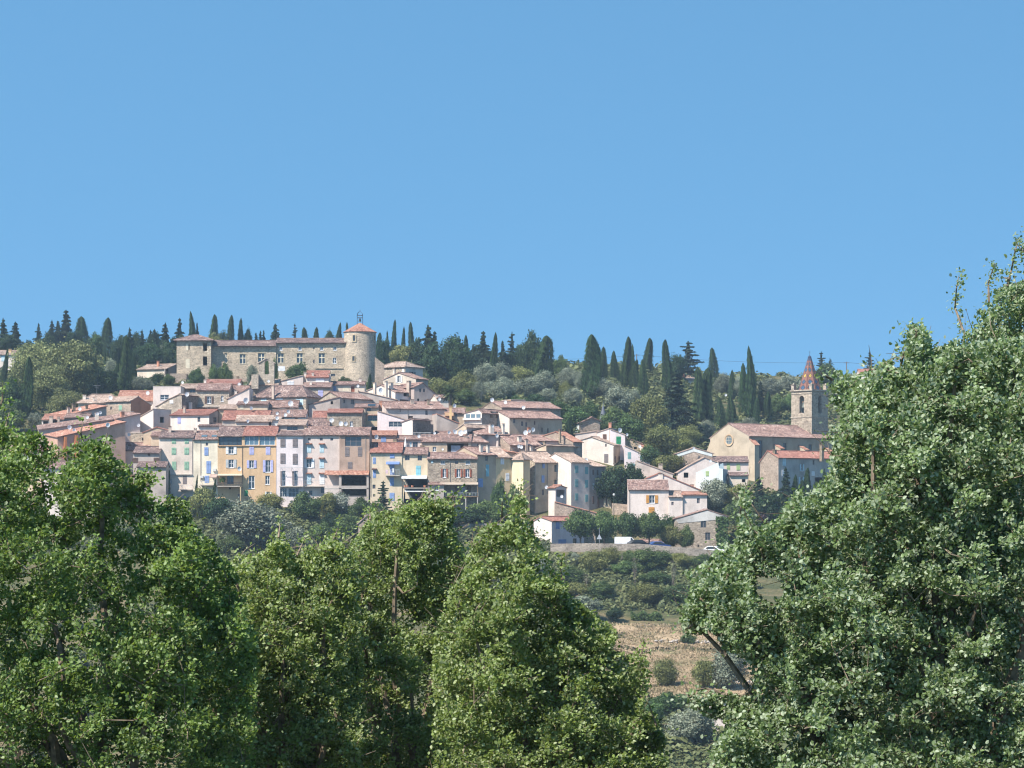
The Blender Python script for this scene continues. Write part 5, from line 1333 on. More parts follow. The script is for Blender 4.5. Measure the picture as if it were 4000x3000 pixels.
# ------------------------------------------------------------------ road wall, cars, signs, dishes, antennas
def road():
    pts = [(2150, 470, 2140), (2300, 470, 2138), (2500, 470.5, 2140), (2700, 472, 2157), (2900, 474, 2176), (3050, 476, 2190)]
    mb = MB()
    L = [at(px, py, d) for px, d, py in pts]
    W2 = 17
    for a, b2 in zip(L[:-1], L[1:]):
        mb.face([a, b2, b2 + Vector((0, W2, .25)), a + Vector((0, W2, .25))])
    m, n, l, b = new_mat('asphalt')
    nz = n.new('ShaderNodeTexNoise'); nz.inputs['Scale'].default_value = 1.2; nz.inputs['Detail'].default_value = 6
    tc = n.new('ShaderNodeTexCoord'); l.new(tc.outputs['Object'], nz.inputs['Vector'])
    r1 = ramp(n, [(.3, (.055, .053, .05)), (.7, (.10, .095, .09))]); l.new(nz.outputs['Fac'], r1.inputs[0]); l.new(r1.outputs[0], b.inputs['Base Color'])
    tag(mb.build('road', m), kind='structure')
    mb = MB()
    for a, b2 in zip(L[:-1], L[1:]):
        lo = Vector((0, 0, -4.5)); up = Vector((0, 0, .75)); t = Vector((0, .55, 0))
        ga, gb = Vector((a.x, a.y - .8, a.z)), Vector((b2.x, b2.y - .8, b2.z))
        mb.prism([ga + lo, gb + lo, gb + up, ga + up], [ga + lo + t, gb + lo + t, gb + up + t, ga + up + t])
    tag(mb.build('retaining_wall', stone((.44, .37, .31), .36)), 'long grey stone retaining wall carrying the village road', 'wall')
    mb = MB()
    for pa, pb, d, y0, y1 in ((2390, 2460, 506, 1965, 2060), (2460, 2478, 504, 1990, 2070)):
        a, b2 = at(pa, y1, d), at(pb, y1 + 5, d)
        z1 = at(0, y0, d).z
        mb.prism([a, b2, Vector((b2.x, b2.y, z1 - .3)), Vector((a.x, a.y, z1))], [p + Vector((0, .5, 0)) for p in (a, b2, Vector((b2.x, b2.y, z1 - .3)), Vector((a.x, a.y, z1)))])
    tag(mb.build('stone_wall', STP), 'brownish stone wall climbing the dark lane left of the pink house', 'wall')


road()
mb = MB()
for x0, x1, d, y0, y1 in ((1800, 1960, 482, 2045, 2110), (1960, 2095, 480, 2060, 2125), (800, 1010, 470, 2125, 2150)):
    a, b2 = at(x0, y1, d), at(x1, y1, d); z1 = at(0, y0, d).z
    mb.prism([a + Vector((0, 0, -1.5)), b2 + Vector((0, 0, -1.5)), Vector((b2.x, b2.y, z1)), Vector((a.x, a.y, z1))], [p + Vector((0, .6, 0)) for p in (a + Vector((0, 0, -1.5)), b2 + Vector((0, 0, -1.5)), Vector((b2.x, b2.y, z1)), Vector((a.x, a.y, z1)))])
tag(mb.build('garden_wall', stone((.40, .35, .31), .4)), 'shaded stone garden wall under the timber deck, behind the centre oak', 'wall')
def dry_field():
    """the mown dry terraces below the road"""
    rg = np.random.default_rng(9)
    V, Q, off = [], [], 0
    for p0, p1, d0, d1 in ((2420, 3250, 399, 413), (2380, 3300, 371, 396), (2480, 3300, 350, 369)):
        nx, ny = 70, 14
        ds = np.linspace(d0, d1, ny)
        rows = []
        for j, d in enumerate(ds):
            e0 = p0 + 30 * math.sin(d * .7) + 18 * math.sin(d * 1.9)
            px = np.linspace(e0, p1, nx)
            dd = d + (1.2 * np.sin(px * .021 + 2) + .7 * np.sin(px * .057)) * (1 if j in (0, ny - 1) else .6)
            x = (px - CX) / FPX * d
            rows.append(np.stack([x, dd, ground_np(x, dd) + .34], -1))
        V.append(np.concatenate(rows))
        a = (np.arange(ny - 1)[:, None] * nx + np.arange(nx - 1)[None, :]).ravel() + off
        Q.append(np.stack([a, a + 1, a + 1 + nx, a + nx], -1)); off += nx * ny
    m, n, l, b = new_mat('dry_grass_field')
    co = coords(n, l, False)
    n1 = n.new('ShaderNodeTexNoise'); n1.inputs['Scale'].default_value = .22; n1.inputs['Detail'].default_value = 8
    l.new(co, n1.inputs['Vector'])
    r1 = ramp(n, [(.32, (.16, .165, .07)), (.45, (.30, .225, .14)), (.6, (.40, .295, .19)), (.75, (.45, .335, .21))]); l.new(n1.outputs['Fac'], r1.inputs[0])
    n2 = n.new('ShaderNodeTexNoise'); n2.inputs['Scale'].default_value = 2.5; n2.inputs['Detail'].default_value = 5; l.new(co, n2.inputs['Vector'])
    r2 = ramp(n, [(.3, (.7, .7, .68)), (.65, (1.05, 1.02, 1))]); l.new(n2.outputs['Fac'], r2.inputs[0])
    mx = n.new('ShaderNodeMix'); mx.data_type = 'RGBA'; mx.blend_type = 'MULTIPLY'; mx.inputs[0].default_value = 1
    l.new(r1.outputs[0], mx.inputs[6]); l.new(r2.outputs[0], mx.inputs[7]); l.new(mx.outputs[2], b.inputs['Base Color'])
    tag(np_mesh('field', np.concatenate(V), np.concatenate(Q), m, smooth=True), kind='structure')


dry_field()
# field terrace walls
mb = MB()
rs = random.Random(3)
for x0, x1, d, h_ in ((2560, 2990, 402, .8), (2760, 3060, 372, .7)):
    n = 150
    for i in range(n):
        px = rs.uniform(x0, x1); c = at(px, 0, d); z = ground(c.x, d) + rs.uniform(-.1, h_)
        r = rs.uniform(.15, .38)
        vs = [Vector((c.x + r * rs.uniform(.7, 1.2) * sx, d + rs.uniform(-.2, .2) + r * sy, z + r * .7 * sz)) for sx, sy, sz in ((1, 0, 0), (-1, 0, 0), (0, 1, 0), (0, -1, 0), (0, 0, 1), (0, 0, -1))]
        for q in ((0, 2, 4), (2, 1, 4), (1, 3, 4), (3, 0, 4), (2, 0, 5), (1, 2, 5), (3, 1, 5), (0, 3, 5)): mb.face([vs[k] for k in q])
tag(mb.build('field_stones', plaster((.40, .37, .34))), 'loose rows of grey field stones edging the dry terraces', 'stones', kind='stuff')

# ---- satellite dishes
def dish_proto():
    mb = MB(); n = 18
    rows = []
    for r in (0, .25, .42, .5):
        rows.append([Vector((r * math.cos(2 * math.pi * i / n), .42 * r * r * -1.0, r * 1.08 * math.sin(2 * math.pi * i / n))) for i in range(n)])
    q = Vector((0, .03, 0))
    for a, b2 in zip(rows[:-1], rows[1:]):
        for i in range(n):
            j = (i + 1) % n
            mb.face([a[i], a[j], b2[j], b2[i]]); mb.face([a[i] + q, b2[i] + q, b2[j] + q, a[j] + q])
    for i in range(n):
        j = (i + 1) % n; mb.face([rows[-1][i], rows[-1][j], rows[-1][j] + q, rows[-1][i] + q])
    me = mb.build('reflector', paint((.74, .74, .75), .45))
    mb = MB(); mb.tube([(0, .05, -.46), (0, -.42, -.30), (0, -.55, -.12)], .022, 4); mb.box(lambda x, y, z: Vector((x, y, z)), -.05, .05, -.62, -.50, -.14, -.03)
    arm = mb.build('feed_arm', paint((.35, .35, .36), .5))
    mb = MB(); mb.tube([(0, .06, .05), (0, .2, -.05), (0, .22, -.9)], .03, 5)
    mast = mb.build('mast', paint((.42, .42, .43), .5, .3))
    return me, arm, mast


DP = dish_proto()
DISHES = [  # x, y, diameter px, distance, label
    (577, 1535, 14, 534, 'white dish on the broad orange roof beside the flat block'), (432, 1554, 15, 531, 'dish on the ridge of the stone fronted terracotta house'), (312, 1597, 13, 519, 'dish at the top of the orange roof leaning left'),
    (380, 1616, 12, 508.5, 'lower of two dishes beside a chimney on the very long pink roof'), (391, 1612, 12, 509.5, 'upper of two dishes beside a chimney on the very long pink roof'), (341, 1630, 12, 507, 'dish by the single chimney of the very long pink roof'),
    (271, 1669, 17, 503, 'larger of two dishes at the low end of the narrow orange roof'), (289, 1680, 14, 502, 'smaller of two dishes at the low end of the narrow orange roof'), (421, 1660, 17, 498, 'large dish alone at the upper end of the narrow orange roof'),
    (541, 1661, 13, 513.5, 'dish on the bright white gable wall'), (504, 1697, 13, 507, 'dish above the small cream house in the oak tops'), (713, 1494, 10, 534, 'dish beside a pole below the castle west block'), (934, 1501, 12, 538, 'dish right of the red brown roof below the castle'),
    (1049, 1489, 10, 532, 'small dish on the foot of the bell gable'), (730, 1540, 17, 520, 'tilted pale dish on the dark stone flank of the curved gable house'), (960, 1565, 22, 515, 'wide dish lying back beside the ruined beige wall'), (981, 1594, 13, 516, 'dish on the ruined beige house wall'),
    (1135, 1576, 21, 518, 'biggest dish, on bright tiles below the hip roofed stone house'), (1082, 1615, 12, 514.6, 'dish on the left of the long roof with bare antennas'), (1126, 1608, 14, 514.6, 'upper dish in the middle of the long roof with antennas'), (1115, 1621, 13, 513, 'middle dish of the long roof with antennas'),
    (1082, 1633, 14, 509, 'dish just above the lavender house top storey, left corner'), (968, 1645, 12, 508.5, 'dish on the light tiled roof behind the ochre houses'), (788, 1684, 11, 506, 'dish on the roof top of the narrow pale cream house'), (935, 1831, 17, 498.8, 'round dish fixed to the ochre loggia house wall'),
    (1295, 1641, 18, 511.5, 'single large dish left of the pair on the rubble stone house'), (1332, 1655, 18, 511.8, 'left dish of the pair on the rubble stone house wall'), (1350, 1655, 16, 511.8, 'right dish of the pair on the rubble stone house wall'), (1398, 1508, 11, 541.5, 'dish by the brown door at the tower foot'),
    (1487, 1525, 19, 546, 'large round dish on the white low gabled house'), (1470, 1707, 17, 508, 'dish in front of the small pink house with blue window'), (1636, 1704, 12, 507, 'dish on the gap between roof terrace and loggia house'), (1697, 1692, 10, 512, 'small dish by the railing of the roof porch'),
    (1754, 1689, 13, 512, 'first and lowest of the four dishes in a row above the loggia house'), (1778, 1687, 16, 512, 'second of the four dishes in a row above the loggia house'), (1800, 1691, 21, 511.5, 'third and widest of the four dishes in a row above the loggia house'), (1817, 1686, 15, 512.5, 'last of the four dishes in a row above the loggia house'),
    (1729, 1755, 9, 507.5, 'small dish on the wall beside the dark loggia'), (1924, 1664, 11, 518, 'small dish beside a white chimney of the shaded grey house'), (1941, 1702, 14, 514, 'dish on the wall under the grey loggia opening'), (2053, 1690, 18, 515, 'big left dish on the pair of roofs with white chimney'), (2067, 1684, 12, 517.5, 'dish in the middle above the low stone fronted house'), (2082, 1678, 16, 517, 'right high dish above the low stone fronted house'),
    (2026, 1743, 13, 512, 'left dish of two under the stone fronted eaves'), (2036, 1746, 13, 512, 'right dish of two under the stone fronted eaves'), (1922, 1562, 16, 543, 'pale dish at the very top of the village near the roof tower'), (1974, 1571, 13, 543, 'dish left of the orange flanked roof tower'), (2045, 1592, 14, 543, 'dish on the shaded face of the roof tower'),
    (2081, 1619, 16, 539, 'left dish on the ridge of the long stone house'), (2135, 1623, 16, 542, 'right dish on the ridge of the long stone house'), (1775, 1683, 12, 520, 'dish behind the row above the loggia house'), (1775, 1585, 15, 538, 'dish near the palm tree base'), (1717, 1559, 12, 544, 'dish on the small white house left of the palm'), (2421, 1680, 17, 531.5, 'large dish on the emerald shuttered lavender house'), (2449, 1698, 11, 527.5, 'small dish at the corner of the two lavender houses'), (2499, 1743, 12, 539.5, 'dish on the shaded brown house'),
    (2290, 1797, 15, 509, 'dish at the foot of the big white gable'), (2134, 1903, 13, 498, 'dish on the shaded wall left of the small white porch'), (2194, 1939, 12, 494.5, 'dish on the low porch roof terrace'), (2710, 1752, 11, 526, 'dish on the gable top of the tall stone house by the church'), (2775, 1801, 10, 518, 'small dish on the bluish white stepped house'), (2835, 1543, 10, 640, 'distant dish on a hillside roof among cypresses')]
for i, (px, py, dm, D, lab) in enumerate(DISHES):
    r_ = empty('satellite_dish', at(px, py, D), lab if lab.startswith(('white', 'pale')) else 'white ' + lab, 'satellite dish', 'satellite dishes on the village roofs', R(rnd.uniform(-5, 32)))
    s_ = dm / FPX * D
    r_.scale = (s_, s_, s_)
    for p in DP:
        c = p if i == 0 else p.copy()
        if i: COL.objects.link(c)
        c.parent = r_
# ---- aerials
def aerial_proto():
    mb = MB(); mb.tube([(0, 0, -1.2), (0, 0, 1)], .012, 4); m_ = mb.build('mast', paint((.30, .30, .31), .5, .3))
    mb = MB(); mb.tube([(-.35, 0, .93), (.45, 0, .95)], .009, 4)
    for k in range(8):
        x = -.3 + k * .1; mb.tube([(x, -.16 + k * .01, .935), (x, .16 - k * .01, .935)], .008, 3)
    mb.tube([(-.2, 0, .7), (.25, 0, .7)], .008, 4)
    for k in range(5): mb.tube([(-.18 + k * .1, -.12, .70), (-.18 + k * .1, .12, .70)], .007, 3)
    return m_, mb.build('antenna_head', paint((.42, .42, .43), .5, .3))


AP = aerial_proto()
for i, (px, py, h_, D, lab) in enumerate([(511, 1640, 34, 512, 'on the left of the bright white gable'), (378, 1540, 36, 533, 'above the weathered hipped roof'), (914, 1610, 30, 511, 'behind the ochre loggia house'), (1100, 1628, 34, 512, 'left among the small dishes'), (1143, 1622, 36, 512, 'right among the small dishes'), (986, 1555, 30, 522, 'by the corner of the ruined beige house'),
                                          (1790, 1692, 20, 512, 'in the row of four dishes'), (2100, 1610, 26, 541, 'left on the long stone roof'), (2137, 1600, 28, 543, 'right on the long stone roof'), (2290, 1785, 26, 510, 'below the big white gable'), (2040, 1735, 24, 513, 'by the two dishes under the eaves'), (1880, 1556, 22, 546, 'at the village top beside the palm slope'), (2398, 1664, 18, 534, 'beside the red chimney of the lavender houses'), (1673, 1560, 18, 531, 'on the long grey lavender roof')]):
    r_ = empty('tv_antenna', at(px, py, D), 'thin grey television antenna standing ' + lab, 'antenna', 'roof antennas', rnd.uniform(-.8, .8))
    s_ = h_ / FPX * D; r_.scale = (s_, s_, s_)
    for p in AP:
        c = p if i == 0 else p.copy()
        if i: COL.objects.link(c)
        c.parent = r_

# ---- vehicles
def car(px, py, D, L, W, Hh, col, label, rz, van=False, name='parked_car', zoff=0.0):
    c = at(px, py, D); z = ground(c.x, c.y + 1)
    z = max(z, road_z(px)) + .02
    r_ = empty(name, (c.x, D, z), label, 'van' if van else 'car', 'vehicles parked behind the road wall', rz)
    cs, sn = math.cos(rz), math.sin(rz)
    f = lambda x, y, zz: Vector((c.x + x * cs - y * sn, D + x * sn + y * cs, z + zz))
    pm = paint(col, .35)
    if van: side = [(-L / 2, .35), (L / 2, .35), (L / 2, .9), (L / 2 - .25, 1.05), (L / 2 - 1.0, 1.15), (L / 2 - 1.75, Hh - .05), (L / 2 - 2.0, Hh), (-L / 2 + .1, Hh), (-L / 2, Hh - .15)]
    else: side = [(-L / 2, .3), (L / 2, .3), (L / 2, .68), (L / 2 - .15, .78), (L / 2 - 1.05, .92), (L / 2 - 1.75, Hh - .04), (L / 2 - 2.0, Hh), (-L / 2 + .9, Hh), (-L / 2 + .25, 1.0), (-L / 2, .9)]
    mb = MB(); w2 = W / 2
    mb.prism([f(x, -w2 + (.12 if zz > 1.05 else 0), zz) for x, zz in side], [f(x, w2 - (.12 if zz > 1.05 else 0), zz) for x, zz in side])
    bo = mb.build('body', pm, r_)
    gl = glass()
    for sy in (-1, 1):
        mb = MB(); y = sy * (w2 - .03)
        pts = [(L / 2 - 1.95, Hh - .16), (L / 2 - 1.75, Hh - .16), (L / 2 - 1.2, 1.0), (L / 2 - 1.95, .98)] if van else [(-L / 2 + .55, .98), (-L / 2 + 1.0, Hh - .1), (L / 2 - 2.0, Hh - .1), (L / 2 - 1.25, .96)]
        mb.prism([f(x, y - .06 * 1, zz) for x, zz in pts], [f(x, y + .06, zz) for x, zz in pts]); mb.build('side_window', gl, r_)
    mb = MB(); q = [(L / 2 - 1.0, 1.13 if van else .95), (L / 2 - 1.72, Hh - .1)]
    mb.prism([f(q[0][0] + .03, -w2 + .2, q[0][1]), f(q[0][0] + .03, w2 - .2, q[0][1]), f(q[1][0] + .05, w2 - .25, q[1][1]), f(q[1][0] + .05, -w2 + .25, q[1][1])],
             [f(q[0][0] - .03, -w2 + .2, q[0][1]), f(q[0][0] - .03, w2 - .2, q[0][1]), f(q[1][0] - .03, w2 - .25, q[1][1]), f(q[1][0] - .03, -w2 + .25, q[1][1])])
    mb.build('windscreen', gl, r_)
    for x in (-L / 2 + .8, L / 2 - .85):
        for sy in (-1, 1):
            mb = MB(); pr = [(x + .31 * math.cos(k * math.pi / 8), .31 + .31 * math.sin(k * math.pi / 8)) for k in range(16)]
            mb.prism([f(a, sy * (w2 - .18), b2) for a, b2 in pr], [f(a, sy * (w2 + .015), b2) for a, b2 in pr])
            wh = mb.build('wheel', paint((.02, .02, .02), .8), r_)
            mb = MB(); mb.prism([f(x + (a - x) * .55, sy * (w2 + .016), .31 + (b2 - .31) * .55) for a, b2 in pr], [f(x + (a - x) * .55, sy * (w2 + .03), .31 + (b2 - .31) * .55) for a, b2 in pr]); mb.build('rim', paint((.4, .4, .42), .4, .6), wh)
    return r_


def road_z(px):
    return float(np.interp(px, [2150, 2300, 2500, 2700, 2900], [at(0, 2140, 470).z, at(0, 2138, 470).z, at(0, 2140, 470.5).z, at(0, 2157, 472).z, at(0, 2176, 474).z]))


car(2452, 2120, 473.5, 4.9, 1.9, 1.95, (.75, .75, .76), 'white delivery van parked under the round plane trees', R(180), True, 'delivery_van')
car(2497, 2128, 472.4, 4.2, 1.75, 1.45, (.03, .032, .036), 'dark car parked in front of the white van nose', R(12))
car(2574, 2142, 473, 4.1, 1.75, 1.45, (.05, .10, .26), 'blue car parked before the red tiled shed', R(8))
car(2792, 2160, 475.5, 4.2, 1.75, 1.5, (.74, .74, .75), 'white car beside the garage of the stone barn', R(-10))
# ---- road sign, lamps, poles
c = at(2341, 2135, 471.5); z = road_z(2341)
r_ = empty('road_sign', (c.x, c.y, z), 'triangular warning sign seen from its grey back on a thin pole', 'sign')
mb = MB(); mb.tube([(c.x, c.y, z), (c.x, c.y, z + 3.6)], .04, 5); mb.build('pole', paint((.45, .46, .47), .5, .4), r_)
mb = MB(); zz = z + 1.5; mb.prism([Vector((c.x - .5, c.y - .06, zz)), Vector((c.x + .5, c.y - .06, zz)), Vector((c.x, c.y - .06, zz + .95))], [Vector((c.x - .5, c.y - .045, zz)), Vector((c.x + .5, c.y - .045, zz)), Vector((c.x, c.y - .045, zz + .95))])
mb.build('sign_plate', paint((.50, .51, .53), .4, .3), r_)
for px, py, D, gy, lab in ((2398, 1932, 503, 1990, 'globe street lamp in front of the dark trees of the lane'), (2140, 2140, 472, 2185, 'globe street lamp against the corner of the blue garage house')):
    c = at(px, py, D); z = ground(c.x, c.y)
    r_ = empty('street_lamp', (c.x, c.y, z), lab, 'street lamp', 'street lamps')
    mb = MB(); mb.tube([(c.x, c.y, min(z, c.z - 3)), (c.x, c.y, c.z - .3)], [.07, .04], 6); mb.build('pole', paint((.04, .06, .05), .5), r_)
    mb = MB(); mb.lathe([(.08, c.z - .32), (.2, c.z - .16), (.25, c.z), (.2, c.z + .16), (.05, c.z + .24)], (c.x, c.y, 0), 12); mb.build('globe', paint((.50, .52, .52), .3), r_)
pp = []
for px, y0, D, lab in ((2487, 1383, 742, 'wooden utility pole poking above the ridge cypresses'), (3307, 1413, 738, 'wooden utility pole on the skyline right of the church spire'), (2000, 1392, 748, 'utility pole hidden among the ridge conifers')):
    t = at(px, y0, D); z = ground(t.x, t.y)
    r_ = empty('utility_pole', (t.x, t.y, z), lab, 'utility pole', 'utility poles on the ridge')
    mb = MB(); mb.tube([(t.x, t.y, z - .5), t], [.16, .11], 6); mb.build('pole', paint((.16, .12, .10)), r_)
    mb = MB(); mb.tube([t + Vector((-.8, 0, -.35)), t + Vector((.8, 0, -.35))], .06, 5); mb.build('cross_arm', paint((.16, .12, .10)), r_)
    pp.append(t + Vector((0, 0, -.2)))
e1 = at(3900, 1425, 738)
mb = MB()
for a, b2 in ((pp[2], pp[0]), (pp[0], pp[1]), (pp[1], e1)):
    mb.tube([a.lerp(b2, t) + Vector((0, 0, -4 * .9 * t * (1 - t))) for t in [i / 12 for i in range(13)]], .03, 4)
tag(mb.build('power_line', paint((.04, .04, .045))), 'thin dark power line sagging along the skyline', 'cable')
# ------------------------------------------------------------------ trees on the hill
def quads_from(cent, nrm, size, rng, aspect=1.0, upbias=None):
    """one small leaf-clump face per centre"""
    n = len(cent)
    nrm = nrm / np.maximum(np.linalg.norm(nrm, axis=1, keepdims=True), 1e-6)
    t = rng.normal(size=(n, 3))
    if upbias is not None: t = t * (1 - upbias) + np.array([0, 0, 1.0]) * upbias * 2
    t = t - nrm * (t * nrm).sum(1, keepdims=True)
    t /= np.maximum(np.linalg.norm(t, axis=1, keepdims=True), 1e-6)
    b = np.cross(nrm, t)
    s = (size * rng.uniform(.6, 1.35, n))[:, None]
    v = np.empty((n, 4, 3))
    v[:, 0] = cent - b * s * .5 - t * s * .35 * aspect
    v[:, 1] = cent + b * s * .42 - t * s * .5 * aspect
    v[:, 2] = cent + b * s * .5 + t * s * .4 * aspect
    v[:, 3] = cent - b * s * .35 + t * s * .55 * aspect
    return v.reshape(-1, 3), np.arange(n * 4).reshape(-1, 4)


def sph(n, rng):
    d = rng.normal(size=(n, 3)); return d / np.linalg.norm(d, axis=1, keepdims=True)


def crown_blobs(seed, nb=30, n=9000, size=.036, z0=.22, flat=1.0, open_=0.0):
    """broadleaf crown, unit height and width, made of many overlapping leaf clumps"""
    rng = np.random.default_rng(seed)
    C, N, T = [], [], []
    c0 = np.array([0, 0, (z0 + 1) / 2]); rz = (1 - z0) / 2
    bl = []
    for i in range(nb):
        d = sph(1, rng)[0]; rr_ = rng.uniform(.25, .78) ** .7
        br = rng.uniform(.13, .22)
        bl.append((c0 + d * np.array([.5 - br * .8, .5 - br * .8, rz - br * .6]) * rr_ / .8, br))
    per = n // nb
    for c, br in bl:
        d = sph(per, rng)
        r = br * (1 + .25 * rng.normal(size=per)) * (.55 + .45 * rng.random(per) ** .4)
        p = c + d * r[:, None] * np.array([1, 1, .85 * flat])
        C.append(p); N.append(d + rng.normal(size=(per, 3)) * .55)
        T.append(np.clip(rng.normal(.45, .22, per) + rng.normal(0, .12), 0, 1))
    C, N, T = np.concatenate(C), np.concatenate(N), np.concatenate(T)
    v, q = quads_from(C, N, np.full(len(C), size), rng)
    return v, q, np.repeat(T, 4)


def crown_cypress(seed, n=13000, size=.024, taper=1.0, blunt=.0):
    rng = np.random.default_rng(seed)
    t = rng.random(n) ** .85
    a = rng.random(n) * 2 * np.pi
    lob = sum(rng.uniform(.04, .10) * np.sin(k * a + rng.uniform(0, 6) + t * rng.uniform(-5, 5)) for k in (2, 3, 5, 7))
    prof = np.minimum(1, (t / .16) ** .5) * np.maximum(1 - (t - .1), 0) ** (.68 * taper)
    prof = np.where(t > .3, prof * (1 - .1 * t), prof) + blunt * np.sin(np.pi * t) * .2
    lob = lob + .16 * np.sin(6 * a + 23 * t + rng.uniform(0, 6)) * np.sin(4 * a - 31 * t + rng.uniform(0, 6)) + .10 * np.sin(11 * a + 47 * t)
    prof = np.where(t > .93, prof * np.sqrt(np.maximum(1.001 - t, 0) / .07), prof)
    r = .5 * prof * (1 + lob) * (.66 + .34 * rng.random(n) ** .5) * (1 + .09 * rng.normal(size=n))
    bx, by = .10 * np.sin(t * rng.uniform(2, 5) + rng.uniform(0, 6)), .10 * np.sin(t * rng.uniform(2, 5) + rng.uniform(0, 6))
    C = np.stack([r * np.cos(a) + bx, r * np.sin(a) + by, .02 + .98 * t], -1)
    N = np.stack([np.cos(a), np.sin(a), np.full(n, .25)], -1) + rng.normal(size=(n, 3)) * .5
    v, q = quads_from(C, N, np.full(n, size), rng, aspect=1.0, upbias=.6)
    # trees are far wider in unit space than real: stretch faces vertically less by giving them a flat aspect
    T = np.clip(rng.normal(.45, .2, n) + lob * 2.0, 0, 1)
    return v, q, np.repeat(T, 4)


def crown_conifer(seed, tiers=13, n=13000, size=.024, sparse=0.0, cedar=False):
    rng = np.random.default_rng(seed)
    C, N, T = [], [], []
    per = n // tiers
    for k in range(tiers):
        t = (k + rng.uniform(-.3, .3)) / tiers
        z = .06 + .92 * t
        R_ = .5 * (1 - t) ** (1.0 if not cedar else .7) * rng.uniform(.75, 1.1) + .015
        nbr = max(4, int((9 - 5 * t) * (1 - sparse)))
        az = rng.random(nbr) * 2 * np.pi
        ln = R_ * rng.uniform(.6, 1.3, nbr)
        i = rng.integers(0, nbr, per)
        s = rng.random(per) ** .7
        L = ln[i] * s
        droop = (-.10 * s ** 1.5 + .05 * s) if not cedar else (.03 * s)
        w = .05 * (1.15 - s) * (1.05 - t) + .010
        p = np.stack([L * np.cos(az[i]), L * np.sin(az[i]), z + droop * (1 - t) + 0 * s], -1) + rng.normal(size=(per, 3)) * (w * np.array([1, 1, .45 if not cedar else .25])[None, :].T).T
        C.append(p); N.append(np.stack([np.cos(az[i]) * .5, np.sin(az[i]) * .5, np.ones(per)], -1) + rng.normal(size=(per, 3)) * .6)
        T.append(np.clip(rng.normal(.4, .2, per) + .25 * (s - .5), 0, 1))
    # inner fill
    m = int(n * .25 * (1 - sparse))
    t = rng.random(m) ** .8; a = rng.random(m) * 6.283; r = .5 * (1 - t) * rng.random(m) * .6
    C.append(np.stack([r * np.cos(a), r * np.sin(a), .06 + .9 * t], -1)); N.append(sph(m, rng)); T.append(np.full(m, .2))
    C, N, T = np.concatenate(C), np.concatenate(N), np.concatenate(T)
    C[:, 2] = np.clip(C[:, 2], 0, 1.0)
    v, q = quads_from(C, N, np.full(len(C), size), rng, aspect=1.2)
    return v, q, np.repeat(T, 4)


def trunk_mesh(seed, h=.4, r=.035, lean=.03, forks=4):
    rr = random.Random(seed)
    mb = MB()
    top = (rr.uniform(-lean, lean), rr.uniform(-lean, lean), h)
    mb.tube([(0, 0, -.06), (0, 0, 0), (top[0] * .5, top[1] * .5, h * .5), top], [r * 1.4, r * 1.1, r * .85, r * .6], 7)
    for k in range(forks):
        a = 6.283 * k / max(1, forks) + rr.random()
        mb.tube([(top[0] * .8, top[1] * .8, h * rr.uniform(.6, .95)), (.13 * math.cos(a), .13 * math.sin(a), h + .15), (.24 * math.cos(a), .24 * math.sin(a), h + .34)], [r * .55, r * .4, r * .15], 5)
    return mb


FOL = {
    'cypress': foliage('cypress_leaves', (.008, .020, .009), (.040, .072, .024), .12, .22),
    'fir': foliage('fir_needles', (.008, .019, .012), (.036, .064, .030), .12, .25),
    'cedar': foliage('cedar_needles', (.012, .024, .018), (.048, .074, .048), .12, .2),
    'pine': foliage('pine_needles', (.070, .088, .032), (.255, .275, .110), .25, .2),
    'broad': foliage('broad_leaves', (.028, .052, .018), (.115, .172, .054), .28, .3),
    'dark': foliage('dark_leaves', (.012, .028, .013), (.046, .084, .032), .22, .25),
    'olive': foliage('olive_leaves', (.080, .098, .066), (.245, .270, .195), .2, .22),
    'yellow': foliage('yellow_green_leaves', (.060, .076, .020), (.265, .275, .095), .3, .2),
    'blossom': foliage('blossom_leaves', (.05, .07, .03), (.40, .42, .36), .2, .1),
    'purple': foliage('purple_leaves', (.020, .012, .018), (.075, .045, .060), .2, .2),
    'palm': foliage('palm_fronds', (.018, .032, .012), (.075, .105, .035), .2, .1),
    'ivy': foliage('ivy_leaves', (.018, .038, .012), (.075, .13, .035), .25, .1),
    'bare': foliage('bare_twigs', (.10, .085, .07), (.24, .21, .18), .0, .1),
}
BARK = bark()
PROTO = {}


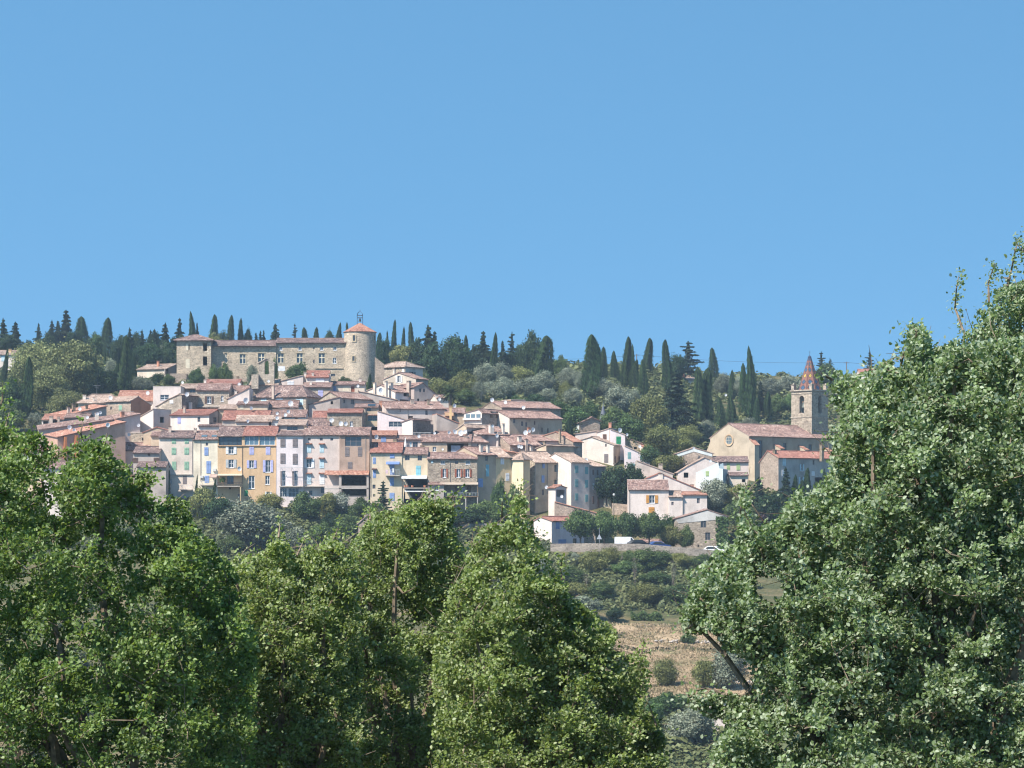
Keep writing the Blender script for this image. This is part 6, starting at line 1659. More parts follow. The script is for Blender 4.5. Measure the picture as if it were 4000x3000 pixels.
def proto(kind):
    """prototype crown and trunk meshes, several of each kind"""
    if kind in PROTO: return PROTO[kind]
    out = []
    for k in range(4 if kind in ('cypress', 'broad', 'olive', 'fir') else 3):
        s = sum(map(ord, kind)) * 10 + k
        if kind == 'cypress': d = crown_cypress(s, taper=(.85, 1.1, .8, 1.3)[k], blunt=(.0, .0, .25, .0)[k])
        elif kind == 'fir': d = crown_conifer(s, 13 + 2 * k)
        elif kind == 'cedar': d = crown_conifer(s, 11 + k, size=.024, sparse=.35, cedar=True, n=8000)
        elif kind == 'olive': d = crown_blobs(s, 34, 10000, .028, .06)
        elif kind == 'pine': d = crown_blobs(s, 60, 14000, .024, .05, .75)
        elif kind == 'yellow': d = crown_blobs(s, 34, 10000, .032, .06)
        elif kind == 'round': d = crown_blobs(s, 40, 12000, .034, .30)
        elif kind == 'bare':
            rng = np.random.default_rng(s); n = 420
            t = rng.random(n); a = rng.random(n) * 6.283; r = .28 * rng.random(n) * (.3 + t)
            v, q = quads_from(np.stack([r * np.cos(a), r * np.sin(a), t], -1), sph(n, rng), np.full(n, .012), rng, aspect=5, upbias=.7)
            d = (v, q, rng.random(len(v)))
        else: d = crown_blobs(s, 32, 9500, .034, .06)
        m = FOL.get(kind if kind != 'round' else 'broad')
        cr = np_mesh('crown', d[0], d[1], m, tint=d[2])
        tr = trunk_mesh(s, .5 if kind in ('cypress', 'fir', 'cedar') else .38, .03, forks=0 if kind in ('cypress', 'fir', 'cedar') else 4)
        if kind in ('fir', 'cedar'): tr.tube([(0, 0, .3), (0, 0, .93)], [.022, .006], 6)
        tk = tr.build('trunk', BARK)
        COL.objects.unlink(cr); COL.objects.unlink(tk)
        out.append((cr, tk))
    PROTO[kind] = out
    return out


GROUPS = {'cypress': 'dark cypresses of the hill', 'fir': 'firs and conifers on the ridge', 'cedar': 'cedars on the ridge', 'olive': 'grey olive trees on the slope', 'broad': 'broadleaf trees on the slope', 'dark': 'dark evergreen trees', 'pine': 'pale green pines', 'yellow': 'yellow green trees', 'round': 'round plane trees by the road'}
TREE_NAME = {'cypress': 'cypress_tree', 'fir': 'fir_tree', 'cedar': 'cedar_tree', 'olive': 'olive_tree', 'broad': 'broadleaf_tree', 'dark': 'evergreen_tree', 'pine': 'pine_tree', 'yellow': 'yellow_green_tree', 'round': 'plane_tree', 'blossom': 'flowering_shrub', 'purple': 'purple_shrub', 'bare': 'bare_shrub'}
tcount = [0]


def tree(kind, px, yt, yb, wpx, label, D=None, lean=0.0, bush=False, mat=None):
    D = D or dist_for(px, yb)
    x = (px - CX) / FPX * D
    zg = ground(x, D)
    h = max(1.0, (HY - yt) / FPX * D - zg)
    w = wpx / FPX * D * {'fir': 1.75, 'cedar': 1.3, 'dark': 1.12, 'cypress': 1.06}.get(kind, 1.06)
    pr = proto(kind)
    k = tcount[0]; tcount[0] += 1
    cr, tk = pr[(k * 7 + int(px)) % len(pr)]
    nm = TREE_NAME.get(kind, kind + '_tree')
    if bush: nm = nm.replace('_tree', '_shrub')
    r_ = empty(nm, (x, D, zg), label, 'shrub' if bush or 'shrub' in nm else 'tree', (GROUPS.get(kind) if not bush else 'garden shrubs below and between the houses'), rnd.uniform(0, 6.28), (w, w, h))
    if lean:
        r_.rotation_euler = (0, R(lean), 0)
    for p, nn in ((cr, 'crown'), (tk, 'trunk')):
        c = p.copy(); c.name = nn; COL.objects.link(c); c.parent = r_
        if mat and nn == 'crown': pass
    return r_


T = tree
# left ridge
T('fir', 12, 1237, 1400, 52, 'dark fir cut by the left edge of the skyline')
T('fir', 60, 1252, 1405, 62, 'dark ragged fir second from the left edge')
T('fir', 150, 1258, 1375, 36, 'small slim fir standing alone above the pale pine')
T('fir', 203, 1246, 1375, 42, 'thin fir left of the tallest fir of the left ridge')
T('fir', 226, 1249, 1375, 46, 'fir squeezed against the tallest fir of the left ridge')
T('fir', 258, 1205, 1380, 70, 'tallest fir of the left ridge')
T('cypress', 322, 1238, 1385, 62, 'broad dark cypress right of the tallest fir')
T('broad', 380, 1298, 1410, 66, 'thin leaved tree between two broad cypresses of the left ridge')
T('cypress', 422, 1242, 1410, 50, 'blunt topped cypress standing clear left of the castle')
T('dark', 460, 1320, 1440, 60, 'ragged evergreen under the blunt topped cypress')
T('fir', 506, 1275, 1430, 48, 'twisted fir over the dark columnar cypress left of the castle')
T('fir', 555, 1283, 1430, 42, 'fir in the dark bank left of the castle, leftmost of four')
T('fir', 588, 1284, 1430, 46, 'fir in the dark bank left of the castle, second of four')
T('fir', 604, 1280, 1432, 44, 'fir in the dark bank left of the castle, third of four')
T('fir', 646, 1255, 1432, 64, 'large fir with forked top left of the castle roof')
T('dark', 580, 1335, 1450, 110, 'dense dark evergreen filling the bank above the low cottage')
T('dark', 665, 1330, 1450, 80, 'dark evergreen beside the castle west wall')
T('fir', 702, 1237, 1420, 48, 'slim spire shaped fir over the castle west block')
T('cypress', 745, 1217, 1400, 40, 'tall cypress behind the castle west block')
T('fir', 770, 1255, 1400, 26, 'ragged small fir touching the tall cypress behind the west block')
T('olive', 640, 1345, 1445, 62, 'pale olive above the low cottage')
T('pine', 268, 1305, 1570, 250, 'huge pale green pine over the left of the village')
T('pine', 140, 1330, 1540, 200, 'pale pine spreading left of the huge pine')
T('pine', 190, 1420, 1600, 170, 'lower pale pine in front of the huge pine')
T('pine', 345, 1370, 1560, 120, 'yellowish pine arm right of the huge pine')
T('pine', 250, 1510, 1640, 130, 'low pale pine hanging above the leftmost roofs')
T('broad', 45, 1480, 1640, 130, 'green broadleaf tree at the lower left of the pine slope')
T('broad', 30, 1580, 1700, 150, 'leafy green tree above the left oak')
T('cypress', 98, 1394, 1640, 44, 'tall slim cypress leaning in front of the pale pines', lean=4)
T('cypress', 14, 1358, 1510, 26, 'thin cypress in front of the left edge villa', lean=5)
T('cypress', 140, 1490, 1560, 22, 'dark cypress stub left of centre under the pines')
T('cypress', 166, 1490, 1570, 24, 'second dark cypress stub under the pines')
T('olive', 145, 1605, 1690, 74, 'grey olive beside the lowest white house')
T('olive', 250, 1580, 1640, 80, 'grey olive bush behind the small chimneys')
T('cypress', 490, 1310, 1545, 56, 'dark columnar cypress right of the pale pines')
T('cypress', 520, 1380, 1490, 40, 'shorter cypress tucked beside the columnar cypress')
T('cypress', 402, 1450, 1555, 50, 'stout cypress left of the orange roof')
T('cypress', 460, 1420, 1530, 40, 'narrow cypress above the orange roof')
T('cypress', 366, 1490, 1560, 40, 'little cypress beside the white chimney')
T('cypress', 412, 1372, 1500, 16, 'needle thin cypress in the dark hollow')
T('dark', 435, 1440, 1550, 100, 'dark tree in the hollow between cypresses left')
T('olive', 432, 1405, 1500, 62, 'pale dead looking olive between the cypresses left')
T('olive', 550, 1470, 1540, 96, 'grey green olive below the low cottage')
T('dark', 620, 1455, 1515, 66, 'dark clipped round bush beside the castle foot', bush=True)
T('broad', 660, 1460, 1520, 50, 'bright green shrub at the castle foot corner', bush=True)
T('yellow', 590, 1505, 1530, 70, 'low yellow green hedge above the flat block', bush=True)
for a in [(30, 1300, 1410, 80, 'dark evergreen between the two left edge firs'), (105, 1330, 1410, 70, 'low dark evergreen left of the lone slim fir'), (185, 1300, 1400, 70, 'dark evergreen under the thin ridge firs'), (290, 1285, 1400, 70, 'dark evergreen under the tallest left ridge fir'), (352, 1312, 1410, 60, 'dark evergreen below the thin leaved tree'),
          (470, 1312, 1420, 80, 'dark evergreen right of the blunt topped cypress'), (535, 1300, 1425, 80, 'dark evergreen at the twisted fir'), (615, 1300, 1430, 90, 'dark evergreen under the four firs of the bank'), (690, 1305, 1430, 70, 'dark evergreen against the castle west roof')]:
    T('dark', a[0], a[1], a[2], a[3], a[4])
# behind and before the castle
T('yellow', 840, 1288, 1400, 66, 'yellow green tree behind the castle notch')
T('yellow', 874, 1293, 1400, 50, 'second yellow green tree behind the castle wing')
T('cypress', 837, 1230, 1400, 40, 'broad cypress behind the castle notch')
T('cypress', 904, 1232, 1400, 31, 'cypress with clean outline over the first castle wing')
T('cypress', 944, 1243, 1400, 34, 'leaning cypress right of the clean cypress over the wing')
T('dark', 970, 1277, 1400, 34, 'small umbrella shaped pine beside the leaning cypress')
T('fir', 1000, 1296, 1400, 30, 'tiny fir tip over the castle roof, left of a pair')
T('fir', 1017, 1288, 1400, 26, 'tiny fir tip over the castle roof, middle')
T('fir', 1030, 1286, 1400, 26, 'tiny fir tip over the castle roof, right of a pair')
T('fir', 1075, 1260, 1400, 56, 'triangular fir above the middle of the castle roof')
T('cedar', 1152, 1260, 1400, 40, 'sparse bent conifer over the second castle wing')
T('cypress', 1188, 1280, 1400, 32, 'stubby cypress tip over the second castle wing')
T('cypress', 1240, 1278, 1400, 40, 'wedge shaped cypress over the second castle wing')
T('dark', 1286, 1284, 1400, 40, 'rounded pine tip left of the round tower')
T('cypress', 1328, 1261, 1400, 38, 'cypress behind the left side of the round tower roof')
T('cypress', 1358, 1260, 1400, 20, 'thin cypress hidden by the tower roof edge')
T('broad', 768, 1435, 1510, 60, 'leafy green shrub against the castle west block', bush=True, D=573)
T('broad', 838, 1425, 1500, 48, 'green bush left of the pair at the castle wing foot', bush=True, D=574)
T('broad', 880, 1422, 1500, 62, 'green bush right of the pair at the castle wing foot', bush=True, D=574)
T('olive', 985, 1430, 1500, 60, 'dull olive shrub left of the bell gable', bush=True, D=570)
T('olive', 980, 1475, 1515, 70, 'pale grey shrub in front of the castle terrace', bush=True, D=556)
T('broad', 1165, 1415, 1490, 92, 'spreading grey green bush right of the bell gable', bush=True, D=574)
T('broad', 1075, 1400, 1460, 26, 'creeper tuft behind the bell gable', bush=True, D=580)
T('broad', 1350, 1470, 1510, 56, 'green shrub at the left foot of the round tower', bush=True, D=572)
T('cypress', 1444, 1460, 1520, 26, 'small cypress standing against the round tower', D=560)
# right of the tower
T('cypress', 1482, 1300, 1440, 30, 'cypress touching the right side of the round tower')
T('dark', 1500, 1320, 1440, 60, 'dark bushy evergreen right of the round tower')
T('cypress', 1511, 1292, 1420, 18, 'thin cypress second right of the tower')
T('cypress', 1541, 1250, 1420, 24, 'tall narrow cypress above the hip roofed wing')
T('cypress', 1577, 1277, 1420, 22, 'shorter narrow cypress between two tall ones right of the tower')
T('cypress', 1605, 1259, 1420, 29, 'blunt narrow cypress right of the tall narrow one')
T('fir', 1626, 1315, 1430, 26, 'small fir behind the manor wing roof')
T('yellow', 1570, 1340, 1450, 90, 'light green tree above the manor wing')
T('fir', 1672, 1263, 1470, 84, 'big dark fir rising right of the manor wing')
T('fir', 1698, 1288, 1470, 50, 'fir leaning on the big dark fir')
T('dark', 1700, 1340, 1500, 110, 'black green evergreen mass below the big dark fir')
T('dark', 1770, 1298, 1500, 96, 'broad rounded evergreen with double top on the skyline')
T('cypress', 1824, 1310, 1480, 30, 'cypress fused to the double topped evergreen')
T('dark', 1800, 1350, 1520, 110, 'wide evergreen skirt above the palm')
T('fir', 1848, 1340, 1460, 34, 'small fir right of the double topped evergreen')
T('fir', 1888, 1288, 1470, 66, 'pointed full fir in the middle of the skyline')
T('cypress', 1933, 1300, 1480, 36, 'smooth cypress right of the pointed full fir')
T('fir', 1963, 1327, 1470, 40, 'thin topped fir between cypress and bare spruce')
T('cedar', 2000, 1291, 1470, 64, 'bare looking spruce with open branches')
T('dark', 2075, 1296, 1490, 96, 'massive rounded evergreen on the middle skyline')
T('cypress', 2128, 1314, 1520, 92, 'wide cone cypress right of the massive evergreen')
T('broad', 2188, 1390, 1480, 56, 'feathery tree at the skyline gap')
for a in [(1640, 1322, 1450, 70, 'dark evergreen left of the big dark fir'), (1858, 1350, 1460, 70, 'dark evergreen beside the double topped evergreen'), (1910, 1365, 1470, 70, 'dark evergreen between pointed fir and smooth cypress'), (1980, 1372, 1470, 80, 'dark evergreen under the bare looking spruce'), (2035, 1350, 1470, 70, 'dark evergreen left of the massive evergreen')]:
    T('dark', a[0], a[1], a[2], a[3], a[4])
# palm slope
T('yellow', 1722, 1470, 1572, 80, 'yellow green tree left of the palm')
T('yellow', 1815, 1450, 1560, 110, 'yellow green tree right above the palm')
T('broad', 1815, 1520, 1585, 80, 'green bushy tree right of the palm foot')
T('broad', 1041, 1405, 1480, 40, 'green bush seen through the bell gable arch', bush=True, D=572)
T('olive', 1895, 1418, 1530, 100, 'grey olive below the pointed fir')
T('olive', 1958, 1418, 1520, 110, 'mauve grey olive in the middle of the slope')
T('olive', 1950, 1462, 1570, 120, 'olive with visible trunk above the village top')
T('olive', 1870, 1490, 1570, 60, 'small grey bush left of the olive with visible trunk')
T('yellow', 2035, 1424, 1520, 96, 'mustard coloured tree under the massive evergreen')
T('broad', 1990, 1510, 1570, 44, 'small light green sapling on the bank')
T('olive', 2065, 1475, 1570, 140, 'broad dark olive in front of the mustard tree')
T('olive', 2122, 1448, 1540, 100, 'round olive below the wide cone cypress')
T('olive', 2132, 1510, 1590, 84, 'small blue grey olive above the conifers of the lane')
T('dark', 2088, 1535, 1610, 92, 'round dark bush right of the roof tower')
T('broad', 2015, 1545, 1600, 60, 'low green bush left of the round dark bush')
T('olive', 2222, 1435, 1530, 96, 'pale silvery olive under the skyline gap')
T('yellow', 2208, 1490, 1560, 56, 'brownish shrub under the pale silvery olive')
T('olive', 2240, 1515, 1600, 80, 'grey olive left of the leaning double cypress')
T('olive', 2265, 1450, 1540, 50, 'small olive touching the leaning double cypress')
# right ridge cypresses
T('cypress', 2300, 1309, 1560, 76, 'tall thick cypress, leftmost of the right ridge row', lean=3)
T('cypress', 2333, 1348, 1490, 42, 'cypress half behind the tall thick one')
T('cypress', 2356, 1355, 1495, 34, 'sharp thin cypress between the thick one and the short one')
T('cypress', 2402, 1371, 1500, 42, 'short pointed cypress in the right ridge row')
T('cypress', 2450, 1317, 1525, 46, 'tall sharp cypress by the utility pole')
T('cypress', 2468, 1345, 1500, 26, 'side stem of the tall sharp cypress')
T('cypress', 2487, 1405, 1530, 54, 'low broad cypress beneath the utility pole')
T('cypress', 2533, 1322, 1470, 46, 'bulky cypress rising over the beige villa')
T('cypress', 2512, 1405, 1555, 36, 'dark stem cypress in front of the bulky one')
T('cypress', 2603, 1328, 1540, 46, 'pointed cypress left of the great cedar')
T('dark', 2645, 1378, 1500, 74, 'dark rounded pine beside the great cedar')
T('cedar', 2688, 1328, 1500, 130, 'great spreading cedar on the right skyline')
T('cypress', 2784, 1359, 1490, 40, 'neat cypress standing alone right of the great cedar')
T('cypress', 2728, 1435, 1660, 62, 'left of the huge twin cypresses above the church')
T('cypress', 2762, 1438, 1665, 66, 'right of the huge twin cypresses above the church')
T('fir', 2640, 1440, 1690, 130, 'large dark fir in the hollow left of the twin cypresses')
T('yellow', 2535, 1540, 1720, 140, 'bright yellow green tree behind the white houses')
T('olive', 2365, 1478, 1570, 124, 'wide grey olive right of the thick cypress')
T('olive', 2415, 1515, 1620, 140, 'silver olive above the slate turret')
T('olive', 2475, 1520, 1600, 70, 'silver olive beside the bright yellow green tree')
T('olive', 2828, 1458, 1550, 92, 'pale olive right of the twin cypresses')
T('cypress', 2862, 1446, 1560, 40, 'upper half of the twisted cypress above the church roof')
T('cypress', 2855, 1540, 1670, 54, 'rounded cypress above the church gable')
T('cypress', 2808, 1552, 1680, 48, 'stout low cypress left of the rounded one over the church')
T('cypress', 2925, 1354, 1650, 56, 'tallest cypress above the church nave')
T('cypress', 2905, 1420, 1640, 40, 'dark flank cypress of the tallest above the nave')
T('cypress', 2946, 1475, 1625, 24, 'slender cypress right of the tallest above the nave')
T('cypress', 2926, 1525, 1635, 42, 'short cypress in front of the tallest above the nave')
T('fir', 2970, 1485, 1620, 46, 'ragged conifer right of the slender cypress')
T('cypress', 2957, 1555, 1665, 30, 'short front cypress over the nave ridge')
T('cypress', 2998, 1530, 1640, 36, 'last cypress before the bell tower')
T('olive', 3010, 1468, 1550, 100, 'olive on the ridge between cypress and spire, left')
T('olive', 3080, 1468, 1545, 130, 'long grey olive on the ridge left of the spire')
T('olive', 3140, 1475, 1560, 80, 'olive on the ridge touching the spire')
T('olive', 2890, 1470, 1560, 60, 'olive behind the tallest cypress over the nave')
T('broad', 3035, 1540, 1630, 70, 'dark green orchard tree left of the bell tower')
T('broad', 3080, 1540, 1630, 66, 'dark green orchard tree against the bell tower')
T('olive', 2920, 1625, 1700, 80, 'pale shrub behind the nave ridge')
T('round', 3232, 1422, 1540, 94, 'round green umbrella pine right of the spire')
T('cedar', 3208, 1368, 1500, 52, 'blue cedar tip behind the spire')
T('cedar', 3242, 1394, 1500, 40, 'small blue cedar tip right of the spire')
T('cedar', 3397, 1363, 1500, 54, 'open cedar above the half hidden white villa')
T('olive', 3300, 1480, 1590, 120, 'olive behind the right oak edge, left')
T('broad', 3420, 1470, 1600, 150, 'green tree behind the right oak top')
T('broad', 3600, 1460, 1620, 180, 'green tree deeper behind the right oak')
# slope between
for a in [(2180, 1560, 1660, 100, 'broad', 'leafy tree at the left end of the green slope'), (2250, 1590, 1690, 110, 'broad', 'leafy tree left behind the weathered stone gable'), (2300, 1570, 1660, 90, 'broad', 'leafy tree right behind the weathered stone gable'), (2400, 1590, 1700, 110, 'broad', 'green tree right beside the slate turret'),
          (2460, 1620, 1750, 120, 'broad', 'green tree above the shaded brown house'), (2580, 1650, 1790, 140, 'yellow', 'light green tree in the middle of the green slope'), (2650, 1690, 1790, 110, 'yellow', 'light green tree left of the tall stone house'), (2690, 1660, 1740, 100, 'yellow', 'pale green tree below the large dark fir'),
          (2720, 1650, 1730, 70, 'olive', 'grey green tree left of the church gable'), (2760, 1640, 1720, 70, 'olive', 'grey bush at the shoulder of the church gable'), (2610, 1770, 1860, 120, 'yellow', 'bushy light tree between white houses and tall stone house'), (2540, 1740, 1830, 90, 'broad', 'green tree beside the bright red sloping roof'),
          (2220, 1640, 1730, 40, 'cypress', 'dark creeper covered cypress left of the weathered gable'), (2150, 1600, 1680, 70, 'broad', 'dark shrub tree below the small blue grey olive'), (2670, 1580, 1680, 60, 'olive', 'grey olive at the foot of the large dark fir'), (2350, 1650, 1700, 60, 'broad', 'shrub at the foot of the slate turret')]:
    T(a[4], a[0], a[1], a[2], a[3], a[5])
# palm
pD = 541.0
px_ = (1757 - CX) / FPX * pD; zg = ground(px_, pD)
pt = empty('palm_tree', (px_, pD, zg), 'date palm with arching fronds above the rooftops', 'tree')
zc = at(0, 1538, pD).z
mb = MB(); mb.tube([(px_, pD, zg - .3), (px_ + .1, pD, (zg + zc) / 2), (px_, pD, zc)], [.42, .36, .4], 9); mb.build('trunk', BARK, pt)
mb = MB(); rp = random.Random(2)
for k in range(46):
    a = rp.uniform(0, 6.283); el = rp.uniform(-.35, 1.35); L = rp.uniform(2.0, 2.6)
    d = Vector((math.cos(a) * math.cos(el), math.sin(a) * math.cos(el), math.sin(el)))
    pts = [Vector((px_, pD, zc))]
    for j in range(9):
        pts.append(pts[-1] + d * L / 9); d = (d + Vector((0, 0, -.16))).normalized()
    for j in range(1, 9):
        t = (pts[j + 1] - pts[j]).normalized(); sd = t.cross(Vector((0, 0, 1))).normalized()
        for sg in (-1, 1):
            ll = .62 * math.sin(.5 + 2.5 * j / 9)
            q = pts[j] + (sd * sg + t * .7 + Vector((0, 0, -.25))).normalized() * ll
            mb.face([pts[j] - t * .05, pts[j] + t * .2, q + t * .04, q - t * .02])
    mb.tube(pts, .025, 3)
pc = mb.build('fronds', FOL['palm'], pt)
at_ = pc.data.attributes.new('tint', 'FLOAT', 'POINT'); at_.data.foreach_set('value', np.random.default_rng(1).random(len(pc.data.vertices)).astype(np.float32))

# below the terrace houses and by the road
T('cypress', 651, 1838, 1985, 18, 'slim cypress leaning before the mottled cream house', lean=5)
T('cypress', 757, 1855, 2030, 17, 'slim cypress between mottled and pale cream houses', lean=4)
T('cypress', 822, 1872, 2040, 24, 'slim leaning cypress below the ochre loggia house', lean=6)
T('yellow', 795, 1895, 2040, 100, 'olive brown shrub behind the slim cypresses', bush=True)
T('dark', 860, 1935, 2070, 120, 'dark blue green shrub below the ochre loggia', bush=True)
T('blossom', 900, 1950, 2010, 60, 'whitish flowering shrub under the ochre loggia house', bush=True)
T('olive', 985, 1955, 2150, 280, 'very wide grey green olive in front of the ochre houses')
T('yellow', 1020, 1890, 1960, 46, 'climbing yellow green bush on the wide ochre house', bush=True)
T('yellow', 1050, 1925, 2000, 110, 'mustard bush under the wide ochre house', bush=True)
T('broad', 1195, 1925, 2050, 130, 'deep green shrub below the lavender house', bush=True)
T('yellow', 1275, 1915, 2030, 70, 'light green shrub left of the flowering oleander', bush=True)
T('blossom', 1318, 1912, 2020, 110, 'white flowering oleander below the tiled porch', bush=True)
T('broad', 1410, 1945, 2040, 96, 'green shrub under the brown pink house', bush=True)
T('cedar', 1497, 1873, 2030, 74, 'small open fir in front of the soft yellow house')
T('broad', 1470, 1960, 2050, 80, 'low green shrub at the little open fir', bush=True)
T('broad', 1250, 2040, 2130, 90, 'light shrub in the garden below the deep green shrub', bush=True)
T('broad', 1360, 2010, 2110, 120, 'green shrub left of the small pink cottage', bush=True)
T('olive', 1150, 2060, 2170, 120, 'grey green bush above the second oak', bush=True)
T('dark', 1290, 2000, 2090, 70, 'dark shrub in the garden hollow', bush=True)
T('broad', 1900, 1955, 2030, 130, 'light green hedge right of the timber deck', bush=True)
T('dark', 1800, 1985, 2060, 180, 'dark hedge under the timber deck', bush=True)
T('broad', 1960, 1975, 2060, 90, 'green bush in front of the arch and vine terrace', bush=True)
T('broad', 1950, 1868, 1890, 60, 'vine over the terrace of the grey tan house', bush=True, D=493)
T('broad', 2010, 1888, 1915, 70, 'vine pergola under the golden yellow house', bush=True, D=493)
T('broad', 2162, 1970, 2060, 46, 'green bush by the low stone outbuilding', bush=True)
T('dark', 2395, 1812, 1995, 130, 'dark tall tree in the lane behind the curved row')
T('dark', 2462, 1812, 1960, 110, 'second dark tree in the lane below the lavender houses')
T('dark', 2430, 1860, 1990, 110, 'lower dark tree in the shadowed lane')
T('cypress', 2500, 1830, 1900, 26, 'small pointed dark tree left of the white gable chimney')
for a in [(2268, 1995, 2138, 130, 'round plane tree, leftmost by the blue garage'), (2360, 2000, 2138, 116, 'round plane tree, second from the blue garage'), (2455, 2005, 2136, 100, 'round plane tree over the white van'), (2535, 2005, 2138, 120, 'round plane tree right of the white van')]:
    T('round', a[0], a[1], a[2], a[3], a[4], D=475)
T('yellow', 2622, 2045, 2150, 90, 'small olive coloured tree before the long red shed', D=476)
T('broad', 2610, 2010, 2090, 80, 'green bushy tree behind the small olive coloured tree', D=484)
T('broad', 2680, 2050, 2150, 60, 'leafy young tree left of the stone barn', D=476)
T('olive', 2790, 1875, 2010, 140, 'rounded grey green tree below the bluish white house')
T('yellow', 2880, 1885, 1990, 110, 'light green tree below the church front')
T('broad', 2890, 1945, 2060, 120, 'green tree right of the pink house')
T('fir', 2965, 1858, 2000, 66, 'dark fir at the foot of the manor')
T('fir', 3070, 1820, 1990, 52, 'dark fir against the manor corner')
T('cypress', 3105, 1855, 1990, 36, 'cypress left of the bushy row before the manor')
T('cypress', 3158, 1828, 1990, 46, 'tall cypress before the manor windows')
T('cypress', 3130, 1875, 1990, 32, 'short cypress between two tall ones before the manor')
T('cypress', 3222, 1832, 1990, 36, 'cypress at the right of the manor front')
T('cypress', 3190, 1880, 1995, 34, 'small dark cypress under the manor terrace')
T('dark', 3010, 1920, 2070, 130, 'dark evergreen clump below the manor')
T('dark', 3100, 1940, 2070, 110, 'dark evergreen right of the clump below the manor')
T('purple', 2985, 1975, 2070, 90, 'purple black shrub in the hollow under the manor')
T('broad', 3080, 1975, 2080, 120, 'mid green bush right of the purple shrub', bush=True)
T('olive', 3160, 2030, 2110, 120, 'grey green bush behind the right oak', bush=True)
T('broad', 2870, 2070, 2150, 80, 'green tree right behind the stone barn')
T('broad', 2920, 2000, 2090, 90, 'bush between stone barn and purple shrub', bush=True)
# lower slope and valley
for i, a in enumerate([(2230, 2210, 2290, 110, 'broad', 'bush at the left under the road wall'), (2330, 2150, 2240, 130, 'yellow', 'yellowish bush in front of the road wall'), (2440, 2190, 2260, 110, 'broad', 'bush below the white van'), (2520, 2140, 2240, 120, 'broad', 'tall bush hiding the road wall middle'), (2250, 2270, 2340, 100, 'yellow', 'pale green bush left on the terraces'),
          (2350, 2270, 2350, 110, 'broad', 'round bush on the upper terrace'), (2520, 2280, 2360, 150, 'yellow', 'wide yellow green bush on the upper terrace'), (2640, 2280, 2370, 120, 'broad', 'bush right of the wide yellow green bush'), (2560, 2230, 2300, 130, 'broad', 'bush behind the wide yellow green bush'), (2280, 2330, 2420, 150, 'olive', 'grey green bush mass at the left terrace edge'),
          (2400, 2370, 2430, 70, 'dark', 'dark bush at the end of the green hedge'), (2700, 2300, 2380, 80, 'broad', 'bush against the right oak spray'), (2690, 2475, 2520, 66, 'broad', 'small bush alone on the dry terrace'), (2600, 2570, 2690, 100, 'yellow', 'light green tree below the dry terrace'), (2750, 2570, 2700, 90, 'yellow', 'pointed green tree low on the slope'),
          (2850, 2540, 2700, 170, 'olive', 'blue grey olive low on the slope'), (2620, 2700, 2800, 150, 'broad', 'green tree in the valley gap'), (2690, 2740, 2930, 190, 'olive', 'large blue grey olive in the valley gap'), (2850, 2880, 2980, 130, 'broad', 'dark green bush at the bottom of the valley gap'), (2550, 2730, 2860, 110, 'broad', 'green tree against the centre oak flank'),
          (2420, 2560, 2660, 90, 'broad', 'bush behind the centre oak shoulder'), (2920, 2350, 2430, 100, 'broad', 'bush behind the right oak inner gap'), (1760, 2360, 2460, 110, 'olive', 'blue grey olive glimpsed between two oaks'), (1740, 2160, 2260, 120, 'olive', 'grey bush behind the gap of two oaks'), (1980, 2190, 2260, 100, 'broad', 'bush behind the centre oak tip'),
          (2100, 2180, 2250, 90, 'olive', 'grey shrub left of the road wall end'), (900, 2090, 2180, 120, 'broad', 'bush behind the second oak tip'), (2385, 2135, 2205, 80, 'yellow', 'yellowish shrub climbing the road wall left of the van'), (2585, 2150, 2215, 90, 'broad', 'creeper shrub over the road wall below the red shed'), (2660, 2155, 2225, 80, 'yellow', 'pale creeper shrub over the road wall right of the shed'), (2740, 2165, 2235, 90, 'broad', 'shrub over the road wall below the stone barn'), (2455, 2148, 2215, 70, 'broad', 'leafy shrub at the road wall under the van'), (2250, 2160, 2215, 60, 'olive', 'grey shrub at the left end of the road wall'), (2430, 2150, 2215, 30, 'bare', 'bare grey stems standing at the road wall'), (2290, 2240, 2310, 40, 'bare', 'bare grey shrub on the left of the terraces'), (2480, 2180, 2290, 44, 'bare', 'tall bare grey shrub in the middle of the bank'), (2630, 2190, 2320, 44, 'bare', 'tall bare grey shrub right on the bank'), (2800, 2170, 2230, 60, 'bare', 'bare shrub below the stone barn')]):
    T(a[4], a[0], a[1], a[2], a[3], a[5], bush='tree' not in a[5] and a[4] != 'bare')
# ivy on the barn
mb_v = []
bh = [h_ for k_, h_ in HOUSES.items() if k_.startswith('stone barn')][0]
rng = np.random.default_rng(5)
n = 1100
a0, z1 = bh.px(2796, 2020); a1, z0 = bh.px(2842, 2150)
aa = rng.uniform(a0, a1, n); zz = z0 + (z1 - z0) * rng.random(n)
keep = rng.random(n) < np.clip((aa - a0) / (a1 - a0) * 1.8 + .15, 0, 1)
aa, zz = aa[keep], zz[keep]
cent = np.array([tuple(bh.F(x, -rng.uniform(.05, .45), z)) for x, z in zip(aa, zz)])
v, q = quads_from(cent, np.tile([[0, -1, .3]], (len(cent), 1)) + rng.normal(size=(len(cent), 3)) * .5, np.full(len(cent), .34), rng)
tag(np_mesh('ivy', v, q, FOL['ivy'], tint=np.repeat(rng.random(len(cent)), 4)), 'green ivy curtain climbing the right corner of the stone barn', 'ivy')
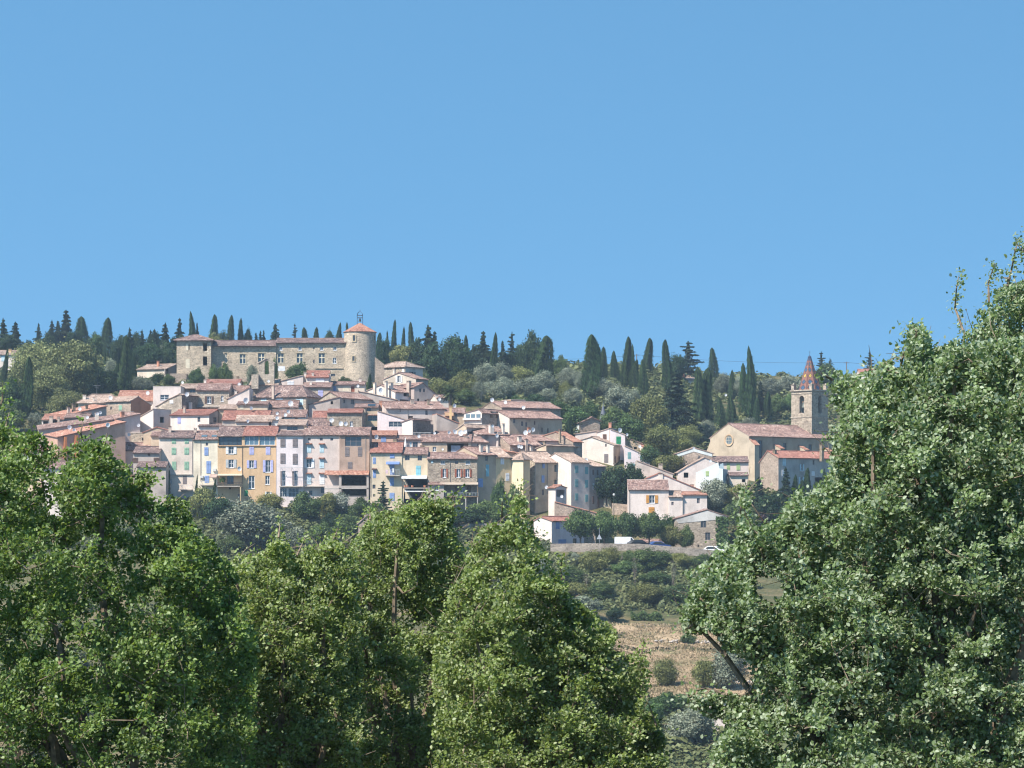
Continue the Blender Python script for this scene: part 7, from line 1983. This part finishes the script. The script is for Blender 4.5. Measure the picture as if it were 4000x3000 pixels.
# hedge on the terrace
n = 2600
hx0, hx1, hD = 2465, 2585, dist_for(2520, 2422)
cx_ = rng.uniform((hx0 - CX) / FPX * hD, (hx1 - CX) / FPX * hD, n); cy = hD + rng.uniform(-.6, .6, n)
cz = ground_np(cx_, cy) + rng.random(n) ** .7 * 1.1 * (1 + .25 * np.sin(cx_ * 3))
v, q = quads_from(np.stack([cx_, cy, cz], -1), sph(n, rng) + np.array([0, -.5, .6]), np.full(n, .22), rng)
tag(np_mesh('hedge', v, q, FOL['broad'], tint=np.repeat(rng.random(n), 4)), 'straight low green hedge across the dry terrace', 'hedge')


# ------------------------------------------------------------------ undergrowth and dry grass (uncountable)
def inside_foot(x, y):
    bad = np.zeros(len(x), bool)
    for F_ in FOOT:
        cx = sum(p[0] for p in F_) / 4; cy = sum(p[1] for p in F_) / 4
        poly = [(cx + (p[0] - cx) * 1.06, cy + (p[1] - cy) * 1.06) for p in F_]
        ins = np.ones(len(x), bool); sgn = None
        for i in range(4):
            (ax, ay), (bx, by) = poly[i], poly[(i + 1) % 4]
            cr = (bx - ax) * (y - ay) - (by - ay) * (x - ax)
            ins &= cr > -0.2
        bad |= ins
    return bad


def undergrowth():
    rng = np.random.default_rng(11)
    base = []
    for k in range(5):
        n = 110
        d = sph(n, rng); d[:, 2] = np.abs(d[:, 2])
        r = .5 * (.6 + .4 * rng.random(n) ** .5) * (1 + .22 * np.sin(4 * np.arctan2(d[:, 1], d[:, 0]) + k))
        c = d * r[:, None] * np.array([1, 1, 1.3])
        base.append(quads_from(c, d + rng.normal(size=(n, 3)) * .5, np.full(n, .17), rng))
    # where bushes grow: (photo column range, distance range, count, size range)
    zones = [(-100, 1000, 455, 503, 700, 1.2, 3.2), (600, 2150, 440, 500, 1500, 1.0, 3.2), (2150, 2950, 424, 468, 900, .7, 3.0), (2200, 3000, 398, 425, 130, .5, 1.5), (2200, 3000, 300, 372, 650, 1.2, 3.6), (-100, 4000, 150, 330, 1300, 1.5, 4.5), (-100, 2150, 330, 440, 500, 1.5, 4.0),
             (-100, 700, 545, 700, 900, 1.5, 4.0), (700, 1480, 575, 720, 420, 1.5, 3.6), (1480, 2250, 556, 745, 1100, 1.2, 3.6), (2150, 2800, 540, 745, 1400, 1.4, 4.2), (2800, 4000, 560, 745, 1000, 1.4, 4.0), (2820, 4000, 482, 520, 700, 1.5, 4.0), (2480, 2660, 505, 535, 60, 1, 2.0)]
    V, Q, Tn = [], [], []
    off = 0
    for p0, p1, d0, d1, n, s0, s1 in zones:
        px = rng.uniform(p0, p1, n); D = rng.uniform(d0, d1, n)
        x = (px - CX) / FPX * D
        ok = ~inside_foot(x, D)
        # the dry terraces stay open
        fld = (px > 2330) & (px < 3150) & (((D > 356) & (D < 398)) | ((D > 404) & (D < 424)))
        ok &= ~(fld & (rng.random(n) < .96))
        rd = (px > 2160) & (D > 466) & (D < 490)
        ok &= ~rd
        x, D = x[ok], D[ok]
        z = ground_np(x, D) - .15
        for i in range(len(x)):
            v, q = base[rng.integers(0, 5)]
            s = rng.uniform(s0, s1); a = rng.random() * 6.283
            c, sn = math.cos(a), math.sin(a)
            vv = np.stack([x[i] + s * (v[:, 0] * c - v[:, 1] * sn), D[i] + s * (v[:, 0] * sn + v[:, 1] * c), z[i] + s * rng.uniform(.5, .95) * v[:, 2]], -1)
            V.append(vv); Q.append(q + off); off += len(v)
            Tn.append(np.clip(np.repeat(rng.random(len(v) // 4), 4) * .5 + rng.random() * .5, 0, 1))
    m = foliage('undergrowth_leaves', (.040, .062, .024), (.175, .190, .080), .25, .0)
    tag(np_mesh('undergrowth', np.concatenate(V), np.concatenate(Q), m, tint=np.concatenate(Tn)), 'low scrub and bushes covering the hill slopes and the bank below the road', 'undergrowth', kind='stuff')


undergrowth()


def dry_grass():
    rng = np.random.default_rng(21)
    n = 52000
    px = rng.uniform(2360, 3280, n); D = rng.uniform(348, 415, n)
    x = (px - CX) / FPX * D
    keep = rng.random(n) < .35 + .65 * (np.sin(x * .35 + D * .12) * np.sin(D * .4) > -.2)
    x, D = x[keep], D[keep]
    n = len(x)
    z = ground_np(x, D) + .3
    h = rng.uniform(.08, .3, n); w = rng.uniform(.04, .14, n)
    a = rng.random(n) * np.pi
    dx, dy = np.cos(a) * w, np.sin(a) * w
    lx, ly = rng.normal(size=n) * .15, rng.normal(size=n) * .15
    v = np.stack([np.stack([x - dx, D - dy, z - .05], -1), np.stack([x + dx, D + dy, z - .05], -1), np.stack([x + dx * .8 + lx, D + dy * .8 + ly, z + h], -1), np.stack([x - dx * .5 + lx, D - dy * .5 + ly, z + h * .8], -1)], 1).reshape(-1, 3)
    t = np.clip(.5 + .35 * np.sin(x * .2 + 1) * np.sin(D * .33) + rng.normal(size=n) * .2, 0, 1)
    m = foliage('dry_grass_blades', (.17, .15, .075), (.40, .30, .19), .25, .0)
    tag(np_mesh('dry_grass', v, np.arange(4 * n).reshape(-1, 4), m, tint=np.repeat(t, 4)), 'straw coloured dry grass on the terraced field', 'grass', kind='stuff')


dry_grass()
# ------------------------------------------------------------------ the oaks in front
def in_poly(px, py, poly):
    ins = np.zeros(len(px), bool)
    n = len(poly)
    for i in range(n):
        (x0, y0), (x1, y1) = poly[i], poly[(i + 1) % n]
        c = ((y0 > py) != (y1 > py)) & (px < (x1 - x0) * (py - y0) / (y1 - y0 + 1e-9) + x0)
        ins ^= c
    return ins


def oak(label, poly, D, holes=(), depth=1.9, dens=3.4, shoots=(), leaf=None, seed=1, size=.054, trunk_px=None, pale=.15, red=None, lpc=320, limbs=9):
    rng = np.random.default_rng(seed)
    k = D / FPX
    P = np.array(poly, float)
    x0, y0 = P.min(0); x1, y1 = P.max(0)
    area = .5 * abs(np.dot(P[:, 0], np.roll(P[:, 1], 1)) - np.dot(P[:, 1], np.roll(P[:, 0], 1))) * k * k
    want = int(area * dens * 4.2)
    # clump centres inside the crown, kept apart from each other
    C = []
    rad = .34
    tries = 0
    while len(C) < want and tries < want * 60:
        tries += 1
        px, py = rng.uniform(x0, x1), rng.uniform(y0, y1)
        if not in_poly(np.array([px]), np.array([py]), poly)[0]: continue
        if any(in_poly(np.array([px]), np.array([py]), h)[0] for h in holes): continue
        # nearest outline distance in metres -> crown thins towards its edge
        d = np.min(np.hypot(P[:, 0] - px, P[:, 1] - py)) * k
        th = depth * min(1.0, .25 + d / 1.6)
        dy = rng.uniform(-1, 1) * th
        c = np.array([(px - CX) * k, D + dy, (HY - py) * k])
        c[[0, 2]] *= (D + dy) / D
        if C and np.min(np.linalg.norm(np.array(C) - c, axis=1)) < rad * .30: continue
        C.append(c)
    C = np.array(C)
    zg = ground((x0 + x1) / 2 * k - CX * k, D)
    tpx = trunk_px if trunk_px is not None else (x0 + x1) / 2
    tx = (tpx - CX) * k
    zg = ground(tx, D)
    root = empty('oak_tree', (tx, D, zg), label, 'tree', 'oaks in front of the village')
    # ---- limbs
    mb = MB()
    rr = random.Random(seed)
    zmid = (HY - (y1 * .55 + y0 * .45)) * k
    ztr = zg + (zmid - zg) * .55
    trunk = [Vector((tx, D, zg - .4)), Vector((tx + rr.uniform(-.1, .1), D, zg + (ztr - zg) * .5)), Vector((tx + rr.uniform(-.2, .2), D, ztr))]
    mb.tube(trunk, [.24, .19, .15], 9)
    nodes = [(np.array(trunk[-1]), .13)]
    tgt = C[rng.permutation(len(C))[:max(4, min(limbs, len(C)))]] if len(C) else []
    segs = []
    for t in tgt:
        s = np.array(trunk[-1]) + rng.normal(size=3) * .05
        mid = s * .5 + t * .5 + np.array([rng.normal() * .2, rng.normal() * .2, -.1 * np.linalg.norm(t - s)])
        mid[2] = min(mid[2], t[2])
        L = []
        for u in np.linspace(0, 1, 9):
            p = (1 - u) ** 2 * s + 2 * u * (1 - u) * mid + u * u * t + rng.normal(size=3) * .05 * (u > 0) * (u < 1)
            L.append(p); nodes.append((p, .10 * (1 - u) + .022))
        mb.tube([Vector(p) for p in L], [.105 * (1 - u) + .022 for u in np.linspace(0, 1, 9)], 6)
    # ---- branches out to every clump
    for c in C[np.argsort(C[:, 2])]:
        NP = np.array([n_[0] for n_ in nodes])
        dv = c - NP
        cost = np.linalg.norm(dv, axis=1) + 1.2 * np.maximum(0, -(dv[:, 2]))
        i = int(np.argmin(cost))
        if cost[i] < .06: continue
        s, r0 = nodes[i]
        mid = s * .5 + c * .5 + rng.normal(size=3) * .07 + np.array([0, 0, -.04])
        r1 = max(.009, min(r0 * .6, .03))
        mb.tube([Vector(s), Vector(mid), Vector(c)], [r1, r1 * .8, r1 * .5], 5)
        nodes.append((mid, r1 * .8)); nodes.append((c, r1 * .5))
    # ---- leafy twigs
    LC, LD, LT, LS = [], [], [], []
    wind = np.array([.32, -.05, .12])
    top_bias = np.array([0, 0, .55])
    def twig(start, d, length, nl, shade):
        d = d / np.linalg.norm(d)
        u = rng.random(nl) ** .8
        p = start + d * (u * length)[:, None] + (np.array([0, 0, -.10]) * (u ** 2 * length)[:, None]) + rng.normal(size=(nl, 3)) * (.035 + .025 * (1 - u))[:, None]
        ld = d * .6 + rng.normal(size=(nl, 3)) * .75 + wind
        LC.append(p); LD.append(ld); LT.append(np.clip(shade + rng.normal(0, .17, nl), 0, .8)); LS.append(size * rng.uniform(.65, 1.25, nl))
    for c in C:
        shade = rng.normal(.42, .1)
        nt = rng.integers(6, 10)
        for _ in range(nt):
            d = rng.normal(size=3) * np.array([1, 1, .75]) + top_bias + wind * .5
            L = rng.uniform(.2, .55)
            twig(c, d, L, max(4, int(lpc / nt * rng.uniform(.6, 1.4))), shade)
            if rng.random() < .3:
                e = c + d / np.linalg.norm(d) * L * .9; e[2] -= .02
                mb.tube([Vector(c), Vector(c * .5 + e * .5 + rng.normal(size=3) * .015), Vector(e)], [.007, .005, .003], 3)
    # the crown keeps to its outline: sprays that stray far past it are dropped
    A_ = np.concatenate(LC); okl = in_poly(CX + A_[:, 0] / A_[:, 1] * FPX, HY - A_[:, 2] / A_[:, 1] * FPX, poly) | (rng.random(len(A_)) < .035)
    for h in holes: okl &= ~in_poly(CX + A_[:, 0] / A_[:, 1] * FPX, HY - A_[:, 2] / A_[:, 1] * FPX, h)
    LC, LD, LT, LS = [A_[okl]], [np.concatenate(LD)[okl]], [np.concatenate(LT)[okl]], [np.concatenate(LS)[okl]]
    for sh in shoots:
        pts = [np.array([(x - CX) * k, D + rng.uniform(-.3, .3), (HY - y) * k]) for x, y in sh]
        mb.tube([Vector(p) for p in pts], [.02 - .014 * i / (len(pts) - 1) for i in range(len(pts))], 5)
        for a, b in zip(pts[:-1], pts[1:]):
            n = max(2, int(np.linalg.norm(b - a) / .06))
            for i in range(n):
                p = a + (b - a) * (i + rng.random()) / n
                twig(p, (b - a) / np.linalg.norm(b - a) + rng.normal(size=3) * .55, rng.uniform(.08, .2), 7, .5)
    mb.build('trunk', bark((.20, .155, .115)), root)
    LC, LD, LT, LS = map(np.concatenate, (LC, LD, LT, LS))
    n = len(LC)
    d = LD / np.linalg.norm(LD, axis=1, keepdims=True)
    up = rng.normal(size=(n, 3)) * .7 + np.array([-.25, -.25, .7])
    sd = np.cross(d, up); sd /= np.maximum(np.linalg.norm(sd, axis=1, keepdims=True), 1e-6)
    nn = np.cross(sd, d)
    s = LS[:, None]
    # lobed leaf folded along its midrib: two five-cornered halves kept as quads
    def P_(x, y, z): return LC + d * s * y + sd * s * x + nn * s * z
    fold = (rng.uniform(.02, .2, n))[:, None]
    V = np.stack([P_(0, 0, 0), P_(-.30, .22, fold * .6), P_(-.36, .62, fold * .8), P_(0, 1.05, -.08), P_(.36, .62, fold * .8), P_(.30, .22, fold * .6)], 1).reshape(-1, 3)
    b = (np.arange(n) * 6)[:, None]
    Q = np.concatenate([b + np.array([[0, 3, 2, 1]]), b + np.array([[0, 5, 4, 3]])], 0)
    isp = rng.random(n) < pale
    t = np.where(isp, rng.uniform(.86, 1.0, n), LT)
    off = np.array([tx, D, zg])
    cr = np_mesh('crown', V - off, Q, leaf, root, tint=np.repeat(t, 6))
    print('oak', len(C), 'clumps', n, 'leaves')
    return root


def oak_leaf(name, c0, c1, c2, trans=.46, gloss=.03):
    m = bpy.data.materials.new(name); m.use_nodes = True
    n, l = m.node_tree.nodes, m.node_tree.links; n.clear()
    out = n.new('ShaderNodeOutputMaterial')
    a = n.new('ShaderNodeAttribute'); a.attribute_name = 'tint'
    r = ramp(n, [(0.0, c0), (.45, c1), (.78, mul(c1, 1.45)), (.86, c2), (1.0, mul(c2, 1.25))])
    l.new(a.outputs['Fac'], r.inputs[0])
    d = n.new('ShaderNodeBsdfDiffuse'); t = n.new('ShaderNodeBsdfTranslucent'); g = n.new('ShaderNodeBsdfGlossy')
    g.inputs['Roughness'].default_value = .5; g.inputs['Color'].default_value = (.9, .95, .9, 1)
    l.new(r.outputs[0], d.inputs['Color'])
    hs = n.new('ShaderNodeHueSaturation'); hs.inputs['Hue'].default_value = .48; hs.inputs['Saturation'].default_value = 1.15; hs.inputs['Value'].default_value = 1.25
    l.new(r.outputs[0], hs.inputs['Color']); l.new(hs.outputs[0], t.inputs['Color'])
    mx = n.new('ShaderNodeMixShader'); mx.inputs[0].default_value = trans; l.new(d.outputs[0], mx.inputs[1]); l.new(t.outputs[0], mx.inputs[2])
    mx2 = n.new('ShaderNodeMixShader'); mx2.inputs[0].default_value = gloss; l.new(mx.outputs[0], mx2.inputs[1]); l.new(g.outputs[0], mx2.inputs[2])
    l.new(mx2.outputs[0], out.inputs['Surface'])
    return m


LEAF_A = oak_leaf('oak_leaves_green', (.044, .084, .020), (.158, .240, .060), (.28, .35, .16))
LEAF_B = oak_leaf('oak_leaves_olive', (.048, .082, .020), (.195, .262, .074), (.32, .37, .19))
LEAF_C = oak_leaf('oak_leaves_silver', (.044, .080, .028), (.172, .245, .096), (.34, .40, .27))

oak('tall leafy oak filling the left edge of the picture', [(-300, 1700), (-60, 1640), (30, 1660), (90, 1690), (150, 1690), (200, 1730), (250, 1760), (290, 1740), (330, 1730), (370, 1720), (425, 1745), (440, 1790), (500, 1820), (520, 1865), (590, 1870), (605, 1920), (690, 1945), (740, 1965), (750, 2040), (830, 2110), (880, 2180), (930, 2260), (1000, 2500), (1000, 2800), (980, 3250), (-300, 3250)],
    36, dens=4.7, leaf=LEAF_A, seed=3, trunk_px=420, pale=.13, shoots=[[(20, 1690), (30, 1610)], [(-30, 1640), (0, 1560), (5, 1500)], [(330, 1750), (320, 1690), (330, 1650)], [(400, 1750), (410, 1690)], [(520, 1860), (580, 1850), (618, 1850)], [(590, 1900), (560, 1850)]], limbs=16)
oak('windblown oak with silvery tips, second from the left', [(720, 2400), (840, 2240), (930, 2170), (990, 2180), (1040, 2150), (1065, 2070), (1100, 2080), (1130, 2140), (1160, 2180), (1200, 2130), (1240, 2150), (1290, 2110), (1330, 2130), (1380, 2170), (1400, 2300), (1420, 2600), (1400, 3250), (720, 3250)],
    40, dens=7.0, leaf=LEAF_B, seed=8, trunk_px=1080, pale=.25, shoots=[[(1090, 2100), (1092, 2045)], [(1165, 2170), (1195, 2090)], [(1300, 2120), (1318, 2065)], [(1245, 2160), (1250, 2110)]], limbs=12)
oak('broad olive green oak reaching up to the stone house deck', [(1300, 2220), (1380, 2120), (1420, 2060), (1450, 2010), (1540, 2000), (1560, 1990), (1600, 1970), (1650, 1950), (1700, 1960), (1760, 1950), (1780, 2010), (1760, 2060), (1800, 2130), (1820, 2200), (1780, 2330), (1790, 2500), (1850, 2650), (1900, 3250), (1250, 3250), (1280, 2500)],
    43, dens=6.6, leaf=LEAF_B, seed=12, trunk_px=1560, pale=.2, shoots=[[(1640, 1970), (1680, 1925), (1700, 1915)], [(1740, 1970), (1780, 1925)], [(1450, 2030), (1440, 1985)], [(1540, 2000), (1580, 1965)], [(1770, 1980), (1800, 1950)]], limbs=14)
oak('pointed oak in the centre with a sharp leafy tip', [(1690, 2500), (1760, 2300), (1810, 2240), (1840, 2130), (1870, 2080), (1930, 2040), (1985, 2010), (1990, 1950), (2025, 1930), (2060, 1960), (2065, 2040), (2090, 2100), (2140, 2170), (2170, 2240), (2230, 2330), (2310, 2400), (2390, 2450), (2410, 2490), (2380, 2540), (2450, 2560), (2510, 2560), (2540, 2610), (2530, 2700), (2500, 2760), (2560, 2800), (2600, 2900), (2620, 3250), (1690, 3250)],
    39, dens=6.6, leaf=LEAF_B, seed=21, trunk_px=2080, pale=.22, shoots=[[(2030, 1960), (2035, 1898)], [(2200, 2310), (2190, 2225), (2193, 2180)], [(2500, 2580), (2515, 2500)], [(1960, 2040), (1962, 1960)], [(2560, 2830), (2530, 2740)]], limbs=14)
oak('great silvery oak filling the right side of the picture', [(2770, 3250), (2780, 2940), (2840, 2830), (2690, 2770), (2690, 2700), (2830, 2710), (2940, 2730), (2930, 2580), (2830, 2540), (2780, 2460), (2690, 2480), (2660, 2440), (2700, 2310), (2660, 2240), (2780, 2190), (2800, 2120), (2870, 2130), (2885, 2060), (2890, 1950), (2910, 1910), (2935, 1960), (2930, 2050), (2970, 2070), (3040, 2030), (3090, 1950), (3125, 1920), (3150, 1950), (3200, 1880), (3240, 1850), (3240, 1790), (3270, 1740), (3205, 1720), (3225, 1690), (3290, 1650), (3280, 1600), (3230, 1590), (3240, 1560), (3290, 1550), (3200, 1490), (3215, 1460), (3290, 1450), (3350, 1465), (3400, 1450), (3420, 1420), (3480, 1410), (3490, 1450), (3530, 1440), (3540, 1370), (3545, 1280), (3580, 1265), (3640, 1310), (3630, 1370), (3690, 1360), (3710, 1340), (3760, 1360), (3800, 1340), (4200, 1300), (4200, 3250)],
    34, holes=[[(2950, 2250), (3050, 2255), (3070, 2320), (3000, 2360), (2940, 2320)]], dens=7.4, depth=2.0, leaf=LEAF_C, seed=33, trunk_px=3700, pale=.33, size=.056, shoots=[[(2890, 2030), (2900, 1960), (2905, 1915)], [(3260, 1480), (3210, 1455)], [(3560, 1360), (3570, 1300), (3575, 1270)], [(3530, 1420), (3520, 1380)], [(3100, 1970), (3120, 1920)], [(2840, 2710), (2760, 2690), (2690, 2700)], [(2700, 2440), (2670, 2465)]], limbs=26)
oak('taller oak behind the great silvery oak at the right edge', [(3660, 1700), (3700, 1400), (3720, 1310), (3790, 1290), (3800, 1240), (3830, 1190), (3880, 1170), (3890, 1120), (3950, 1110), (4250, 1060), (4250, 1900), (3660, 1900)],
    38, dens=7.4, leaf=LEAF_C, seed=41, trunk_px=4050, pale=.3, shoots=[[(3760, 1300), (3735, 1200), (3728, 1130), (3745, 1080)], [(3865, 1180), (3870, 1100), (3874, 1035)], [(3930, 1120), (3960, 1050), (3955, 980), (3970, 935)], [(3940, 1090), (3920, 1080)], [(4000, 1060), (3990, 990), (3965, 950)]], limbs=10)

# ------------------------------------------------------------------ the air: thin blue haze between here and the hill
mb = MB()
mb.box(lambda x, y, z: Vector((x, y, z)), -900, 900, -40, 1400, -130, 62)
hm = bpy.data.materials.new('haze'); hm.use_nodes = True
hn, hl = hm.node_tree.nodes, hm.node_tree.links
hn.clear()
ho = hn.new('ShaderNodeOutputMaterial'); hv = hn.new('ShaderNodeVolumePrincipled')
hv.inputs['Color'].default_value = (0.62, 0.80, 1.0, 1)
hv.inputs['Density'].default_value = 0.00014
hl.new(hv.outputs[0], ho.inputs['Volume'])
hz = mb.build('haze', hm)
tag(hz, 'thin blue summer haze between the viewer and the hill', 'haze', kind='stuff')
